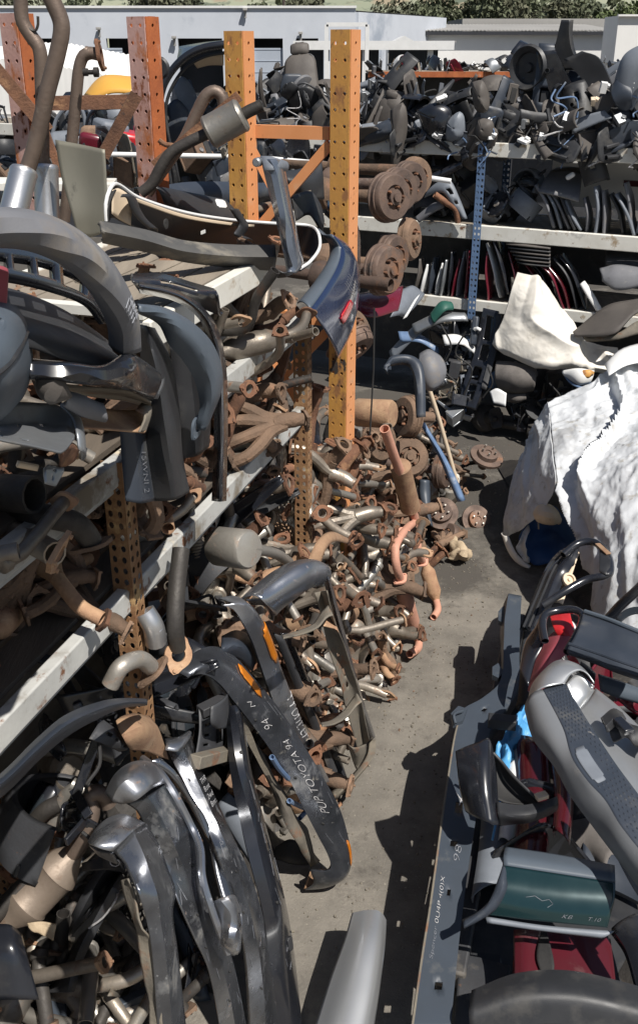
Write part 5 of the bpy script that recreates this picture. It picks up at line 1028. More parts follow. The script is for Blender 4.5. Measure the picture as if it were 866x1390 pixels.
# black bars
bbm = empty('bumper_bar', tuple(T(440, 1060, 'L', .2)), 'pair of straight black bars leaning between the two chrome bumpers', 'bar')
for w_, (pa, pb) in enumerate(((((425, 335), (510, 545), (590, 745), (655, 918)), ((452, 335), (532, 530), (615, 735), (680, 905))), (((458, 332), (538, 528), (622, 735), (682, 902)), ((478, 335), (556, 525), (642, 728), (698, 885))))):
    Loft([R('B7', 'L', [(x, y, .12 + i*.04) for i, (x, y) in enumerate(pa)]), R('B7', 'L', [(x, y, .14 + i*.04 - .03*w_) for i, (x, y) in enumerate(pb)])], 24, 5, bulge=.015, lip=.01).build('bar', M['plastic_gloss'] if w_ else M['frame_dark'], bbm, .006)
# chrome step bumper frame
cf = empty('step_bumper', tuple(T(500, 1030, 'Z', 0)), 'open framed chrome step bumper with rusty inner plates standing before the heap', 'bumper')
Loft([R('B7', 'L', [(302, 200, .1), (350, 155, .12), (420, 100, .16), (490, 66, .2), (540, 58, .24), (580, 66, .26)]), R('B7', 'L', [(360, 205, .17), (410, 175, .2), (470, 130, .24), (530, 95, .28), (580, 82, .3), (612, 96, .31)]), R('B7', 'L', [(428, 266, .2), (455, 238, .22), (500, 203, .26), (550, 166, .3), (600, 148, .32), (632, 128, .33)])], 36, 20, bulge=.025, lip=.01).build('chrome_cap', M['chrome'], cf, .006)
Loft([R('B7', 'L', [(318, 205, .12), (380, 205, .18), (425, 262, .19)]), R('B7', 'L', [(335, 225, .1), (385, 228, .14), (422, 290, .16)])], 14, 6).build('cap_return', M['chrome_dark'], cf, .005)
Loft([R('B7', 'L', [(606, 112, .3), (640, 250, .32), (690, 430, .34), (742, 620, .36), (786, 735, .37)]), R('B7', 'L', [(622, 110, .34), (656, 250, .36), (703, 425, .38), (754, 605, .39), (798, 728, .4)]), R('B7', 'L', [(634, 130, .3), (667, 250, .32), (712, 420, .34), (762, 600, .36), (804, 722, .37)])], 40, 8, lip=.01).build('side_bar', M['chrome_bumper'], cf, .006)
Loft([R('B7', 'L', [(784, 730, .34), (770, 800, .33), (705, 880, .32), (640, 930, .3)]), R('B7', 'L', [(800, 735, .38), (788, 802, .37), (716, 890, .36), (650, 950, .34)]), R('B7', 'L', [(806, 730, .34), (801, 790, .33), (722, 895, .32), (655, 962, .3)])], 24, 8).build('lower_corner', M['frame_tan'], cf, .006)
LADD = .16
Loft([R('B7', 'L', [(572, 178, .15), (612, 320, .17), (670, 520, .2), (738, 772, .24)]), R('B7', 'L', [(600, 172, .17), (640, 320, .19), (705, 520, .22), (765, 750, .26)]), R('B7', 'L', [(622, 172, .22), (668, 330, .24), (738, 530, .26), (785, 735, .3)])], 40, 16, wob=.02).build('inner_plate', M['frame_tan'], cf, .004, holes=((.35, .39, .3, .42), (.46, .5, .3, .42), (.56, .6, .3, .42)))
for pts, pts2 in ((((452, 342), (520, 322), (575, 295), (605, 250), (628, 228)), ((458, 352), (530, 336), (592, 308), (622, 272), (645, 265))), (((598, 672), (640, 660), (685, 625), (722, 575), (735, 560)), ((605, 684), (650, 676), (700, 648), (735, 605), (755, 590)))):
    Loft([R('B7', 'L', [(x, y, .2 + .02*i) for i, (x, y) in enumerate(pts)]), R('B7', 'L', [(x, y, .24 + .02*i) for i, (x, y) in enumerate(pts2)])], 26, 6).build('cross_arm', M['frame_tan'], cf, .006)
Loft([R('B7', 'L', [(608, 305, .2), (660, 318, .24)]), R('B7', 'L', [(640, 250, .18), (668, 335, .26)])], 8, 6).build('rust_gusset', M['rust_light'], cf, .004)
Loft([R('B7', 'L', [(700, 750, .24), (715, 800, .25), (722, 820, .25)]), R('B7', 'L', [(722, 765, .28), (735, 800, .28), (730, 840, .26)]), R('B7', 'L', [(770, 750, .3), (768, 790, .3), (735, 850, .27)])], 12, 8).build('corner_web', M['frame_tan'], cf, .004)
LADD = 0.0
# long black face bar and its neighbours
fb = empty('face_bar', tuple(T(395, 1300, 'Z', 0)), 'long flat black bumper face bar leaning in the middle of the bumper row', 'bumper')
lfb = Loft([R('B8', 'L', [(632, 60, .1), (648, 250, .2), (688, 440, .32), (738, 640, .42), (752, 770, .44), (765, 1010, .46)]), R('B8', 'L', [(655, 58, .15), (678, 250, .25), (722, 440, .36), (768, 620, .45), (790, 770, .47), (808, 1010, .49)]), R('B8', 'L', [(672, 60, .1), (702, 240, .2), (752, 430, .32), (795, 595, .42), (825, 770, .44), (850, 1010, .46)])], 40, 10, bulge=.012, lip=.01)
lfb.build('face', M['plastic_gloss'], fb, .006, holes=((.36, .385, .4, .55),)); lfb.patch('bolt_plate', M['frame_dark'], fb, .66, .72, .35, .7, .006)
tb = empty('bumper_support', tuple(T(280, 980, 'L', 0)), 'dark punched bumper support brackets behind the long black face bar', 'bracket')
ls_ = Loft([R('B8', 'L', [(556, 60, .05), (558, 130, .08), (545, 215, .1)]), R('B8', 'L', [(600, 35, .08), (604, 130, .1), (620, 200, .12)]), R('B8', 'L', [(640, 30, .05), (636, 70, .08), (640, 195, .1)])], 24, 16)
ls_.build('plate', M['frame_dark'], tb, .006, holes=((.2, .25, .15, .25), (.36, .41, .15, .25), (.52, .57, .15, .25), (.68, .73, .15, .25), (.5, .75, .5, .75)))
MB().beam(R('B8', 'L', [(560, 75, .06)])[0], R('B8', 'L', [(630, 40, .12)])[0], .05, .04).build('strut', M['frame_dark'], tb, bevel=.004)
MB().beam(R('B8', 'L', [(545, 215, .12)])[0], R('B8', 'L', [(640, 190, .14)])[0], .05, .05).build('foot', M['frame_tan'], tb, bevel=.004)
Loft([R('B8', 'L', [(590, 60, .14), (590, 105, .15), (605, 120, .15)]), R('B8', 'L', [(636, 25, .16), (640, 70, .16), (632, 118, .16)])], 12, 8, bulge=.01).build('rounded_ear', M['frame_dark'], tb, .006)
# dark bumper with four lines of writing
wb_ = empty('chrome_bumper', tuple(T(320, 1240, 'L', .3)), 'grimy dark chrome bumper with four short lines of white writing near its top', 'bumper')
lw = Loft([R('B8', 'L', [(462, 150, .02), (480, 200, .06), (520, 275, .14), (572, 380, .24), (620, 500, .34), (665, 640, .4), (690, 770, .43), (705, 1010, .45)]), R('B8', 'L', [(500, 145, .08), (530, 220, .13), (570, 310, .21), (620, 420, .31), (670, 540, .38), (705, 660, .43), (728, 780, .46), (748, 1010, .48)]), R('B8', 'L', [(530, 128, .04), (560, 225, .09), (598, 305, .17), (640, 400, .27), (690, 510, .36), (728, 620, .41), (760, 780, .44), (790, 1010, .46)])], 50, 15, lip=.01, lin=True)
lw.build('face', M['chrome_mid'], wb_, .006, angle=18)
for k, tx in enumerate(('THR', 'Bunt', '2wd', 'Bmr.')): lw.write(tx, M['chalk'], wb_, .155 + k*.042, .15 + k*.042, .4, .8, .004) if False else None
def write_flat(text, p0, px_, py_, mt, parent):
    """small line of writing lying in the plane spanned by px_ (reading direction) and py_ (up)"""
    cu = bpy.data.curves.new('w', 'FONT'); cu.body = text; cu.shear = .15; to = bpy.data.objects.new('t', cu); COL.objects.link(to); bpy.context.view_layer.update()
    me0 = to.evaluated_get(bpy.context.evaluated_depsgraph_get()).to_mesh(); V = [v.co.copy() for v in me0.vertices]; Fc = [tuple(p.vertices) for p in me0.polygons]
    to.to_mesh_clear(); bpy.data.objects.remove(to); bpy.data.curves.remove(cu); x1 = max(v.x for v in V); y1 = max(v.y for v in V)
    m = MB(); m.add([p0 + px_*(v.x/x1) + py_*(v.y/y1) for v in V], Fc); return m.build('white_writing', mt, parent, smooth=False)
for k, tx in enumerate(('THR', 'Bunt', '2wd', 'Bmr.')):
    uu = .14 + k*.021; a = lw.at(uu, .56, .007); b_ = lw.at(uu - .004, .92, .007); c_ = lw.at(uu - .02, .56, .007)
    write_flat(tx, a, b_ - a, (c_ - a)*.7, M['chalk'], wb_)
Loft([R('B8', 'L', [(468, 160, .06), (500, 150, .08), (528, 132, .08)]), R('B8', 'L', [(462, 182, .08), (500, 185, .12), (530, 150, .1)])], 14, 8, bulge=.015).build('bright_top_end', M['chrome'], wb_, .005)
# big chrome bumper
cbm = empty('chrome_bumper', tuple(T(300, 1300, 'L', .4)), 'wide chrome bumper with a rounded bright end cap and a long folded edge', 'bumper')
Loft([R('B8', 'L', [(306, 302, .05), (330, 250, .06), (365, 222, .08), (410, 215, .1)]), R('B8', 'L', [(322, 318, .14), (350, 275, .17), (390, 248, .18), (440, 245, .17)]), R('B8', 'L', [(352, 330, .16), (385, 320, .22), (425, 290, .24), (470, 272, .22)])], 24, 16, bulge=.02).build('end_cap', M['chrome'], cbm, .005)
lc = Loft([R('B8', 'L', [(350, 328, .14), (385, 352, .18), (420, 430, .24), (465, 520, .3), (500, 610, .36), (540, 700, .4), (585, 800, .43), (625, 1010, .45)]), R('B8', 'L', [(405, 300, .2), (440, 350, .25), (480, 430, .31), (512, 510, .33), (540, 600, .38), (580, 700, .42), (625, 800, .45), (668, 1010, .47)]), R('B8', 'L', [(450, 262, .2), (490, 310, .25), (535, 400, .31), (560, 460, .33), (572, 540, .37), (600, 640, .41), (650, 770, .44), (700, 1010, .46)])], 50, 17, lin=True)
lc.build('face', M['chrome_mid'], cbm, .005, angle=18)
e = MB(); e.tube(R('B8', 'L', [(400, 205, .1), (450, 245, .2), (490, 305, .27), (538, 398, .33), (562, 458, .38), (568, 540, .42), (598, 640, .47), (640, 750, .52)]), .012, 8, sub=50, hollow=False); e.build('rolled_edge', M['chrome'], cbm)
l9 = Loft([R('B8', 'L', [(415, 215, .08), (475, 255, .14), (540, 350, .2), (580, 430, .26), (600, 520, .32), (625, 620, .38)]), R('B8', 'L', [(450, 210, .1), (500, 260, .16), (560, 350, .22), (598, 420, .28), (640, 540, .35), (668, 640, .42)])], 30, 8, bulge=.02); l9.build('upper_face', M['chrome_mid'], cbm, .005)
l10 = Loft([R('B8', 'L', [(590, 610, .44), (610, 660, .48), (620, 720, .5), (640, 750, .5)]), R('B8', 'L', [(630, 590, .5), (650, 650, .53), (655, 710, .55), (660, 745, .54)]), R('B8', 'L', [(660, 600, .46), (675, 640, .49), (672, 690, .52), (668, 730, .52)])], 16, 12, bulge=.01); l10.build('corner', M['chrome'], cbm, .005, holes=((.3, .45, .4, .6),))
# chrome end piece in front
ce = empty('bumper_end', tuple(T(190, 1300, 'L', .4)), 'torn off chrome bumper end with a rust eaten lower edge', 'bumper')
Loft([R('B8', 'L', [(248, 440, .2), (268, 405, .2), (300, 375, .2), (330, 364, .2)]), R('B8', 'L', [(268, 455, .27), (300, 425, .28), (330, 400, .28), (365, 374, .26)]), R('B8', 'L', [(315, 465, .31), (345, 445, .33), (375, 410, .33), (405, 388, .3)])], 16, 15, bulge=.006).build('cap', M['chrome'], ce, .005)
Loft([R('B8', 'L', [(250, 445, .2), (280, 462, .26), (318, 468, .31)]), R('B8', 'L', [(258, 455, .19), (285, 480, .25), (330, 500, .3)])], 12, 6).build('cap_lip', M['chrome_dark'], ce, .005)
Loft([R('B8', 'L', [(318, 465, .32), (350, 500, .36), (362, 530, .38), (385, 575, .42), (408, 650, .44), (425, 740, .46), (445, 1010, .48)]), R('B8', 'L', [(372, 410, .36), (400, 470, .4), (420, 530, .43), (440, 590, .46), (448, 660, .47), (462, 750, .49), (485, 1010, .51)]), R('B8', 'L', [(408, 388, .3), (445, 450, .36), (470, 520, .4), (490, 575, .43), (482, 635, .44), (495, 740, .46), (525, 1010, .48)])], 40, 15, lin=True).build('face', M['chrome_mid'], ce, .006, angle=18)
Loft([R('B8', 'L', [(342, 545, .34), (352, 600, .36), (372, 680, .4), (395, 760, .42), (425, 1010, .46)]), R('B8', 'L', [(362, 540, .38), (382, 590, .4), (405, 670, .44), (432, 750, .46), (462, 1010, .5)])], 20, 8, wob=.02, wscale=12).build('rusted_flange', M['frame_tan'], ce, .004)
for lof, par in ((lc, cbm), (lw, wb_), (lfb, fb)):
    for k in range(6): u_ = .12 + .13*k; v_ = (.18, .7, .4)[k % 3]; lof.patch('bolt_hole_patch', M['rubber'], par, u_, u_+.009, v_, v_+.06, .005, 3)  # more black patches in place of shaded bolt holes
    for k in range(12): u_ = random.uniform(.05, .85); v_ = random.uniform(.1, .85); lof.stroke(M['chalk_faint'], par, [(u_, v_), (u_ + random.uniform(.01, .06), v_ + random.uniform(-.12, .12))], .0006, 'scratch', .0045)
# curved black arc in front of the near post
lb('wheel_arch', 'long black steel wheel arch curving from the left edge past the rusty post', 'wheel arch', [R('B8', 'L', [(-60, 300, .14), (20, 235, .15), (100, 155, .16), (180, 88, .17), (280, 48, .16), (345, 38, .14), (412, 40, .1)]), R('B8', 'L', [(-60, 325, .2), (25, 258, .22), (105, 180, .23), (185, 112, .24), (285, 66, .22), (350, 50, .2), (412, 48, .14)]), R('B8', 'L', [(-60, 360, .14), (30, 290, .15), (110, 208, .16), (192, 140, .17), (290, 85, .16), (352, 62, .14), (412, 56, .1)])], 'plastic_navy', nu=40, nv=10, lip=.01)
lb('rusty_panel', 'rust streaked body panel corner behind the black wheel arch', 'panel', [R('B8', 'L', [(320, 108, .02), (365, 85, .03), (425, 78, .03)]), R('B8', 'L', [(340, 145, .06), (385, 120, .09), (450, 118, .08)]), R('B8', 'L', [(365, 175, .06), (420, 190, .08), (478, 210, .06)])], 'rust_light', nu=20, nv=14, wob=.03)
pl, o = lb('gusset_plate', 'grey punched gusset plate under the black wheel arch', 'plate', [R('B8', 'L', [(250, 150, .0), (275, 110, .0), (290, 98, .0)]), R('B8', 'L', [(290, 165, .03), (310, 140, .04), (325, 125, .03)]), R('B8', 'L', [(335, 185, .03), (355, 180, .05), (360, 170, .03)])], 'frame_dark', nu=20, nv=16, holes=((.3, .5, .2, .32), (.3, .5, .5, .62), (.3, .5, .78, .88)))
# muffler and pipes at the bottom left
m1 = empty('muffler', tuple(T(60, 1200, 'D', 4.15)), 'brown fat muffler with a bent pipe lying at the bottom left', 'muffler')
def D_(pts, cr='B8', k=1.0): return R(cr, 'D', [(p[0], p[1], p[2]*(.89 if p[2] < 4.32 and p[1] > 280 and p[0] < 330 else 1)) for p in pts])
a, b_ = D_([(45, 640, 4.1), (190, 490, 4.15)]); L = (b_-a).length/2
MB().disc((a+b_)/2, b_-a, [(.028, -L-.1), (.03, -L-.05), (.075, -L+.02), (.09, -L+.05), (.093, -L+.06), (.086, -L+.07), (.086, L-.07), (.093, L-.06), (.09, L-.05), (.075, L-.02), (.03, L+.05), (.028, L+.07)], 28).build('can', M['can_brown'], m1)
MB().tube(D_([(192, 486, 4.15), (222, 450, 4.12), (246, 400, 4.1), (258, 350, 4.1), (252, 315, 4.1), (268, 300, 4.1), (292, 310, 4.12), (305, 335, 4.14)]), .032, 12, sub=36).build('inlet_pipe', M['pipe_brown'], m1)
m2 = empty('catalytic_converter', tuple(T(80, 1130, 'D', 4.3)), 'long tan sheathed converter pipe lying above the brown muffler', 'converter')
MB().tube(D_([(60, 530, 4.3), (90, 490, 4.28), (120, 430, 4.26), (150, 400, 4.26)]), [.03, .055, .06, .06, .045, .03], 16, sub=24).build('sheathed_body', M['rust_light'], m2)
MB().tube(D_([(150, 400, 4.26), (165, 350, 4.25), (190, 310, 4.24), (225, 290, 4.22), (250, 300, 4.22)]), .034, 12, sub=24).build('pipe', M['steel_grey'], m2)
MB().flange(D_([(140, 405, 4.26)])[0], (.4, .6, .6), .062, 3, .012, .5).build('clamp', M['rust'], m2)
tag(MB().tube(D_([(-30, 660, 4.05), (60, 570, 4.08), (128, 500, 4.1)]), .034, 12, sub=12).build('pipe', M['steel_dark']), 'straight slate grey pipe between the muffler and the left edge', 'pipe')
for nm, pts, r, mt, lab in (('exhaust_pipe', [(130, 180, 4.0), (200, 170, 3.95), (280, 185, 3.9), (340, 205, 3.88)], .03, 'steel_grey', 'bright pipe lying under the black wheel arch'), ('exhaust_pipe', [(110, 245, 4.1), (180, 268, 4.1), (240, 262, 4.08)], .02, 'steel_dark', 'thin dark pipe below the bright one'), ('exhaust_pipe', [(20, 440, 4.3), (80, 400, 4.25), (130, 350, 4.2), (170, 330, 4.2)], .034, 'steel_dark', 'sooty curved pipe in the shade at bottom left'),
        ('exhaust_pipe', [(-20, 400, 4.2), (10, 430, 4.2), (30, 470, 4.2)], .05, 'steel_dark', 'dark fat pipe stub at the left edge')):
    tag(MB().tube(D_(pts), r, 12, sub=20).build(nm, M[mt]), lab, 'pipe')
tag(MB().disc(D_([(178, 228, 4.1)])[0], (.5, -.7, .4), [(.04, -.12), (.085, -.1), (.09, .1), (.07, .12), (.06, .1), (0, .1)], 22).build('exhaust_can', M['steel_brown']), 'round open can in the shade under the wheel arch', 'can')
fr = empty('frame_rail', tuple(T(110, 1290, 'D', 4.4)), 'long dark boxed frame rail with punched holes lying behind the muffler', 'frame rail')
Loft([D_([(130, 860, 4.3), (165, 760, 4.32), (225, 640, 4.3), (280, 540, 4.25), (325, 480, 4.22)]), D_([(190, 860, 4.2), (215, 760, 4.22), (270, 650, 4.2), (320, 560, 4.18), (345, 520, 4.16)])], 30, 8, lip=.03).build('rail', M['frame_dark'], fr, .006, holes=((.45, .5, .35, .65), (.7, .75, .35, .65)))
Loft([D_([(230, 500, 4.12), (290, 480, 4.1), (345, 495, 4.08)]), D_([(235, 520, 4.1), (290, 512, 4.06), (350, 525, 4.04)])], 14, 6, lip=.01).build('rail_end_plate', M['frame_dark'], fr, .005)
lt = D_([(322, 497, 4.03)])[0]; MB().tube([lt + Vector((.018*math.cos(t*.7), 0, .018*math.sin(t*.7))) for t in range(10)], .0015, 5, hollow=False).build('chalk_ring', M['chalk'], fr)
tag(MB().tube(D_([(335, 540, 4.05), (325, 600, 4.1), (290, 650, 4.15), (250, 680, 4.2)]), .004, 6, sub=20).build('wire', M['chalk']), 'thin pale wire looping beside the dark frame rail', 'wire')
tag(Loft([D_([(80, 665, 4.0), (115, 662, 3.98), (160, 668, 3.98)]), D_([(95, 690, 3.98), (120, 700, 3.96), (150, 712, 3.97)])], 14, 8, wob=.02, wscale=20).build('paper_scrap', M['cloth']), 'crumpled pale paper scrap below the brown muffler', 'paper')
lb('bumper_corner', 'dark blue black bumper corner at the bottom left corner', 'bumper', [D_([(-60, 650, 3.85), (-10, 668, 3.82), (30, 672, 3.8), (62, 700, 3.82)]), D_([(-60, 740, 3.75), (-10, 740, 3.72), (40, 740, 3.72), (80, 770, 3.76)]), D_([(-60, 880, 3.75), (0, 880, 3.72), (60, 880, 3.72), (110, 880, 3.76)])], 'plastic_gloss', nu=20, nv=14)
for k, (pts, pts2, mt, lab) in enumerate(((((300, 870, 4.2), (340, 760, 4.2), (375, 640, 4.2)), ((330, 870, 4.15), (372, 760, 4.15), (392, 660, 4.15)), 'frame_tan', 'tan flat bar at the bottom beside the torn chrome end'), (((450, 640, 4.3), (500, 740, 4.25), (540, 880, 4.2)), ((490, 620, 4.28), (545, 740, 4.22), (590, 880, 4.18)), 'frame_slate', 'slate grey rail seen between the two chrome bumpers'), (((430, 690, 4.4), (460, 780, 4.4), (480, 880, 4.4)), ((470, 680, 4.38), (500, 770, 4.38), (525, 880, 4.38)), 'rust_light', 'rusty rail in the dark gap between the chrome bumpers'), (((0, 560, 4.4), (60, 520, 4.4), (120, 560, 4.4)), ((0, 640, 4.4), (60, 600, 4.4), (100, 640, 4.4)), 'plastic', 'black plastic piece under the grey pipe'),
        (((690, 600, 4.5), (640, 560, 4.55), (600, 520, 4.6)), ((720, 680, 4.5), (660, 640, 4.55), (610, 590, 4.6)), 'frame_tan', 'crumpled pale panel behind the four line bumper'), (((640, 300, 4.6), (690, 350, 4.55), (740, 420, 4.5)), ((610, 340, 4.6), (650, 420, 4.55), (700, 500, 4.5)), 'plastic_cool', 'grey crushed plastic piece behind the black face bar'))):
    lb('scrap_panel', lab, 'panel', [D_(pts), D_(pts2)], mt, nu=16, nv=8, bulge=.02, wob=.02, seed=k)
tag(Loft([R('B7', 'Z', [(430, 1140, .1), (480, 1110, .16), (540, 1130, .14)]), R('B7', 'Z', [(420, 1180, .03), (480, 1185, .08), (560, 1195, .05)]), R('B7', 'Z', [(450, 1190, .02), (490, 1202, .03), (565, 1205, .02)])], 18, 10, wob=.02).build('rubber_liner', M['rubber']), 'crumpled black rubber liner on the ground under the valance strip', 'liner')
# filler underneath the leaning row
cm = MB(); cv = []; n1, n2 = 44, 26
for i in range(n1):
    for j in range(n2):
        s = 1.0 + 3.2*i/(n1-1); t = j/(n2-1); lo = .12 if s > 2.6 else -.3
        p = LP(s, lo*(1-t) - .55*t, (.28 if s < 2.5 else .28 + .5*min(1, (s-2.5)/.5))*t*(1 if s < 3.2 else max(.3, 1-(s-3.2)*.8))); p += LN*.1*noise.noise(p*5) + Vector((0, 0, .06*noise.noise(p*7))); p.z = max(p.z, -.02) if j else -.02; cv.append(p)
cm.add(cv, [(i*n2+j, (i+1)*n2+j, (i+1)*n2+j+1, i*n2+j+1) for i in range(n1-1) for j in range(n2-1)])
tag(cm.build('packed_scrap', M['oily'], angle=20), 'dark packed scrap under the leaning bumpers', 'scrap', kind='stuff')
# ------------------------------------------------------------------ right side: long frame bar, corner pieces, doors, tarpaulins
def ZF(pts): return F('Z', pts)
fbm = empty('frame_bar', tuple(T(640, 1000, 'Z', 0)), 'long slate blue steel bumper bar lying along the aisle with chalk numbers', 'bumper bar')
left = ZF([(690, 806, .62), (685, 842, .6), (684, 872, .58), (679, 925, .56), (655, 948, .55), (627, 965, .54), (618, 1000, .53), (610, 1050, .52), (600, 1120, .5), (585, 1230, .48), (574, 1300, .46), (560, 1400, .44)])
right = ZF([(707, 809, .6), (705, 850, .58), (704, 890, .57), (703, 932, .56), (692, 955, .55), (668, 985, .54), (656, 1015, .53), (650, 1060, .52), (645, 1110, .5), (633, 1190, .48), (623, 1270, .46), (610, 1400, .44)])
lfb = Loft([left, right], 90, 10, lip=.09); lfb.build('face', M['frame_slate'], fbm, .006, holes=((.62, .635, .35, .6), (.695, .71, .35, .55), (.79, .8, .4, .6), (.93, .945, .45, .65), (.38, .39, .4, .5)))
lfb.write('0U4P 4(0)X', M['chalk'], fbm, .845, .765, .34, .18); lfb.write('Spencer', M['chalk_faint'], fbm, .9, .85, .32, .18)
lfb.write('98', M['chalk_faint'], fbm, .735, .705, .7, .5); lfb.stroke(M['chalk'], fbm, [(.6, .3), (.615, .5), (.62, .7)], .0025); lfb.stroke(M['chalk'], fbm, [(.595, .58), (.61, .5), (.625, .45)], .0025)
ed = MB(); ed.tube([p + Vector((-.004, 0, 0)) for p in cat(left[5:], 40)], .006, 6, hollow=False); ed.build('worn_edge', M['frame_tan'], fbm)
for pts in (((676, 830), (683, 822), (690, 828), (684, 846), (676, 842)), ((668, 905), (676, 900), (684, 912), (676, 920), (668, 916)), ((612, 968), (622, 958), (634, 962), (628, 978), (615, 982))):
    c = [T(x, y, 'Z', .56) for x, y in pts]; m_ = MB(); m_.add(c + [p - Vector((0, 0, .03)) for p in c], [tuple(range(5)), tuple(9-i for i in range(5))] + [(i, (i+1) % 5, 5+(i+1) % 5, 5+i) for i in range(5)]); m_.build('side_bracket', M['frame_slate'], fbm, smooth=False)
MB().tube([T(628, 965, 'Z', .58), T(616, 970, 'Z', .59), T(618, 982, 'Z', .57)], .008, 8, sub=10).build('hook', M['frame_slate'], fbm)
MB().beam(T(662, 978, 'Z', .62), T(700, 982, 'Z', .62), .06, .06).build('end_tab', M['plastic'], fbm, bevel=.006)
# bars lying beneath it
for k, (a, b_, w_, h_, mt, lab) in enumerate((((700, 840, .3), (612, 1330, .22), .12, .1, 'frame_dark', 'dark bumper bar lying under the long slate bar'), ((725, 860, .2), (650, 1370, .12), .14, .12, 'plastic', 'black bar lying beside the long slate bar in shade'), ((660, 985, .12), (596, 1330, .1), .1, .1, 'frame_tan', 'dusty bar on the ground under the slate bar'))):
    tag(MB().beam(T(*a[:2], 'Z', a[2]), T(*b_[:2], 'Z', b_[2]), w_, h_).build('bumper_bar', M[mt], bevel=.012), lab, 'bumper bar')
tag(Loft([ZF([(692, 985, .52), (715, 955, .55), (722, 975, .5)]), ZF([(672, 1020, .45), (698, 1010, .5), (716, 1005, .46)]), ZF([(665, 1060, .4), (680, 1050, .42), (690, 1040, .4)])], 20, 16, wob=.05, wscale=18).build('blue_bag', M['blue_bag']), 'crumpled blue plastic sheet tucked behind the long slate bar', 'plastic sheet')
# black corner bumper
cb2 = empty('bumper_corner', tuple(T(680, 1100, 'Z', .55)), 'glossy black bumper corner with a curled tail resting on the slate bar', 'bumper')
Loft([R('A8', 'Z', [(116, 182, .86), (165, 160, .9), (215, 142, .92), (248, 128, .92), (262, 150, .9), (268, 185, .88)]), R('A8', 'Z', [(122, 240, .84), (170, 230, .88), (220, 215, .91), (250, 205, .91), (268, 220, .88), (280, 260, .84)]), R('A8', 'Z', [(135, 340, .77), (180, 350, .81), (225, 345, .84), (255, 340, .84), (276, 350, .8), (288, 380, .77)]), R('A8', 'Z', [(158, 428, .7), (190, 450, .73), (230, 465, .75), (260, 478, .75), (285, 485, .73), (298, 480, .7)])], 30, 24).build('face', M['plastic_gloss'], cb2, .006)
Loft([R('A8', 'Z', [(285, 390, .78), (340, 402, .78), (400, 404, .78), (460, 392, .77), (510, 378, .76), (532, 368, .75)]), R('A8', 'Z', [(288, 440, .76), (345, 448, .77), (405, 446, .77), (465, 430, .76), (515, 410, .75), (535, 395, .74)]), R('A8', 'Z', [(295, 486, .7), (350, 480, .7), (410, 474, .7), (470, 455, .69), (520, 432, .68), (534, 418, .68)])], 30, 12, lip=.03).build('tail', M['plastic'], cb2, .006)
Loft([R('A8', 'Z', [(270, 190, .86), (300, 220, .84), (340, 270, .82), (400, 330, .8), (455, 380, .78)]), R('A8', 'Z', [(280, 260, .8), (310, 300, .77), (350, 345, .75), (400, 380, .74), (440, 398, .75)]), R('A8', 'Z', [(288, 380, .74), (320, 392, .73), (360, 398, .73), (400, 400, .73), (430, 402, .74)])], 24, 14, bulge=-.02).build('inner_liner', M['rubber'], cb2, .005)
e = MB(); e.tube(R('A8', 'Z', [(270, 188, .87), (302, 222, .85), (345, 275, .83), (402, 332, .81), (456, 380, .79)]), .007, 8, sub=30, hollow=False); e.build('liner_rim', M['plastic'], cb2)
MB().beam(R('A8', 'Z', [(445, 372, .8)])[0], R('A8', 'Z', [(490, 358, .8)])[0], .035, .02).build('wood_scrap', M['cream'], cb2, bevel=.003)
# silver bumper with tread
sb2 = empty('rear_bumper', tuple(T(800, 1060, 'Z', .6)), 'big grey rear bumper with a dimpled step pad slanting across the right foreground', 'bumper')
rA = ZF([(712, 962, 1.0), (724, 1003, 1.0), (752, 1040, .99), (773, 1078, .98), (808, 1126, .96), (838, 1166, .94), (880, 1222, .92), (930, 1290, .9)])
rB0 = ZF([(722, 945, 1.06), (744, 998, 1.07), (766, 1036, 1.06), (788, 1066, 1.05), (815, 1104, 1.03), (840, 1142, 1.02), (880, 1192, 1.0), (935, 1262, .98)])
rB = ZF([(736, 936, 1.08), (764, 990, 1.1), (776, 1030, 1.1), (796, 1060, 1.09), (820, 1086, 1.08), (842, 1122, 1.07), (882, 1172, 1.05), (940, 1240, 1.03)])
rC = ZF([(765, 926, 1.08), (790, 968, 1.1), (812, 1003, 1.1), (836, 1039, 1.09), (856, 1066, 1.09), (878, 1096, 1.08), (915, 1146, 1.06), (970, 1210, 1.04)])
Loft([rA, rB0, rB], 44, 12, bulge=.01, lip=.05).build('lower_face', M['silver_plastic'], sb2, .006)
lp = Loft([rB, rC], 60, 14); lp.build('step_pad', M['plastic_navy'], sb2, .008)
dm = MB()
for i in range(46):
    for j in range(6):
        u = .03 + .94*i/45; v = .14 + .14*j + (.07 if i % 2 else 0)
        if .34 < u < .52 and v < .66: continue
        c = lp.at(u, v, .004); t = (lp.at(u+.01, v) - lp.at(u-.01, v)).normalized(); n_ = (lp.at(u, v, 1) - lp.at(u, v, 0)).normalized(); w_ = n_.cross(t); b0 = [c + t*.011, c + w_*.006, c - t*.011, c - w_*.006]
        dm.add(b0 + [c + n_*.004], [(0, 1, 4), (1, 2, 4), (2, 3, 4), (3, 0, 4)])
dm.build('tread_pattern', M['plastic_navy'], sb2, smooth=False)
lp.patch('scuffed_recess', M['plastic_cool'], sb2, .36, .52, .12, .5, .006)
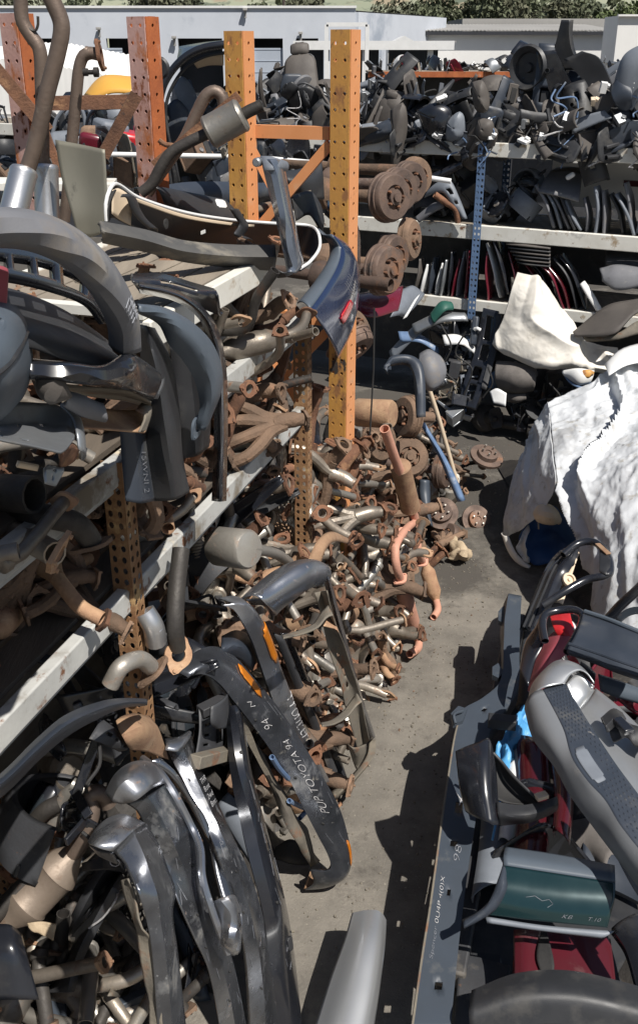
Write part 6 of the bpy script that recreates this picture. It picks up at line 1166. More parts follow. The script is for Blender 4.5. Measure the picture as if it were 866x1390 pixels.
Loft([ZF([(716, 955, 1.0), (722, 930, 1.02), (740, 908, 1.04), (756, 897, 1.05), (776, 900, 1.04)]), ZF([(736, 938, 1.08), (745, 918, 1.1), (760, 906, 1.11), (778, 905, 1.1), (792, 914, 1.08)]), ZF([(766, 928, 1.1), (775, 915, 1.12), (788, 910, 1.12), (798, 916, 1.1), (806, 928, 1.07)])], 24, 16, bulge=.015).build('corner_cap', M['silver_paint'], sb2, .006)
Loft([ZF([(768, 928, 1.07), (785, 914, 1.08), (806, 932, 1.05)]), ZF([(775, 950, 1.02), (795, 945, 1.02), (804, 938, 1.0)]), ZF([(778, 970, .98), (792, 958, .98), (806, 936, .97)])], 12, 10).build('cap_flange', M['silver_paint'], sb2, .006)
Loft([ZF([(780, 968, .95), (800, 998, .96), (826, 1036, .96), (850, 1066, .96), (876, 1100, .95)]), ZF([(795, 950, .92), (820, 980, .92), (845, 1015, .92), (868, 1050, .92), (890, 1080, .92)]), ZF([(808, 934, .95), (840, 960, .95), (866, 985, .95), (890, 1010, .95), (910, 1035, .95)])], 30, 14, bulge=-.015).build('inner_shell', M['silver_paint'], sb2, .006)
lb('support_rod', 'grey plastic bumper end stay under the dimpled step pad', 'stay', [R('A8', 'Z', [(690, 380, .85), (720, 480, .84), (770, 600, .82), (830, 720, .8), (880, 800, .78)]), R('A8', 'Z', [(745, 400, .85), (770, 480, .84), (800, 590, .82), (850, 680, .8), (900, 760, .78)])], 'plastic_cool', nu=24, nv=8, bulge=.02)
bk2 = empty('lamp_bracket', tuple(T(840, 990, 'Z', .9)), 'black plastic clip bracket on the inside of the grey rear bumper', 'bracket')
Loft([R('A7', 'Z', [(712, 712, 1.02), (765, 672, 1.03), (800, 690, 1.03)]), R('A7', 'Z', [(728, 745, 1.05), (780, 705, 1.06), (815, 715, 1.05)])], 10, 8, lip=.03).build('clip_box', M['plastic'], bk2, .006)
Loft([R('A7', 'Z', [(735, 745, .99), (790, 715, 1.0), (850, 740, 1.0), (900, 770, 1.0)]), R('A7', 'Z', [(765, 800, .97), (815, 790, .98), (850, 820, .98), (900, 850, .98)])], 18, 10, wob=.03, wscale=14).build('torn_base', M['plastic'], bk2, .006)
MB().beam(R('A7', 'Z', [(775, 715, 1.05)])[0], R('A7', 'Z', [(830, 770, 1.05)])[0], .05, .03).build('clip_arm', M['plastic_gloss'], bk2, bevel=.006)
# dark teal rocker
tr_ = empty('rocker_panel', tuple(T(730, 1250, 'Z', .5)), 'dark teal painted bumper end with a grey top strip and chalk marks', 'bumper')
z_ = .78
Loft([R('A8', 'Z', [(320, 575, z_), (540, 608, z_), (768, 652, z_)]), R('A8', 'Z', [(312, 612, z_+.03), (540, 648, z_+.03), (770, 686, z_+.03)]), R('A8', 'Z', [(313, 650, z_+.02), (540, 685, z_+.02), (771, 720, z_+.02)])], 24, 10).build('top_strip', M['plastic_bluegrey'], tr_, .006)
lt_ = Loft([R('A8', 'Z', [(313, 652, z_+.02), (540, 687, z_+.02), (771, 722, z_+.02)]), R('A8', 'Z', [(300, 735, z_-.01), (530, 765, z_-.01), (768, 790, z_-.01)]), R('A8', 'Z', [(262, 800, z_-.06), (500, 825, z_-.05), (752, 850, z_-.05)]), R('A8', 'Z', [(215, 850, z_-.12), (480, 880, z_-.1), (738, 905, z_-.1)])], 36, 26)
lt_.build('painted_face', M['teal_paint'], tr_, .006)
Loft([R('A8', 'Z', [(318, 620, z_), (298, 700, z_), (262, 790, z_-.05), (200, 850, z_-.1), (146, 885, z_-.13)]), R('A8', 'Z', [(326, 660, z_+.01), (310, 730, z_+.01), (280, 800, z_-.04), (230, 862, z_-.1), (150, 908, z_-.15)])], 26, 6, bulge=.012, lip=.02).build('curled_end', M['plastic_navy'], tr_, .006)
Loft([R('A8', 'Z', [(240, 862, z_-.12), (480, 898, z_-.12), (765, 922, z_-.12)]), R('A8', 'Z', [(246, 885, z_-.14), (480, 918, z_-.14), (715, 948, z_-.14)])], 24, 6, bulge=.01).build('lower_strip', M['plastic_cool'], tr_, .006)
lt_.write('KB', M['chalk_faint'], tr_, .62, .7, .87, .79); lt_.write('T.10', M['chalk_faint'], tr_, .83, .93, .87, .79)
lt_.stroke(M['chalk_faint'], tr_, [(.25, .52), (.32, .48), (.4, .56), (.45, .52), (.5, .6), (.47, .68)], .0009)
# red door or hood below
M['maroon_lit'] = mat('lit_dusty_red_paint', (.085, .009, .016), (.065, .008, .013), 4, .3, .45, coat=.4, spots=[((.16, .09, .085), 4, .55, .2, .75)])  # brighter copy of maroon, sunlight put into its base; dust spots are real
rd = empty('car_bonnet', tuple(T(760, 1300, 'Z', .2)), 'dark red car panel at the bottom right under the teal bumper end', 'panel')
Loft([F('Z', [(698, 1262, .42), (740, 1264, .45), (790, 1268, .45), (828, 1275, .44)]), F('Z', [(695, 1330, .4), (740, 1335, .43), (790, 1335, .43), (835, 1335, .42)]), F('Z', [(692, 1400, .36), (740, 1405, .4), (790, 1405, .4), (840, 1405, .38)])], 24, 14, lip=.06).build('skin', M['maroon_lit'], rd, .006)
Loft([F('Z', [(697, 1262, .47), (712, 1263, .49), (733, 1264, .48)]), F('Z', [(697, 1330, .45), (712, 1332, .47), (735, 1335, .46)]), F('Z', [(694, 1400, .42), (712, 1402, .44), (738, 1402, .43)])], 12, 12).build('light_edge', M['maroon_lit'], rd, .006)
Loft([F('Z', [(734, 1265, .49), (742, 1266, .5)]), F('Z', [(728, 1300, .49), (752, 1310, .5)]), F('Z', [(738, 1330, .47), (748, 1330, .48)])], 8, 12).build('latch_recess', M['rubber'], rd, .006)
lb('bumper_cover', 'black bumper cover lying across the dark red panel at the bottom edge', 'bumper', [F('Z', [(640, 1345, .56), (700, 1322, .6), (770, 1318, .62), (850, 1335, .6), (930, 1360, .56)]), F('Z', [(636, 1375, .58), (700, 1352, .64), (772, 1350, .66), (850, 1366, .64), (930, 1392, .58)]), F('Z', [(640, 1410, .5), (702, 1392, .56), (775, 1390, .58), (850, 1405, .56), (930, 1430, .5)])], 'plastic', nu=36, nv=14, lip=.02)
# silver stub at bottom centre
ss = empty('bumper_end', tuple(T(490, 1290, 'Z', .0)), 'silver bumper end lying on the ground at the bottom centre', 'bumper')
Loft([ZF([(478, 1240, .3), (500, 1236, .33), (516, 1238, .33), (524, 1250, .3)]), ZF([(468, 1275, .3), (492, 1275, .35), (514, 1275, .34), (522, 1285, .28)]), ZF([(448, 1330, .26), (475, 1335, .32), (505, 1338, .31), (514, 1348, .25)]), ZF([(420, 1420, .2), (450, 1425, .27), (485, 1430, .26), (500, 1440, .2)])], 20, 24, lip=.1).build('shell', M['silver_paint'], ss, .006)
Loft([ZF([(512, 1240, .32), (524, 1252, .29)]), ZF([(505, 1290, .32), (520, 1300, .28)]), ZF([(498, 1340, .3), (512, 1350, .25)])], 6, 14).build('trim_band', M['plastic_cool'], ss, .006)
# dark bumper with window edge, oval frame, red pieces
db = empty('door_shell', tuple(T(800, 880, 'Z', .7)), 'glossy black car door shell with pillar lying across the right edge', 'car door')
Loft([R('A7', 'Z', [(640, 268, 1.02), (720, 290, 1.03), (800, 320, 1.04), (950, 380, 1.04)]), R('A7', 'Z', [(628, 320, 1.06), (712, 345, 1.07), (795, 370, 1.08), (950, 425, 1.08)]), R('A7', 'Z', [(602, 380, 1.08), (700, 410, 1.09), (785, 440, 1.1), (950, 490, 1.1)]), R('A7', 'Z', [(572, 432, 1.05), (690, 470, 1.06), (780, 505, 1.07), (950, 560, 1.07)]), R('A7', 'Z', [(578, 448, 1.0), (690, 488, 1.0), (780, 525, 1.0), (950, 580, 1.0)])], 34, 26).build('door_skin', M['plastic_navy'], db, .006)
e = MB(); e.tube(R('A7', 'Z', [(580, 405, 1.1), (700, 445, 1.11), (790, 478, 1.12), (950, 530, 1.12)]), .008, 6, sub=24, hollow=False); e.build('body_crease', M['plastic_navy'], db)
e = MB(); e.tube(R('A7', 'Z', [(645, 272, 1.05), (725, 298, 1.06), (805, 330, 1.07), (950, 390, 1.07)]), .012, 8, sub=24, hollow=False); e.build('window_seal', M['plastic_bluegrey'], db)
MB().tube(R('A7', 'Z', [(745, 300, 1.05), (790, 250, 1.15), (850, 195, 1.25), (920, 130, 1.35)]), .026, 10, sub=16).build('window_pillar', M['plastic_gloss'], db)
Loft([R('A7', 'Z', [(765, 300, .95), (820, 262, 1.0), (870, 255, 1.02), (950, 300, 1.0)]), R('A7', 'Z', [(790, 320, .95), (830, 290, .98), (880, 285, 1.0), (950, 340, .98)])], 14, 8).build('window_glass', M['glass'], db, .005)
of = empty('door_frame', tuple(T(740, 840, 'Z', .6)), 'black oval quarter window frame around the red panel', 'window frame')
MB().tube(R('A7', 'Z', [(482, 395, .92), (472, 330, .95), (485, 285, .97), (540, 268, .98), (600, 266, 1.0), (634, 285, 1.0), (632, 330, 1.0), (600, 390, .98), (572, 440, .96)]), .022, 10, sub=50).build('frame', M['plastic_gloss'], of)
Loft([R('A7', 'Z', [(478, 285, .9), (450, 330, .86), (405, 390, .8), (380, 500, .76)]), R('A7', 'Z', [(476, 300, .92), (478, 400, .88), (440, 480, .82), (415, 580, .78)])], 20, 8, bulge=.02).build('quarter_panel', M['plastic_gloss'], of, .006)
rp = empty('red_fender', tuple(T(765, 840, 'Z', .5)), 'bright red painted panel corner inside the black oval frame', 'panel')
Loft([R('A7', 'Z', [(500, 280, .82), (545, 262, .84), (580, 252, .85)]), R('A7', 'Z', [(520, 345, .84), (560, 345, .86), (595, 330, .87)]), R('A7', 'Z', [(560, 395, .82), (590, 400, .84), (606, 375, .84)])], 14, 14, bulge=.02).build('panel', M['red_bright'], rp, .006)
Loft([R('A7', 'Z', [(575, 300, .85), (600, 320, .86), (612, 345, .86)]), R('A7', 'Z', [(580, 340, .86), (602, 350, .87), (610, 365, .86)])], 8, 6).build('lamp_socket', M['white_paint'], rp, .006)
lb('bumper_cover', 'sun faded pinkish red bumper cover between the slate bar and the grey bumper', 'bumper', [R('A7', 'Z', [(575, 355, .8), (530, 352, .8), (490, 385, .78), (455, 450, .76), (430, 530, .74), (412, 600, .72)]), R('A7', 'Z', [(585, 380, .86), (550, 395, .86), (520, 430, .85), (490, 485, .83), (462, 550, .8), (445, 600, .78)]), R('A7', 'Z', [(585, 440, .82), (560, 455, .82), (540, 475, .81), (515, 510, .79), (490, 560, .76), (470, 610, .74)])], 'pink_red', nu=30, nv=14, lip=.03)
lb('red_strip', 'small bright red strip beside the corner cap of the grey bumper', 'panel', [R('A7', 'Z', [(570, 450, .9), (600, 455, .9), (622, 480, .9)]), R('A7', 'Z', [(580, 475, .9), (605, 480, .9), (625, 490, .9)])], 'red_bright', nu=8, nv=6)
for k, (p1, p2, mt, lab) in enumerate(((((700, 530, .85), (780, 555, .85), (900, 600, .85)), ((710, 600, .8), (790, 630, .8), (900, 660, .8)), 'plastic_bluegrey', 'dark slate panel in the shade under the black door'), (((760, 600, .75), (820, 600, .75), (900, 640, .75)), ((790, 640, .72), (830, 680, .72), (900, 720, .72)), 'red_paint', 'dark red panel glimpsed under the black door'), (((630, 480, .8), (660, 500, .8), (690, 530, .8)), ((620, 520, .8), (650, 545, .8), (685, 575, .8)), 'plastic', 'black bracket scrap beside the corner cap'))):
    lb('scrap_panel', lab, 'panel', [R('A7', 'Z', p1), R('A7', 'Z', p2)], mt, nu=14, nv=8, bulge=.02)
# black door frame pile beside the tarp
ds = empty('door_frame', tuple(T(740, 800, 'Z', .3)), 'black car door window frame with tan lining leaning on the tarpaulin', 'car door')
Loft([R('A6', 'Z', [(165, 1360, .55), (235, 1190, .62), (295, 1060, .7), (350, 995, .78), (430, 955, .82)]), R('A6', 'Z', [(215, 1380, .6), (290, 1220, .68), (345, 1090, .76), (395, 1010, .84), (450, 965, .88)]), R('A6', 'Z', [(255, 1370, .56), (325, 1230, .66), (385, 1110, .74), (425, 1040, .82), (445, 985, .86)])], 30, 14, lip=.05).build('door_skin', M['plastic_gloss'], ds, .006)
for q in range(3): e = MB(); e.tube(R('A6', 'Z', [(178+q*26, 1360, .61), (248+q*26, 1195, .68), (305+q*26, 1068, .76), (365+q*20, 1000, .84)]), .008, 6, sub=20, hollow=False); e.build('moulding', M['plastic'], ds)
Loft([R('A6', 'Z', [(330, 1240, .6), (372, 1120, .68), (410, 1040, .74), (440, 990, .78)]), R('A6', 'Z', [(368, 1250, .6), (402, 1140, .68), (428, 1060, .74), (448, 1000, .78)])], 20, 8, bulge=.01).build('tan_lining', M['cream'], ds, .005)
MB().disc(R('A6', 'Z', [(398, 1130, .73)])[0], (.3, -.6, .7), [(.045, -.01), (.045, .01), (.03, .014), (.028, 0), (.012, 0), (.01, .012), (0, .012)], 20).build('speaker_ring', M['cream'], ds)
MB().tube(R('A6', 'Z', [(370, 1010, .86), (440, 955, .9), (510, 945, .92), (560, 975, .92), (592, 1030, .92), (596, 1095, .9), (570, 1110, .89), (480, 1130, .85), (380, 1185, .8), (270, 1255, .72)]), .024, 10, sub=60).build('window_frame', M['plastic_gloss'], ds)
Loft([R('A6', 'Z', [(535, 950, .9), (580, 965, .92), (600, 1010, .92)]), R('A6', 'Z', [(545, 990, .93), (575, 1000, .94), (598, 1040, .94)]), R('A6', 'Z', [(545, 1090, .91), (575, 1105, .91), (597, 1110, .9)])], 14, 12).build('mirror_sail', M['plastic'], ds, .006)
MB().beam(R('A6', 'Z', [(535, 955, .95)])[0], R('A6', 'Z', [(590, 1005, .95)])[0], .035, .01).build('amber_marker', M['rust_light'], ds, bevel=.003)
# ------------------------------------------------------------------ tarpaulins: cloth over a heap
def ridged(p, k): return 1 - abs(noise.noise(p*k))*2
def cloth(name, label, rails, mt, nu, nv, amp, fold, seed, thick=.004, swap=False, crump=1.0):
    """folds run down the cloth (sharp creases between soft swells), with finer crumples over them"""
    l = Loft(rails, nu, nv)
    for i in range(nu):
        for j in range(nv):
            p = l.G[i][j]; a, b = (j/(nv-1), i/(nu-1)) if swap else (i/(nu-1), j/(nv-1))
            e_ = min(1, 5*min(i, nu-1-i, j, nv-1-j)/min(nu, nv) + .45)
            wp = Vector((noise.noise(p*1.1 + Vector((seed, 0, 0))), noise.noise(p*1.1 + Vector((0, seed, 5))), 0))
            q = Vector(((a + .35*wp.x)*fold[0], (b + .3*wp.y)*fold[1], seed))
            r1 = max(0, 1 - abs(noise.noise(q))*4.5)                    # a few long sharp folds
            s1 = noise.noise(q*.6 + Vector((3, 3, 3)))                  # broad slack
            cr = 0
            for f_, am in ((2.2, .34), (5.5, .24), (12, .11)):           # crumple: flat facets meeting in creases
                cr += am*min(abs(noise.noise(p*f_ + Vector((seed, f_, 0)))), abs(noise.noise(p*f_*1.1 + Vector((f_, seed, 9)))))*3
            d = amp*(1.7*r1**1.3*(.35 + .65*abs(s1)*2) + 1.3*s1 - cr*crump)
            l.G[i][j] = p + l.N[i][j]*d*e_
    o = l.build(name, M[mt], None, thick, angle=80); tag(o, label, 'tarpaulin'); return o, l
o, lt1 = cloth('tarpaulin', 'big white wrinkled tarpaulin draped over the heap at the right edge', [
    ZF([(743, 546, 1.05), (775, 528, 1.12), (806, 516, 1.2), (840, 486, 1.22), (900, 462, 1.25), (1010, 450, 1.25)]),
    ZF([(748, 580, 1.0), (785, 566, 1.1), (825, 550, 1.2), (870, 535, 1.25), (930, 520, 1.28), (1020, 510, 1.28)]),
    ZF([(752, 625, .92), (790, 625, 1.02), (830, 620, 1.12), (875, 615, 1.2), (940, 610, 1.22), (1030, 610, 1.2)]),
    ZF([(756, 672, .8), (795, 690, .86), (835, 695, .96), (880, 700, 1.05), (950, 705, 1.05), (1040, 710, 1.0)]),
    ZF([(768, 704, .62), (802, 742, .66), (838, 765, .78), (885, 780, .85), (960, 790, .85), (1050, 800, .8)]),
    ZF([(790, 730, .45), (800, 800, .42), (815, 845, .45), (860, 862, .5), (960, 870, .5), (1060, 880, .5)])], 'tarp', 170, 150, .06, (4.2, 1.3), 2.0)
o2, lt2 = cloth('tarpaulin', 'left hanging flap of white tarpaulin with dark stains, falling to the ground', [
    ZF([(744, 546, 1.05), (748, 580, 1.0), (752, 625, .92), (754, 655, .84), (748, 672, .74)]), ZF([(738, 552, 1.0), (738, 590, .92), (738, 635, .82), (738, 668, .7), (735, 692, .58)]), ZF([(728, 572, .86), (722, 612, .74), (716, 655, .6), (712, 690, .46), (712, 716, .34)]), ZF([(712, 605, .62), (704, 640, .5), (696, 680, .36), (690, 708, .22), (694, 726, .16)]), ZF([(704, 632, .4), (696, 662, .3), (688, 695, .18), (682, 722, .08), (683, 730, .06)])], 'tarp', 100, 90, .035, (3.0, 1.3), 5.0, swap=True)
M['tarp_grey'] = M['tarp']
tag(Loft([ZF([(682, 722, .16), (690, 745, .1), (704, 765, .04), (718, 771, .03)]), ZF([(690, 728, .2), (700, 750, .14), (712, 762, .08), (720, 768, .05)])], 20, 8, bulge=.03).build('tarpaulin_hem', M['tarp_warm']), 'pale rolled lower hem of the tarpaulin flap at ground level', 'tarpaulin')
tag(Loft([ZF([(716, 700, .4), (735, 690, .5), (756, 690, .55), (785, 720, .45)]), ZF([(704, 730, .2), (728, 730, .2), (752, 730, .2), (780, 745, .2)]), ZF([(708, 752, .08), (726, 766, .05), (750, 764, .05), (775, 762, .06)])], 24, 14, wob=.05, wscale=8).build('blue_tarpaulin', M['tarp_blue']), 'blue tarpaulin lining glimpsed in the opening of the white flap', 'tarpaulin')
tag(Loft([ZF([(706, 735, .24), (716, 712, .34), (718, 722, .32)]), ZF([(700, 745, .16), (708, 740, .2), (712, 745, .22)]), ZF([(712, 762, .08), (718, 764, .08), (720, 760, .1)])], 12, 10, wob=.02, wscale=16).build('white_fold', M['tarp']), 'light folded corner of tarpaulin in front of the blue lining', 'tarpaulin')
hr = empty('mirror_cover', tuple(T(741, 698, 'Z', .5)), 'beige rounded headrest poking out under the tarpaulin flap', 'headrest')
Loft([R('A6', 'Z', [(245, 800, .5), (262, 770, .53), (290, 765, .55), (325, 790, .54), (340, 830, .5)]), R('A6', 'Z', [(246, 825, .52), (265, 810, .58), (295, 808, .6), (322, 820, .58), (342, 845, .5)]), R('A6', 'Z', [(252, 850, .48), (275, 858, .5), (300, 862, .5), (325, 862, .5), (340, 856, .47)])], 20, 16, bulge=.03).build('pad', M['cream'], hr, .01)
MB().tube(R('A6', 'Z', [(250, 845, .48), (252, 885, .42)]), .006, 6).build('stalk', M['steel_grey'], hr)
cm = MB(); n1 = 24; cv = []
for i in range(n1):
    for j in range(n1):
        x = 1.75 + 2.8*i/(n1-1); y = 5.6 + 3.2*j/(n1-1); e_ = min(1, 3*min(i, j, n1-1-i, n1-1-j)/(n1-1)); h = .02 + .72*e_*(.85 + .3*noise.noise(Vector((x*2, y*2, 0)))); cv.append((x + .06*(8.8-y), y, h*(.75 if y < 6.6 else 1)))
cm.add(cv, [(i*n1+j, (i+1)*n1+j, (i+1)*n1+j+1, i*n1+j+1) for i in range(n1-1) for j in range(n1-1)])
tag(cm.build('packed_scrap', M['oily'], angle=20), 'dark packed scrap hidden under the white tarpaulin', 'scrap', kind='stuff')
cloth('tarpaulin', 'smaller cream tarpaulin thrown over parts before the back shelves', [F('B', [(702, 370, .25), (718, 374, .3), (732, 378, .28), (752, 405, .25), (775, 445, .25), (802, 466, .3), (838, 472, .3)]), F('B', [(694, 392, .45), (712, 396, .5), (730, 402, .5), (752, 425, .5), (776, 455, .5), (804, 476, .5), (838, 482, .45)]), F('B', [(683, 430, .55), (702, 436, .62), (724, 445, .65), (750, 455, .66), (778, 470, .65), (804, 486, .6), (836, 494, .55)]), F('B', [(668, 466, .6), (690, 476, .7), (718, 488, .75), (748, 492, .78), (778, 492, .75), (804, 498, .7), (832, 504, .62)]), F('B', [(672, 474, .58), (692, 484, .66), (720, 496, .7), (750, 500, .74), (778, 500, .7), (802, 505, .66), (826, 509, .6)])], 'tarp_warm', 130, 100, .045, (3.2, 1.8), 9.0, crump=.45)
bt = empty('bottle_tray', tuple(T(768, 508, 'B', .9)), 'white and orange plastic bowl shape between the two tarpaulins', 'tray')
Loft([F('B', [(764, 503, .8), (785, 500, .9), (806, 503, .85)]), F('B', [(768, 512, .85), (785, 522, .95), (800, 520, .9)])], 14, 8, bulge=.03).build('shell', M['white_paint'], bt, .006)
Loft([F('B', [(785, 503, .92), (800, 502, .9), (806, 505, .88)]), F('B', [(788, 512, .94), (798, 513, .93), (802, 511, .9)])], 8, 6, bulge=.01).build('orange_pad', M['orange'], bt, .005)
MB().tube(F('B', [(764, 506, .82), (775, 520, .92), (790, 526, .95), (804, 520, .9)]), .012, 8, sub=16).build('blue_rim', M['blue_trim'], bt)
tag(Loft([F('Z', [(820, 495, 1.3), (842, 474, 1.38), (880, 464, 1.4), (950, 455, 1.4)]), F('Z', [(826, 510, 1.3), (850, 496, 1.34), (885, 490, 1.36), (950, 485, 1.36)])], 16, 8, bulge=.02).build('white_hood', M['white_paint']), 'white car bonnet edge on top of the tarpaulin at the right edge', 'bonnet')
# ------------------------------------------------------------------ doors and bumpers buried under the right foreground
for k, (pts, pts2, mt, lab, cat_) in enumerate((
   (((700, 1000, .5), (705, 1060, .48), (700, 1130, .46), (690, 1200, .44)), ((740, 1010, .55), (745, 1070, .52), (742, 1140, .5), (735, 1210, .48)), 'maroon', 'maroon car door edge in shade behind the black corner bumper', 'car door'),
   (((742, 1005, .6), (752, 1070, .58), (750, 1130, .56)), ((765, 1030, .62), (775, 1080, .6), (770, 1140, .58)), 'maroon', 'second maroon panel beside the grey rear bumper', 'panel'),
   (((655, 1100, .35), (650, 1150, .35), (640, 1220, .33)), ((690, 1100, .38), (690, 1150, .38), (680, 1200, .36)), 'plastic_cool', 'pale grey car door in the gap under the black corner bumper', 'car door'),
   (((690, 1020, .42), (684, 1080, .42), (676, 1140, .4)), ((712, 1015, .44), (704, 1080, .43), (694, 1145, .42)), 'white_paint', 'white striped panel under the blue plastic sheet', 'panel'),
   (((725, 1090, .4), (770, 1080, .4), (800, 1110, .4), (830, 1160, .4)), ((720, 1150, .3), (760, 1155, .3), (800, 1170, .3), (830, 1200, .3)), 'headrest', 'grey seat back in the dark hollow above the teal bumper end', 'seat'),
   (((790, 1130, .35), (840, 1140, .35), (880, 1170, .35)), ((790, 1190, .28), (840, 1210, .28), (880, 1230, .28)), 'plastic_navy', 'blue black panel deep in the dark hollow', 'panel'),
   (((640, 1170, .2), (720, 1170, .2), (860, 1200, .2)), ((600, 1330, .15), (720, 1360, .15), (880, 1390, .15)), 'plastic', 'black bumper cover lying flat under the teal bumper end', 'bumper'),
   (((830, 1260, .5), (850, 1290, .5), (870, 1360, .48)), ((880, 1240, .5), (900, 1290, .5), (920, 1360, .48)), 'plastic_gloss', 'black panel at the bottom right corner', 'panel'),
   (((625, 1290, .22), (650, 1300, .22), (692, 1310, .24)), ((615, 1400, .2), (650, 1410, .2), (690, 1420, .22)), 'frame_dark', 'dark bar end at the bottom between the slate bar and the red panel', 'bumper bar'),
   (((715, 870, .45), (705, 920, .42), (700, 960, .4)), ((750, 870, .5), (740, 920, .48), (728, 960, .46)), 'plastic_taupe', 'taupe inner door panel behind the slate bar', 'panel'))):
    lb('buried_panel', lab, cat_, [R('F', 'Z', pts), R('F', 'Z', pts2)], mt, nu=20, nv=10, bulge=.03, lip=.03, seed=k, wob=.01)
MB_ = MB(); MB_.tube([T(692, 1020, 'Z', .46), T(680, 1080, 'Z', .45), T(668, 1140, 'Z', .43)], .006, 6, hollow=False); tag(MB_.build('blue_pinstripe', M['blue_bag']), 'thin blue strip along the white panel below the blue sheet', 'trim')
cm = MB(); cv = []; n1, n2 = 20, 40
for i in range(n1):
    for j in range(n2):
        x = .12 + 2.6*i/(n1-1); y = 2.0 + 3.7*j/(n2-1); e_ = min(1, 4*min(i, n1-1-i, j, n2-1-j)/(n1-1)); xx = x + .66 + (y-3.3)*.29; cv.append((xx, y, -.02 + .27*e_*(.8 + .5*noise.noise(Vector((xx*3, y*3, 0))))))
cm.add(cv, [(i*n2+j, (i+1)*n2+j, (i+1)*n2+j+1, i*n2+j+1) for i in range(n1-1) for j in range(n2-1)])
tag(cm.build('packed_scrap', M['oily'], angle=20), 'dark packed scrap under the bumpers at the right', 'scrap', kind='stuff')
# ------------------------------------------------------------------ back shelving: interior plastics, panels, running gear
def proto(name, cat_): return empty(name, (0, 0, 0), name, cat_)
def rr_loft(w, h, d, nu=14, nv=14, taper=.0, sag=0.0, sq=9.0):
    rails = []
    for j in range(9):
        t = 2*j/8-1; hw = w/2*(1 - abs(t)**sq*.55)*(1 + taper*t)
        rails.append([Vector((x*hw, -d*(1-abs(x)**3)*(1-abs(t)**3) + sag*x*x, t*h/2)) for x in (-1, -.85, -.4, 0, .4, .85, 1)])
    return Loft(rails, nu, nv, lip=-.02)
def p_doorcard():
    r_ = proto('door_card', 'door card'); l = rr_loft(.62, .42, .03); l.build('panel', M['plastic'], r_, .012)
    MB().beam((-.22, -.05, -.02), (.15, -.06, .0), .06, .05).build('armrest', M['plastic'], r_, bevel=.015); MB().tube([(-.2, -.04, -.14), (0, -.06, -.15), (.2, -.04, -.14)], .03, 8, sub=8).build('map_pocket', M['plastic'], r_); return r_
def p_liner():
    r_ = proto('fender_liner', 'fender liner'); rails = []
    for k in range(9): a = math.pi*k/8; rails.append([Vector((x, -.26*math.cos(a), .3*math.sin(a)*(1-.15*abs(x)/.13))) for x in (-.13, -.05, .05, .13)])
    l = Loft([list(q) for q in zip(*rails)], 24, 8, lip=.03, wob=.02); l.build('arch', M['plastic'], r_, .006); MB().box((.1, .2, .1), (.06, .12, .02)).build('tab', M['plastic'], r_, bevel=.006); return r_
def p_console():
    r_ = proto('centre_console', 'console'); m_ = MB(); m_.box((0, 0, 0), (.3, .03, .26)); m_.box((0, .3, -.04), (.28, .03, .18)); m_.box((-.14, .15, -.02), (.03, .3, .22)); m_.box((.14, .15, -.02), (.03, .3, .22)); m_.box((0, .16, -.11), (.28, .3, .02)); m_.build('shell', M['plastic'], r_, bevel=.012)
    MB().box((0, -.02, .05), (.2, .02, .08)).build('radio_slot', M['rubber'], r_, bevel=.006)
    for s_ in (-1, 1): MB().disc((s_*.07, -.016, -.06), (0, -1, 0), [(.03, 0), (.03, .015), (.024, .018), (0, .012)], 14).build('dial', M['plastic_grey'], r_)
    return r_
def p_dash():
    r_ = proto('dashboard', 'dashboard'); rails = [[Vector((x, -.12*math.cos(a) + .08*(x/.5)**2, .16*math.sin(a))) for x in (-.6, -.35, 0, .35, .6)] for a in (-.9, -.3, .3, .9, 1.5)]
    l = Loft(rails, 30, 14, lip=.03); l.build('panel', M['plastic'], r_, .012, holes=((.12, .22, .35, .55), (.42, .56, .25, .6), (.76, .86, .35, .55)))
    MB().box((.0, -.06, .02), (.15, .06, .11)).build('glove_box', M['plastic'], r_, bevel=.01); MB().tube([(-.3, -.13, 0), (-.3, -.25, -.02)], .03, 10).build('column_shroud', M['plastic'], r_); return r_
def p_seat():
    r_ = proto('seat_back', 'seat'); l = rr_loft(.46, .62, .06, taper=-.12); l.build('cushion', M['headrest'], r_, .03)
    MB().tube([(-.2, .03, -.32), (-.21, .05, 0), (-.16, .05, .3), (.16, .05, .3), (.21, .05, 0), (.2, .03, -.32)], .014, 8, sub=30).build('frame', M['frame_dark'], r_)
    rr_loft(.24, .14, .04).build('head_pad', M['headrest'], r_, .04).location = (0, 0, .38); return r_
def p_round():
    r_ = proto('trim_cover', 'trim cover'); m_ = MB(); m_.disc((0, 0, 0), (0, -1, 0), [(.2, -.02), (.205, 0), (.19, .02), (.13, .035), (0, .04)], 26); m_.build('cover', M['plastic'], r_)
    MB().disc((.03, -.04, .02), (0, -1, 0), [(.05, -.01), (.05, .01), (.03, .012), (0, .005)], 14).build('knob', M['plastic_grey'], r_); return r_
def p_pillar():
    r_ = proto('pillar_trim', 'pillar trim'); l = Loft([[Vector((-.05, 0, -.35)), Vector((-.06, -.03, -.1)), Vector((-.04, -.02, .2)), Vector((-.01, .03, .4))], [Vector((0, -.03, -.35)), Vector((0, -.06, -.1)), Vector((0, -.05, .2)), Vector((.01, .01, .4))], [Vector((.12, 0, -.35)), Vector((.07, -.03, -.1)), Vector((.05, -.02, .2)), Vector((.03, .03, .4))]], 16, 10)
    l.build('trim', M['plastic'], r_, .01); MB().box((.02, -.02, -.28), (.06, .03, .04)).build('clip', M['plastic_grey'], r_, bevel=.006); return r_
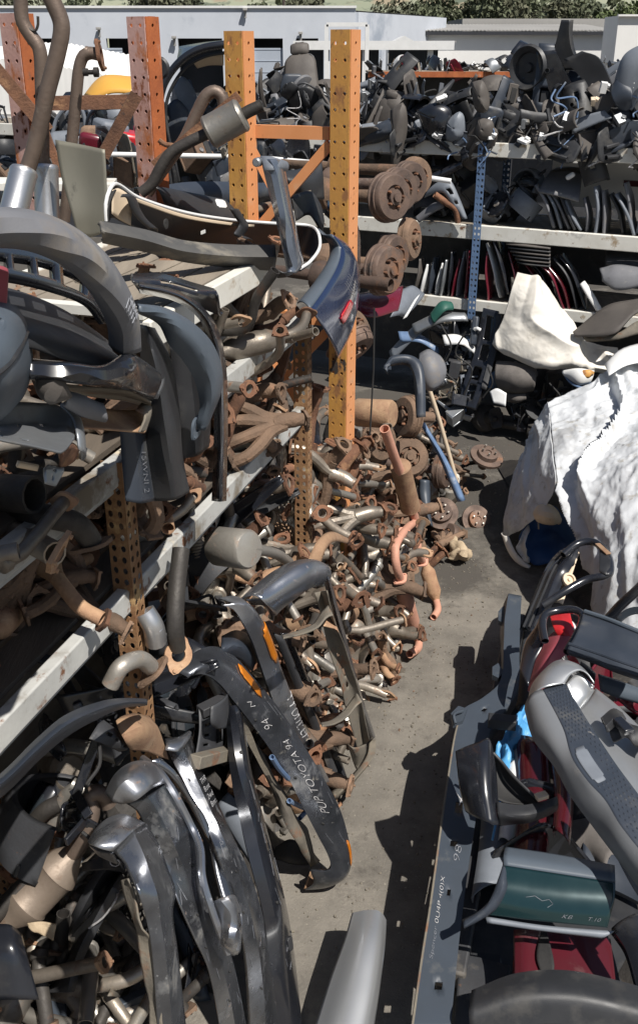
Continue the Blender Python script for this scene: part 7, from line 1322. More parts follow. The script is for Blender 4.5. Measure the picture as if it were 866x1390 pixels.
def p_bracket():
    r_ = proto('bracket', 'bracket'); m_ = MB(); m_.beam((-.2, 0, 0), (.2, .02, .02), .05, .02); m_.beam((.18, 0, 0), (.24, .1, .14), .05, .02); m_.box((-.18, 0, .05), (.06, .05, .1)); m_.build('arm', M['frame_dark'], r_, bevel=.004)
    MB().tube([(-.1, .02, .02), (0, .06, .06), (.1, .03, .1), (.16, .06, .05)], .01, 7, sub=14).build('wire', M['rubber'], r_); return r_
def p_lamp():
    r_ = proto('lamp_housing', 'lamp'); l = rr_loft(.3, .16, .05); l.build('housing', M['plastic'], r_, .02); rr_loft(.26, .13, .05).build('lens', M['glass'], r_, .006).location = (0, -.015, 0); return r_
PR = [p_doorcard(), p_liner(), p_console(), p_dash(), p_seat(), p_round(), p_pillar(), p_bracket(), p_lamp()]
PN = ['door card', 'fender liner', 'centre console', 'dashboard', 'seat back', 'round trim cover', 'pillar trim', 'bracket', 'lamp housing']
def matvar(o, mt):
    for c in o.children:
        if c.type == 'MESH' and c.name.split('.')[0] in ('panel', 'arch', 'shell', 'cover', 'trim', 'cushion', 'armrest', 'housing', 'arm', 'head_pad'):
            c.material_slots[0].link = 'OBJECT'; c.material_slots[0].material = mt
cname = {'plastic': 'black', 'plastic_taupe': 'taupe', 'plastic_grey': 'grey', 'plastic_cool': 'pale grey', 'plastic_navy': 'blue black', 'plastic_bluegrey': 'slate', 'plastic_gloss': 'glossy black', 'headrest': 'brown grey', 'frame_dark': 'dark steel', 'frame_tan': 'dusty steel', 'white_paint': 'white', 'red_paint': 'dark red', 'cast': 'rusty', 'zinc': 'grey steel', 'chrome_dark': 'chrome'}
def putp(k, loc, rot, mt, place, scale=1.0):
    c = copy_tree(PR[k], Matrix.Translation(loc) @ rot.to_matrix().to_4x4() @ Matrix.Scale(scale, 4), label=f'{cname[mt]} {PN[k]} {place}', group=f'{cname[mt]} {PN[k]}s {place}'); matvar(c, M[mt]); return c
rnd = random.Random(11)
def top_y(px):
    pts = [(180, 120), (330, 130), (350, 95), (400, 70), (440, 125), (480, 100), (515, 88), (560, 105), (600, 110), (645, 112), (690, 105), (725, 85), (760, 72), (800, 105), (830, 85), (870, 70), (900, 60)]
    for (a, b), (c, d) in zip(pts, pts[1:]):
        if a <= px <= c: return b + (d-b)*(px-a)/(c-a)
    return 110
def zone(px): return 'at the left of the back rack top' if px < 470 else 'between the orange post and the blue post on top' if px < 655 else 'on the tall heap at the right of the rack top'
for row in range(8):
    px = 330 + rnd.uniform(0, 20)
    while px < 900:
        base = 196 + (px-650)*.04 if px > 480 else 196; tp = top_y(px)
        py = base - 6 - row*14 + rnd.uniform(-6, 6)
        if py > tp + 14:
            k = rnd.choices([0, 1, 2, 3, 4, 5, 6, 7, 8], [5, 2, 2.8, 1.4, 1.6, .5, 3, 3, .6])[0]
            mt = rnd.choices(['plastic', 'plastic_taupe', 'plastic_grey', 'plastic_cool', 'plastic_navy', 'plastic_gloss'], [4, 4, 1.3, .8, 2, 1.4])[0] if k != 4 else rnd.choice(['headrest', 'plastic_taupe', 'plastic'])
            p = T(px, py, 'B', -.04 - row*.09 + rnd.uniform(-.08, .06))
            putp(k, p, Euler((rnd.gauss(-.3, .5), rnd.gauss(0, 1.0), -.43 + rnd.gauss(0, .7))), mt, zone(px), rnd.uniform(.5, .85))
        px += rnd.uniform(12, 22)
for q in range(26):     # a second row behind
    px = rnd.uniform(200, 880); putp(rnd.choice([0, 1, 2, 4, 7]), T(px, rnd.uniform(max(top_y(px)+14, 130), 192), 'B', rnd.uniform(-.95, -.7)), Euler((rnd.gauss(-.3, .5), rnd.gauss(0, .8), rnd.gauss(0, .8))), rnd.choice(['plastic', 'plastic_navy', 'plastic_taupe']), 'at the back of the rack top', .95)
for q in range(46):      # loose wiring and small bits caught in the heap
    px = rnd.uniform(340, 880); py = rnd.uniform(top_y(px) + 20, 196); p = T(px, py, 'B', rnd.uniform(.0, .1))
    if q % 2:
        w = MB(); w.tube([p + Vector((rnd.uniform(-.12, .12), rnd.uniform(-.05, .05), -.07*i + rnd.uniform(-.06, .06))) for i in range(5)], rnd.uniform(.005, .009), 6, sub=22); cn = rnd.choice(['rubber', 'rubber', 'blue_trim', 'chalk'])
        nm_ = {'rubber': 'black', 'blue_trim': 'blue', 'chalk': 'white'}[cn]; tag(w.build('wiring_loom', M[cn]), f'{nm_} wiring loom dangling from the heap on the rack top', 'wire', f'{nm_} wiring looms on the rack top')
    else:
        cn = rnd.choice(['white_paint', 'white_paint', 'cream', 'zinc', 'zinc']); nm_ = {'white_paint': 'white', 'cream': 'cream', 'zinc': 'bare metal', 'red_bright': 'red', 'blue_trim': 'blue'}[cn]
        w = MB(); w.box(p, (rnd.uniform(.05, .12), rnd.uniform(.02, .05), rnd.uniform(.03, .08)), Euler((rnd.uniform(0, 3), rnd.uniform(0, 3), rnd.uniform(0, 3)))); w.box(p + Vector((.03, -.01, .02)), (.03, .05, .04), Euler((rnd.uniform(0, 3), 1, 2)))
        tag(w.build('broken_clip', M[cn], bevel=.004), f'small {nm_} broken plastic piece stuck in the heap on the rack top', 'broken piece', f'{nm_} broken pieces on the rack top')
# the tall stack of dash parts
tw = empty('dash_support', tuple(T(755, 180, 'B', -.3)), 'tall black dash support with a round speaker bowl crowning the right heap', 'dashboard frame')
bq = lambda pts, off: F('B', [(x, y, off) for x, y in pts])
Loft([bq([(762, 27), (757, 50), (752, 70), (748, 95)], -.4), bq([(772, 27), (772, 48), (775, 68), (788, 95)], -.36)], 20, 8, lip=.06, wob=.02).build('neck', M['plastic'], tw, .012)
MB().disc(T(716, 92, 'B', -.35), BN + Vector((-.5, 0, 0)), [(.2, -.05), (.22, 0), (.2, .03), (.15, .0), (.14, -.03), (.05, -.03), (.04, .0), (0, .0)], 26).build('speaker_bowl', M['plastic'], tw)
Loft([bq([(728, 70), (735, 100), (760, 150)], -.3), bq([(752, 68), (765, 95), (790, 140)], -.3)], 16, 8, lip=.05).build('shroud', M['plastic_gloss'], tw, .012)
Loft([bq([(765, 80), (800, 120), (815, 150)], -.28), bq([(788, 70), (812, 80), (835, 130)], -.28)], 14, 8, lip=.04, wob=.03).build('duct', M['plastic'], tw, .012)
lb('door_card', 'square dark purple brown panel tilted on the right heap', 'door card', [F('B', [(800, 140, -.1), (822, 128, -.1), (838, 122, -.1)]), F('B', [(808, 152, -.08), (830, 142, -.08), (838, 128, -.08)]), F('B', [(820, 158, -.06), (826, 152, -.06), (836, 138, -.06)])], 'plastic_taupe', thick=.02, nu=10, nv=8)
lb('dashboard', 'large pale grey dash shell standing at the right end of the rack top', 'dashboard', [F('B', [(834, 118, -.1), (838, 98, -.1), (848, 75, -.12), (870, 62, -.15), (900, 56, -.2)]), F('B', [(842, 130, -.02), (848, 108, .0), (858, 88, .0), (876, 76, -.02), (900, 72, -.05)]), F('B', [(856, 150, -.06), (866, 135, -.04), (878, 120, -.04), (895, 110, -.08), (910, 104, -.1)])], 'plastic_cool', thick=.02, nu=30, nv=14, bulge=.05)
lb('door_card', 'blue black rounded panel leaning below the pale dash shell', 'door card', [F('B', [(830, 118, .0), (840, 106, .0), (852, 115, .0)]), F('B', [(832, 135, .05), (845, 128, .05), (858, 132, .05)]), F('B', [(840, 148, .02), (850, 150, .03), (856, 145, .02)])], 'plastic_navy', thick=.02, nu=16, nv=14, bulge=.03)
lb('door_card', 'light grey triangular trim sheet at the front of the right heap', 'door card', [F('B', [(775, 165, .02), (800, 155, .02), (820, 150, .02)]), F('B', [(776, 182, .05), (800, 172, .05), (830, 160, .05)])], 'plastic_cool', thick=.012, nu=12, nv=6)
for k, (pts, mt, lab) in enumerate(((((530, 150), (548, 140), (552, 180), (536, 232), (530, 205)), 'plastic_taupe', 'long taupe door card hanging over the front beam near the orange post'), (((488, 185), (520, 165), (545, 160), (540, 180), (500, 196)), 'plastic_navy', 'black seat cushion with pale stripes lying beside the orange post'), (((565, 150), (590, 140), (612, 150), (606, 178), (580, 185)), 'plastic_gloss', 'round black housing full of wires near the taupe door card'), (((640, 112), (655, 110), (664, 135), (660, 152), (645, 148)), 'plastic_taupe', 'taupe pillar cover standing upright left of the blue post'), (((605, 165), (625, 152), (632, 175), (622, 190), (606, 190)), 'plastic_cool', 'pale grey pocket panel at the front edge of the rack top'), (((650, 160), (668, 165), (668, 188), (650, 190), (645, 175)), 'plastic_taupe', 'tan grey cup panel right of the pale pocket panel'))):
    c = sum((T(x, y, 'B', .05) for x, y in pts), Vector())/5
    rim = [T(x, y, 'B', .02 + .03*(i % 2)) for i, (x, y) in enumerate(pts)]; rim.append(rim[0]); ring = cat(rim, 28)
    lb('trim_panel', lab, 'trim panel', [ring, [p + (c-p)*.3 + BN*.05 for p in ring], [p + (c-p)*.75 + BN*.07 for p in ring], [p + (c-p)*.97 + BN*.07 for p in ring]], mt, thick=.008, nu=28, nv=10)
# far rack of mixed parts beyond
fr2 = empty('far_rack', (T(640, 100, 'Y', 18).x, 18, 0), 'far storage rack with a rusty orange beam beyond the black heaps', 'rack')
xa, xb = T(500, 100, 'Y', 18).x, T(900, 100, 'Y', 18).x
zf = T(640, 101, 'Y', 18).z
MB().box(((xa+xb)/2, 18, zf), (xb-xa, .06, .09)).build('beam', M['rust_post'], fr2, smooth=False); MB().box(((xa+xb)/2, 18.6, zf+.03), (xb-xa, 1.1, .03)).build('deck', M['board'], fr2, smooth=False)
MB().box(((xa+xb)/2, 19.2, zf/2), (xb-xa, .04, zf)).build('back_sheet', M['frame_dark'], fr2, smooth=False)
for x in (xa+.2, (xa+xb)/2, xb-.4): MB().box((x, 18.03, zf/2), (.1, .1, zf)).build('post', M['frame_dark'], fr2, smooth=False)
for q in range(75):
    x = rnd.uniform(xa, xb); k = rnd.choice([0, 1, 2, 4, 7, 7, 6, 8]); mt = rnd.choice(['plastic', 'plastic_gloss', 'red_paint', 'white_paint', 'plastic_cool', 'plastic', 'plastic_navy', 'frame_tan', 'zinc'])
    putp(k, Vector((x, rnd.uniform(18.0, 19.0), zf + rnd.uniform(.04, .16))), Euler((rnd.uniform(-1.5, 1.5), rnd.uniform(-1.5, 1.5), rnd.uniform(0, 6))), mt, 'in the small far row of mixed parts', .6)
# ---- middle shelf
def sheet(name, lab, cat_, pts, pts2, mt, thick=.012, bulge=.02, key='B', **kw): return lb(name, lab, cat_, [R('A4', key, pts), R('A4', key, pts2)], mt, thick=thick, nu=18, nv=10, bulge=bulge, **kw)
cards = [((550, 140), (575, 185), (608, 268), 16), ((580, 150), (605, 200), (630, 270), 14), ((600, 160), (628, 210), (655, 272), 14), ((625, 170), (650, 225), (672, 274), 12), ((648, 180), (668, 230), (690, 276), 12), ((700, 180), (708, 230), (706, 290), 18), ((728, 150), (738, 210), (732, 292), 18), ((752, 155), (758, 215), (758, 292), 16), ((775, 160), (800, 215), (818, 288), 16), ((790, 165), (825, 220), (852, 292), 20), ((822, 140), (836, 185), (842, 260), 14), ((858, 180), (864, 230), (860, 285), 14), ((880, 160), (885, 220), (882, 290), 14)]
words = ['first', 'second', 'third', 'fourth', 'fifth']
for k, (a, b_, c, w_) in enumerate(cards):
    mt = ('plastic_grey', 'plastic_cool', 'plastic_grey', 'plastic', 'plastic_cool')[k % 5]
    o_ = -.05 - .02*(k % 3); jx, jy = rnd.uniform(-7, 7), rnd.uniform(-9, 5); a = (a[0]+jx+rnd.uniform(-5, 5), a[1]+jy); b_ = (b_[0]+jx, b_[1]+jy*.5); w_ = w_*rnd.uniform(.8, 1.3)
    l, o = sheet('trim_card', f'{"grey" if mt != "plastic" else "black"} trim card', 'trim card', [(*a, o_), (*b_, o_+.03), (*c, o_)], [(a[0]+w_*.6, a[1]-4, o_-.4), (b_[0]+w_, b_[1], o_-.36), (c[0]+w_*.7, c[1]+3, o_-.4)], mt, .022, .015)
    o['label'] = f'thin {cname[mt]} trim card standing on edge in the leaning row on the middle shelf'; o['group'] = f'{cname[mt]} trim cards on the middle shelf'
for k in range(7):
    o_ = -.02 - .03*k; dy = k*5
    l, o = sheet('flat_panel', 'flat', 'panel', [(560 + k*2, 118 - dy*.4 + 40, o_), (620, 150 - dy + 20, o_), (685, 188 - dy, o_)], [(600 + k*3, 60 - dy*.3 + 35, o_ - .45), (650, 72 - dy*.3 + 20, o_ - .45), (696, 100 - dy*.4, o_ - .4)], 'plastic_cool' if k % 2 else 'plastic_grey', .018, .01)
    o['label'] = f'{"pale" if k % 2 else "mid"} grey flat panel in the slumped stack right of the blue post'; o['group'] = f'{"pale" if k % 2 else "mid"} grey panels in the slumped stack'
tag(MB().beam(R('A4', 'B', [(645, 118, -.08)])[0], R('A4', 'B', [(672, 102, -.1)])[0], .05, .05).build('pale_block', M['white_paint'], bevel=.02), 'small pale block lying on the slumped stack of grey panels', 'block')
for q in range(22):
    px = rnd.uniform(660, 725); putp(rnd.choice([1, 2, 7, 8, 5]), T(px, rnd.uniform(245, 300), 'B', rnd.uniform(-.6, -.12)), Euler((rnd.uniform(-1, 1), rnd.uniform(-1, 1), rnd.uniform(0, 6))), rnd.choice(['plastic', 'plastic_navy', 'plastic_cool', 'plastic_gloss']), 'on the middle shelf beside the blue post', .72)
for q in range(18):
    px = rnd.uniform(585, 640); putp(rnd.choice([1, 7, 6, 2]), T(px, rnd.uniform(225, 300), 'B', rnd.uniform(-.7, -.2)), Euler((rnd.uniform(-1, 1), rnd.uniform(-1, 1), rnd.uniform(0, 6))), rnd.choice(['plastic', 'plastic_taupe', 'frame_dark']), 'on the middle shelf left of the blue post', .75)
sheet('strut_bracket', 'pale blue grey pressed bracket with oval holes hanging by the blue post', 'bracket', [(255, 130, .02), (290, 120, .05), (320, 175, .06), (345, 240, .05)], [(215, 175, .02), (270, 160, .1), (300, 200, .1), (330, 238, .06)], 'plastic_cool', .01, .03, holes=((.4, .5, .3, .7), (.62, .72, .3, .7)))
c = R('A4', 'B', [(280, 190, .1)])[0]; m_ = MB(); m_.tube([c + Vector((-.12, 0, .08)), c, c + Vector((.1, -.03, -.06)), c + Vector((.14, -.02, -.2))], .035, 10, sub=14); tag(m_.build('manifold_pipe', M['rust']), 'rust brown pipe looped through the pale bracket by the blue post', 'pipe')
sheet('handle_bar', 'black padded bar lying toward the drums on the middle shelf', 'bar', [(215, 115, .0), (270, 90, -.02), (332, 62, -.05)], [(225, 135, .0), (280, 110, .0), (335, 82, -.03)], 'plastic_gloss', .02, .03)
sheet('plastic_tube', 'dark grey plastic tray on the middle shelf left of the bracket', 'tray', [(190, 235, .05), (240, 195, .05), (270, 185, .0)], [(200, 252, .1), (245, 220, .1), (275, 205, .05)], 'plastic_grey', .012, .03)
# ---- lower shelf: fenders and door skins standing on edge
fz = [((205, 360), (195, 420), (175, 480), 22, 'plastic_taupe'), ((225, 372), (210, 430), (200, 486), 22, 'white_paint'), ((240, 350), (228, 420), (225, 490), 18, 'plastic_navy'), ((262, 375), (248, 430), (245, 486), 22, 'white_paint'), ((285, 372), (270, 430), (262, 482), 16, 'zinc'), ((300, 340), (290, 410), (282, 490), 14, 'plastic_gloss'), ((318, 372), (302, 430), (292, 502), 18, 'red_paint'), ((336, 345), (322, 420), (312, 500), 14, 'plastic_cool'), ((350, 340), (342, 420), (330, 505), 14, 'red_paint'), ((365, 330), (356, 420), (345, 500), 14, 'plastic'),
      ((405, 350), (402, 430), (408, 520), 22, 'red_paint'), ((402, 310), (424, 390), (444, 480), 16, 'white_paint'), ((425, 305), (450, 390), (470, 470), 16, 'plastic_gloss'), ((470, 350), (488, 420), (500, 500), 14, 'maroon'), ((505, 365), (556, 430), (595, 520), 14, 'red_paint'), ((530, 375), (575, 420), (618, 520), 16, 'plastic_gloss'), ((552, 378), (600, 425), (640, 520), 12, 'red_paint'), ((585, 385), (632, 450), (655, 520), 16, 'maroon'), ((600, 370), (650, 430), (680, 525), 16, 'plastic'), ((620, 362), (660, 410), (705, 525), 14, 'plastic_gloss')]
cname.update({'maroon': 'maroon', 'zinc': 'bare metal'})
for k, (a, b_, c, w_, mt) in enumerate(fz):
    o_ = -.03 - .02*(k % 4); jx, jy = rnd.uniform(-5, 5), rnd.uniform(-16, 8); a = (a[0]+jx*1.6, a[1]+jy); b_ = (b_[0]+jx, b_[1]+jy*.4); w_ = w_*rnd.uniform(.7, 1.5)
    l, o = sheet('car_fender', 'x', 'fender', [(*a, o_), (*b_, o_+.04), (*c, o_)], [(a[0]+w_*.4, a[1]-6, o_-.5), (b_[0]+w_, b_[1]-2, o_-.4), (c[0]+w_*.8, c[1]+2, o_-.5)], mt, .012, .04, wob=.02, seed=k)
    sd = 'left of the blue post' if k < 10 else 'right of the blue post'; o['label'] = f'{cname[mt]} car fender standing on edge in the tight row {sd}'; o['group'] = f'{cname[mt]} fenders {sd}'
for k in range(6):
    y = 310 + k*11
    l, o = sheet('moulding', 'x', 'moulding', [(462 + k*7, y+8, -.02), (520, y+14, .03), (598, y+22, .0)], [(475 + k*6, y-4, -.3), (530, y, -.3), (600, y+8, -.3)], 'plastic' if k % 2 else 'plastic_taupe', .014, .02)
    o['label'] = f'{"black" if k % 2 else "taupe"} flat moulding in the pile tucked under the middle beam'; o['group'] = f'{"black" if k % 2 else "taupe"} mouldings under the middle beam'
sheet('white_sill', 'clean white sill strip standing at the right of the red fenders', 'sill', [(688, 440, -.05), (712, 480, .0), (738, 522, .0)], [(702, 430, -.1), (728, 468, -.05), (756, 520, -.05)], 'white_paint', .012, .02)
sheet('liner', 'mottled dark grey splash liner at the right end of the lower shelf', 'liner', [(750, 390, -.1), (800, 380, -.05), (900, 390, -.1)], [(755, 430, .05), (800, 458, .1), (900, 440, .08)], 'plastic_grey', .008, .04)
sheet('liner', 'black moulded liner above the mottled grey one', 'liner', [(770, 335, -.3), (820, 325, -.3), (900, 335, -.3)], [(765, 385, -.15), (820, 395, -.12), (900, 395, -.12)], 'plastic', .008, .05)
lb('carpet_panel', 'large flat taupe floor panel sticking out at the right edge', 'panel', [R('A5', 'B', [(668, 160, .55), (770, 80, .45), (850, 62, .4), (950, 50, .4)]), R('A5', 'B', [(672, 172, .65), (790, 165, .75), (862, 100, .6), (950, 95, .6)])], 'plastic_taupe', thick=.02, nu=26, nv=8, bulge=.01)
lb('carpet_panel', 'second taupe floor panel under the large flat one', 'panel', [R('A5', 'B', [(700, 175, .6), (800, 165, .7), (866, 125, .6), (950, 120, .6)]), R('A5', 'B', [(710, 186, .62), (800, 182, .72), (866, 165, .65), (950, 160, .6)])], 'frame_tan', thick=.02, nu=22, nv=6, bulge=.01)
# red bonnet and grey panel under the drums
lb('car_bonnet', 'crimson bonnet wedged under the big brown brake drum', 'bonnet', [R('A4', 'Y', [(10, 470, 6.9), (60, 460, 7.0), (150, 445, 7.2)]), R('A4', 'Y', [(10, 530, 6.6), (60, 540, 6.6), (135, 520, 6.8)])], 'red_paint', thick=.01, nu=16, nv=10, bulge=.03)
lb('fender_skin', 'pale grey body panel beside the crimson bonnet', 'panel', [R('A4', 'Y', [(150, 455, 7.1), (180, 445, 7.2), (215, 470, 7.3)]), R('A4', 'Y', [(110, 540, 6.7), (135, 535, 6.8), (150, 540, 6.9)])], 'plastic_cool', thick=.01, nu=14, nv=8, bulge=.02)
lb('body_strip', 'white strip edge of the pale grey panel', 'strip', [R('A4', 'Y', [(186, 485, 7.0), (200, 470, 7.1)]), R('A4', 'Y', [(150, 545, 6.7), (160, 540, 6.75)])], 'white_paint', thick=.012, nu=8, nv=6)
# ---- ground level in front of the back shelving
rs = empty('radiator_support', tuple(R('A5', 'B', [(380, 420, .8)])[0]), 'black plastic radiator support frame leaning at the foot of the blue post', 'radiator support')
Loft([R('A5', 'B', [(395, 85, .3), (385, 140, .35), (370, 220, .5), (340, 300, .65), (318, 380, .8)]), R('A5', 'B', [(440, 95, .3), (438, 150, .38), (420, 230, .52), (395, 320, .7), (368, 395, .85)])], 40, 14, lip=.05).build('frame', M['plastic_gloss'], rs, .01, holes=((.08, .3, .3, .7), (.36, .52, .3, .75), (.58, .72, .25, .7), (.78, .92, .3, .7)))
Loft([R('A5', 'B', [(435, 100, .35), (430, 160, .42), (412, 240, .56), (388, 330, .75)]), R('A5', 'B', [(448, 105, .35), (444, 165, .42), (426, 245, .56), (402, 335, .75)])], 24, 5, lip=.03).build('side_rail', M['plastic'], rs, .01)
MB().beam(R('A5', 'B', [(372, 110, .4)])[0], R('A5', 'B', [(362, 200, .5)])[0], .07, .07).build('duct', M['plastic_navy'], rs, bevel=.02)
MB().tube(R('A5', 'B', [(368, 150, .48), (376, 148, .5), (384, 152, .48)]), .02, 8).build('white_cap', M['white_paint'], rs)
hs = empty('folded_seat', tuple(R('A5', 'B', [(490, 380, .7)])[0]), 'brown grey car seat back lying under the cream tarpaulin', 'seat')
Loft([R('A5', 'B', [(436, 250, .5), (490, 255, .55), (550, 275, .5)]), R('A5', 'B', [(438, 290, .68), (492, 295, .74), (552, 300, .68)]), R('A5', 'B', [(448, 335, .66), (495, 342, .72), (545, 335, .66)])], 20, 16, bulge=.05).build('cushion', M['headrest'], hs, .03)
Loft([R('A5', 'B', [(465, 342, .66), (495, 346, .7), (520, 342, .66)]), R('A5', 'B', [(470, 368, .64), (495, 372, .68), (518, 362, .64)])], 12, 10, bulge=.04).build('head_pad', M['headrest'], hs, .02)
ax_ = empty('rear_axle', tuple(R('A5', 'Z', [(400, 440, 0)])[0]), 'oily black rear axle lying on the ground before the back shelving', 'axle')
pz = R('A5', 'Z', [(270, 405, .16), (340, 415, .15), (400, 425, .15), (470, 440, .14), (545, 455, .13)])
MB().tube(pz, .05, 12, sub=20).build('tube', M['oily'], ax_); cc_ = pz[2]; MB().disc(cc_ + Vector((0, 0, .02)), (.3, -.8, .35), [(.05, -.12), (.13, -.08), (.16, 0), (.14, .06), (.07, .09), (.05, .16), (0, .16)], 22).build('differential', M['oily'], ax_)
for p in (pz[0], pz[-1]): MB().disc(p, pz[1]-pz[0], [(.06, -.06), (.11, -.05), (.12, 0), (.11, .05), (.04, .07), (0, .07)], 22).build('brake_hub', M['oily'], ax_)
MB().beam(pz[1] + Vector((0, -.05, .04)), pz[2] + Vector((.1, -.15, .06)), .05, .04).build('spring_seat', M['oily'], ax_, bevel=.006)
lb('white_scrap', 'white plastic scrap standing beside the black axle', 'scrap', [R('A5', 'B', [(412, 340, .85), (435, 330, .85), (465, 345, .85)]), R('A5', 'B', [(425, 375, .9), (445, 380, .9), (462, 385, .9)])], 'white_paint', thick=.006, nu=10, nv=6, wob=.03)
for q in range(46):
    px, py = rnd.uniform(595, 645), rnd.uniform(440, 560)
    putp(rnd.choice([7, 7, 8, 6, 2]), T(px, py, 'B', .15 + (py-440)/120*.6), Euler((rnd.uniform(-2, 2), rnd.uniform(-2, 2), rnd.uniform(0, 6))), rnd.choice(['frame_dark', 'plastic', 'zinc', 'frame_tan', 'plastic_cool', 'plastic_gloss']), 'in the jumble at the foot of the back shelving', rnd.uniform(.45, .7))
for q in range(34):
    px, py = rnd.uniform(665, 880), rnd.uniform(505, 570)
    putp(rnd.choice([7, 7, 8, 2, 5]), T(px, py, 'B', .1 + (py-500)/70*.5), Euler((rnd.uniform(-2, 2), rnd.uniform(-2, 2), rnd.uniform(0, 6))), rnd.choice(['frame_dark', 'plastic', 'plastic', 'plastic_gloss', 'frame_tan']), 'in the shade under the cream tarpaulin', rnd.uniform(.6, .9))
for k, ((a, b_), mt, lab) in enumerate(((((530, 475), (600, 420)), 'plastic_cool', 'pale lamp reflector strip lying beyond the running gear'), (((560, 440), (630, 425)), 'zinc', 'bare metal strip lying under the lower shelf'), (((540, 450), (590, 470)), 'blue_trim', 'blue glossy strip beyond the ribbed bumper corner'), (((600, 455), (640, 470)), 'white_paint', 'white broken panel at the foot of the blue post'), (((585, 425), (610, 410)), 'green_bit', 'small green plastic piece beyond the running gear'))):
    p, q = T(*a, 'B', .5), T(*b_, 'B', .4); lb('strip', lab, 'strip', [[p, (p+q)/2 + Vector((0, 0, .06)), q], [p + Vector((.02, -.12, -.08)), (p+q)/2 + Vector((.03, -.15, 0)), q + Vector((.03, -.1, -.06))]], mt, thick=.01, nu=14, nv=8, bulge=.03)
for k, pts in enumerate((((598, 440), (612, 470), (602, 500), (620, 520)), ((632, 450), (618, 480), (640, 500), (628, 540)), ((745, 520), (760, 540), (742, 555), (755, 575)), ((655, 540), (668, 520), (662, 498)))):
    tag(MB().tube([T(x, y, 'B', .75) for x, y in pts], .009, 6, sub=18).build('hose', M['rubber']), ('black hose looping below the lower shelf at the left', 'black hose below the radiator support', 'black hose under the cream tarpaulin', 'thin rod sticking up beside the black axle')[k], 'hose')
# ---- things behind the posts at the upper left, standing on the same rack
cb3 = empty('pickup_cab', tuple(T(260, 200, 'Y', 11.2)), 'black pickup cab door frame and roof edge behind the orange post', 'car cab')
yq = lambda pts, Y: [T(x, y, 'Y', Y) for x, y in pts]
MB().tube(yq([(222, 205), (218, 165), (217, 140), (224, 112), (244, 84), (268, 68), (300, 61), (345, 59)], 11.0), .04, 12, sub=50).build('door_frame', M['plastic_gloss'], cb3)
MB().tube(yq([(232, 200), (226, 165), (226, 142), (234, 118), (252, 92), (275, 78), (302, 72), (340, 71)], 11.06), .018, 10, sub=50).build('window_seal', M['plastic'], cb3)
Loft([yq([(216, 200), (250, 198), (300, 198)], 11.0), yq([(216, 215), (250, 214), (300, 214)], 11.0)], 10, 6, bulge=.04).build('sill', M['plastic_gloss'], cb3, .02)
Loft([yq([(262, 84), (280, 76), (304, 74)], 11.5), yq([(268, 92), (285, 88), (304, 88)], 11.6)], 10, 6).build('headliner', M['cream'], cb3, .02)
Loft([yq([(244, 64), (290, 57), (345, 55)], 12.4), yq([(240, 86), (290, 66), (345, 60)], 11.1)], 12, 6).build('roof', M['plastic_gloss'], cb3, .02)
Loft([yq([(236, 118), (248, 104), (262, 120)], 11.9), yq([(248, 150), (262, 140), (276, 150)], 11.9), yq([(256, 185), (268, 180), (280, 188)], 11.9)], 14, 12, bulge=.05).build('seat_frame', M['plastic_cool'], cb3, .02)
Loft([yq([(222, 150), (240, 135), (256, 150)], 11.5), yq([(225, 175), (240, 172), (258, 178)], 11.5), yq([(226, 200), (240, 202), (262, 202)], 11.5)], 14, 12, bulge=.06).build('seat', M['plastic_navy'], cb3, .02)
for k, (pts, mt, lab, nm, ct) in enumerate((([(222, 88), (219, 100), (222, 118)], 'plastic', 'black mirror housing at the edge of the pickup cab', 'wing_mirror', 'mirror'),)):
    MB_ = MB(); MB_.disc(T(217, 92, 'Y', 10.6), (-.3, -1, 0), [(.02, -.06), (.09, -.05), (.11, 0), (.09, .02), (0, .02)], 18); tag(MB_.build(nm, M[mt]), lab, ct)
yl = [(120, 135, 'Y', 13.0), (175, 128, 'Y', 13.4)]
yc = empty('yellow_hood', tuple(T(150, 135, 'Y', 13)), 'yellow ochre car bonnet with a white lamp edge beyond the pink posts', 'bonnet')
Loft([yq([(119, 134), (130, 115), (142, 105), (178, 107)], 13.0), yq([(128, 137), (140, 130), (155, 126), (182, 127)], 12.4)], 16, 10, bulge=.08).build('skin', M['yellow'], yc, .02)
Loft([yq([(132, 138), (142, 131), (146, 128)], 12.38), yq([(134, 142), (142, 142), (150, 136)], 12.3)], 8, 6).build('lamp_edge', M['white_paint'], yc, .02)
Loft([yq([(146, 134), (175, 126), (186, 124)], 12.3), yq([(150, 138), (178, 133), (188, 132)], 12.25)], 8, 6).build('lower_edge', M['frame_tan'], yc, .02)
for k, (x0, x1, col_, nm) in enumerate(((70, 118, 'plastic_cool', 'pale'), (112, 180, 'plastic_gloss', 'black'))):
    df = empty('door_frame', tuple(T(x0, 200, 'Y', 10.6)), f'{nm} bare car window frame standing behind the pink posts', 'car door')
    for dx in (0, 9): MB().tube(yq([(x0+dx, 195), (x0+6+dx, 165), (x0+16+dx, 150), ((x0+x1)/2+dx, 146), (x1-6+dx, 150), (x1+dx, 192)], 10.6 + dx*.04), .02, 8, sub=36).build('window_frame', M[col_], df)
    Loft([yq([(x0, 180), ((x0+x1)/2, 178), (x1, 180)], 10.6), yq([(x0, 200), ((x0+x1)/2, 200), (x1, 200)], 10.5)], 10, 6, bulge=.03).build('door_skin', M['glass' if k else 'plastic_cool'], df, .02)
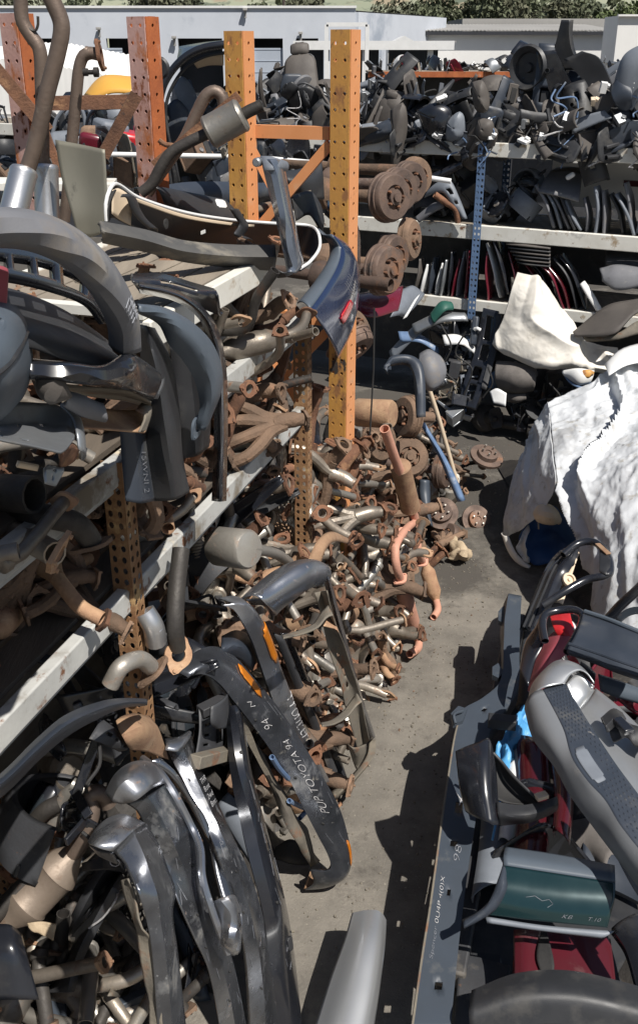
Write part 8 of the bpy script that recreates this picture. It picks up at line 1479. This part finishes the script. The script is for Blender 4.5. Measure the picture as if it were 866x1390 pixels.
for k, (x, y, r_, mt, lab) in enumerate(((128, 190, .1, 'red_paint', 'red round can behind the upright steel sheet'), (174, 192, .12, 'red_bright', 'red box shape beside the second pink post'), (150, 178, .12, 'plastic_cool', 'grey box behind the pink posts'))):
    tag(MB().box(T(x, y, 'Y', 10.0), (r_*2.4, .3, r_*1.6), Euler((.1, .2, .3*k))).build('parts_box', M[mt], bevel=.04), lab, 'box')
tag(MB().box(T(30, 250, 'Y', 6.5), (1.2, .3, .05), Euler((0, .02, .1))).build('white_plank', M['white_beam'], bevel=.004), 'pale plank lying behind the leftmost pink post', 'plank')
for q in range(70):      # dark machinery on the middle level behind the posts
    px, py = rnd.uniform(0, 480), rnd.uniform(200, 262)
    k = rnd.choice([1, 2, 7, 8, 5, 0]); putp(k, T(px, py, 'Y', rnd.uniform(8.8, 10.2)), Euler((rnd.uniform(-2, 2), rnd.uniform(-2, 2), rnd.uniform(0, 6))), rnd.choice(['plastic', 'plastic_gloss', 'frame_dark', 'frame_tan', 'plastic_navy', 'cast']), 'in the dark row behind the upright posts', rnd.uniform(.5, .8))
for q in range(26):
    px, py = rnd.uniform(70, 215), rnd.uniform(150, 200)
    putp(rnd.choice([1, 2, 7, 8]), T(px, py, 'Y', rnd.uniform(10.8, 12)), Euler((rnd.uniform(-2, 2), rnd.uniform(-2, 2), rnd.uniform(0, 6))), rnd.choice(['plastic', 'plastic_gloss', 'frame_dark', 'plastic_cool', 'red_paint']), 'on the rack behind the pink posts', .7)
for q in range(60):     # parts on the rack top far left, seen between the pink posts
    px, py = rnd.uniform(-20, 330), rnd.uniform(160, 202)
    putp(rnd.choice([0, 1, 2, 6, 7, 7, 8]), T(px, py, 'B', rnd.uniform(-.95, -.1)), Euler((rnd.uniform(-2, 2), rnd.uniform(-2, 2), rnd.uniform(0, 6))), rnd.choice(['plastic', 'plastic_gloss', 'frame_dark', 'plastic_cool', 'plastic_taupe', 'plastic_navy']), 'on the rack top at the far left', rnd.uniform(.5, .8))
for q in range(50):
    px, py = rnd.uniform(-30, 330), rnd.uniform(208, 275)
    putp(rnd.choice([1, 2, 6, 7, 7, 8, 5]), T(px, py, 'B', rnd.uniform(-.7, -.05)), Euler((rnd.uniform(-2, 2), rnd.uniform(-2, 2), rnd.uniform(0, 6))), rnd.choice(['plastic', 'plastic_gloss', 'frame_dark', 'frame_tan', 'cast', 'plastic_navy']), 'on the middle level at the far left', rnd.uniform(.5, .8))
# ---- clutter in the bottom left heap, under the right bumpers and over the packed scrap
def clutter(n, fn, place, ks, mts, s0, s1):
    for _ in range(n): putp(rnd.choice(ks), fn(), Euler((rnd.uniform(-2, 2), rnd.uniform(-2, 2), rnd.uniform(0, 6))), rnd.choice(mts), place, rnd.uniform(s0, s1))
def bl():
    s = rnd.uniform(1.0, 2.9); t = rnd.random(); lo = .12 if s > 2.6 else -.3; return LP(s, lo*(1-t) - .55*t, (.25 if s < 2.5 else .5)*t + .04)
clutter(60, bl, 'in the dark heap under the near shelf', [7, 7, 7, 6], ['frame_dark', 'plastic', 'plastic_gloss', 'frame_tan', 'plastic_cool', 'frame_dark', 'zinc'], .4, .75)
for _ in range(70):
    put(rnd.choice([7, 9, 9, 6, 17, 3, 4, 16, 9, 7]), bl() + Vector((0, 0, .08)), Euler((rnd.gauss(0, .4), rnd.gauss(0, .5), rnd.uniform(0, 6))).to_matrix(), 'in the dark heap under the near shelf', rnd.uniform(.9, 1.4))
for _ in range(26):     # long bars and struts thrown on the heap
    p = bl(); a_ = rnd.gauss(.9, .5); d = Vector((math.cos(a_), math.sin(a_), rnd.gauss(0, .25)))*rnd.uniform(.25, .5); mt = rnd.choice(['frame_dark', 'frame_slate', 'frame_tan', 'plastic'])
    o = MB().beam(p - d, p + d, rnd.uniform(.03, .07), rnd.uniform(.02, .05)).build('strut', M[mt], bevel=.006)
    cn = {'frame_dark': 'dark steel', 'frame_slate': 'slate grey', 'frame_tan': 'dusty steel', 'plastic': 'black'}[mt]; tag(o, f'{cn} strut lying in the heap under the near shelf', 'strut', f'{cn} struts under the near shelf')
def brr(): y = rnd.uniform(3.3, 5.4); x = rnd.uniform(.35, 2.2) + .66 + (y-3.3)*.29; return Vector((x, y, rnd.uniform(.2, .33)))
clutter(60, brr, 'in the shade under the right hand bumpers', [0, 7, 6, 1, 8, 2], ['frame_dark', 'plastic', 'plastic_gloss', 'plastic_navy', 'plastic', 'red_paint'], .6, 1.0)
def und(): s = rnd.uniform(2.2, 4.2); return LP(s, rnd.uniform(-.6, -.1), rnd.uniform(.9, 1.6))
clutter(30, und, 'in the dark under the lower shelf', [7, 1, 8, 6], ['frame_dark', 'plastic', 'plastic_gloss'], .6, .9)
for o in PR: remove_tree(o)
for o, *_ in PRO: remove_tree(o)
for o in HUB: remove_tree(o)
# small litter on the aisle floor
lm = MB(); rnd = random.Random(4)
for _ in range(1500):
    y = rnd.uniform(3.0, 9.3); x = .15 + (y-3.3)*.25 + rnd.gauss(.1, .35); s_ = rnd.uniform(.002, .007) * (1.6 if rnd.random() < .06 else 1); e_ = Euler((rnd.uniform(0, 3), rnd.uniform(0, 3), rnd.uniform(0, 3)))
    lm.box((x, y, s_*.4), (s_*2, s_*1.4, s_), e_)
tag(lm.build('gravel', M['frame_tan'], smooth=False), 'scattered grit and small scrap bits on the aisle floor', 'grit', kind='stuff')
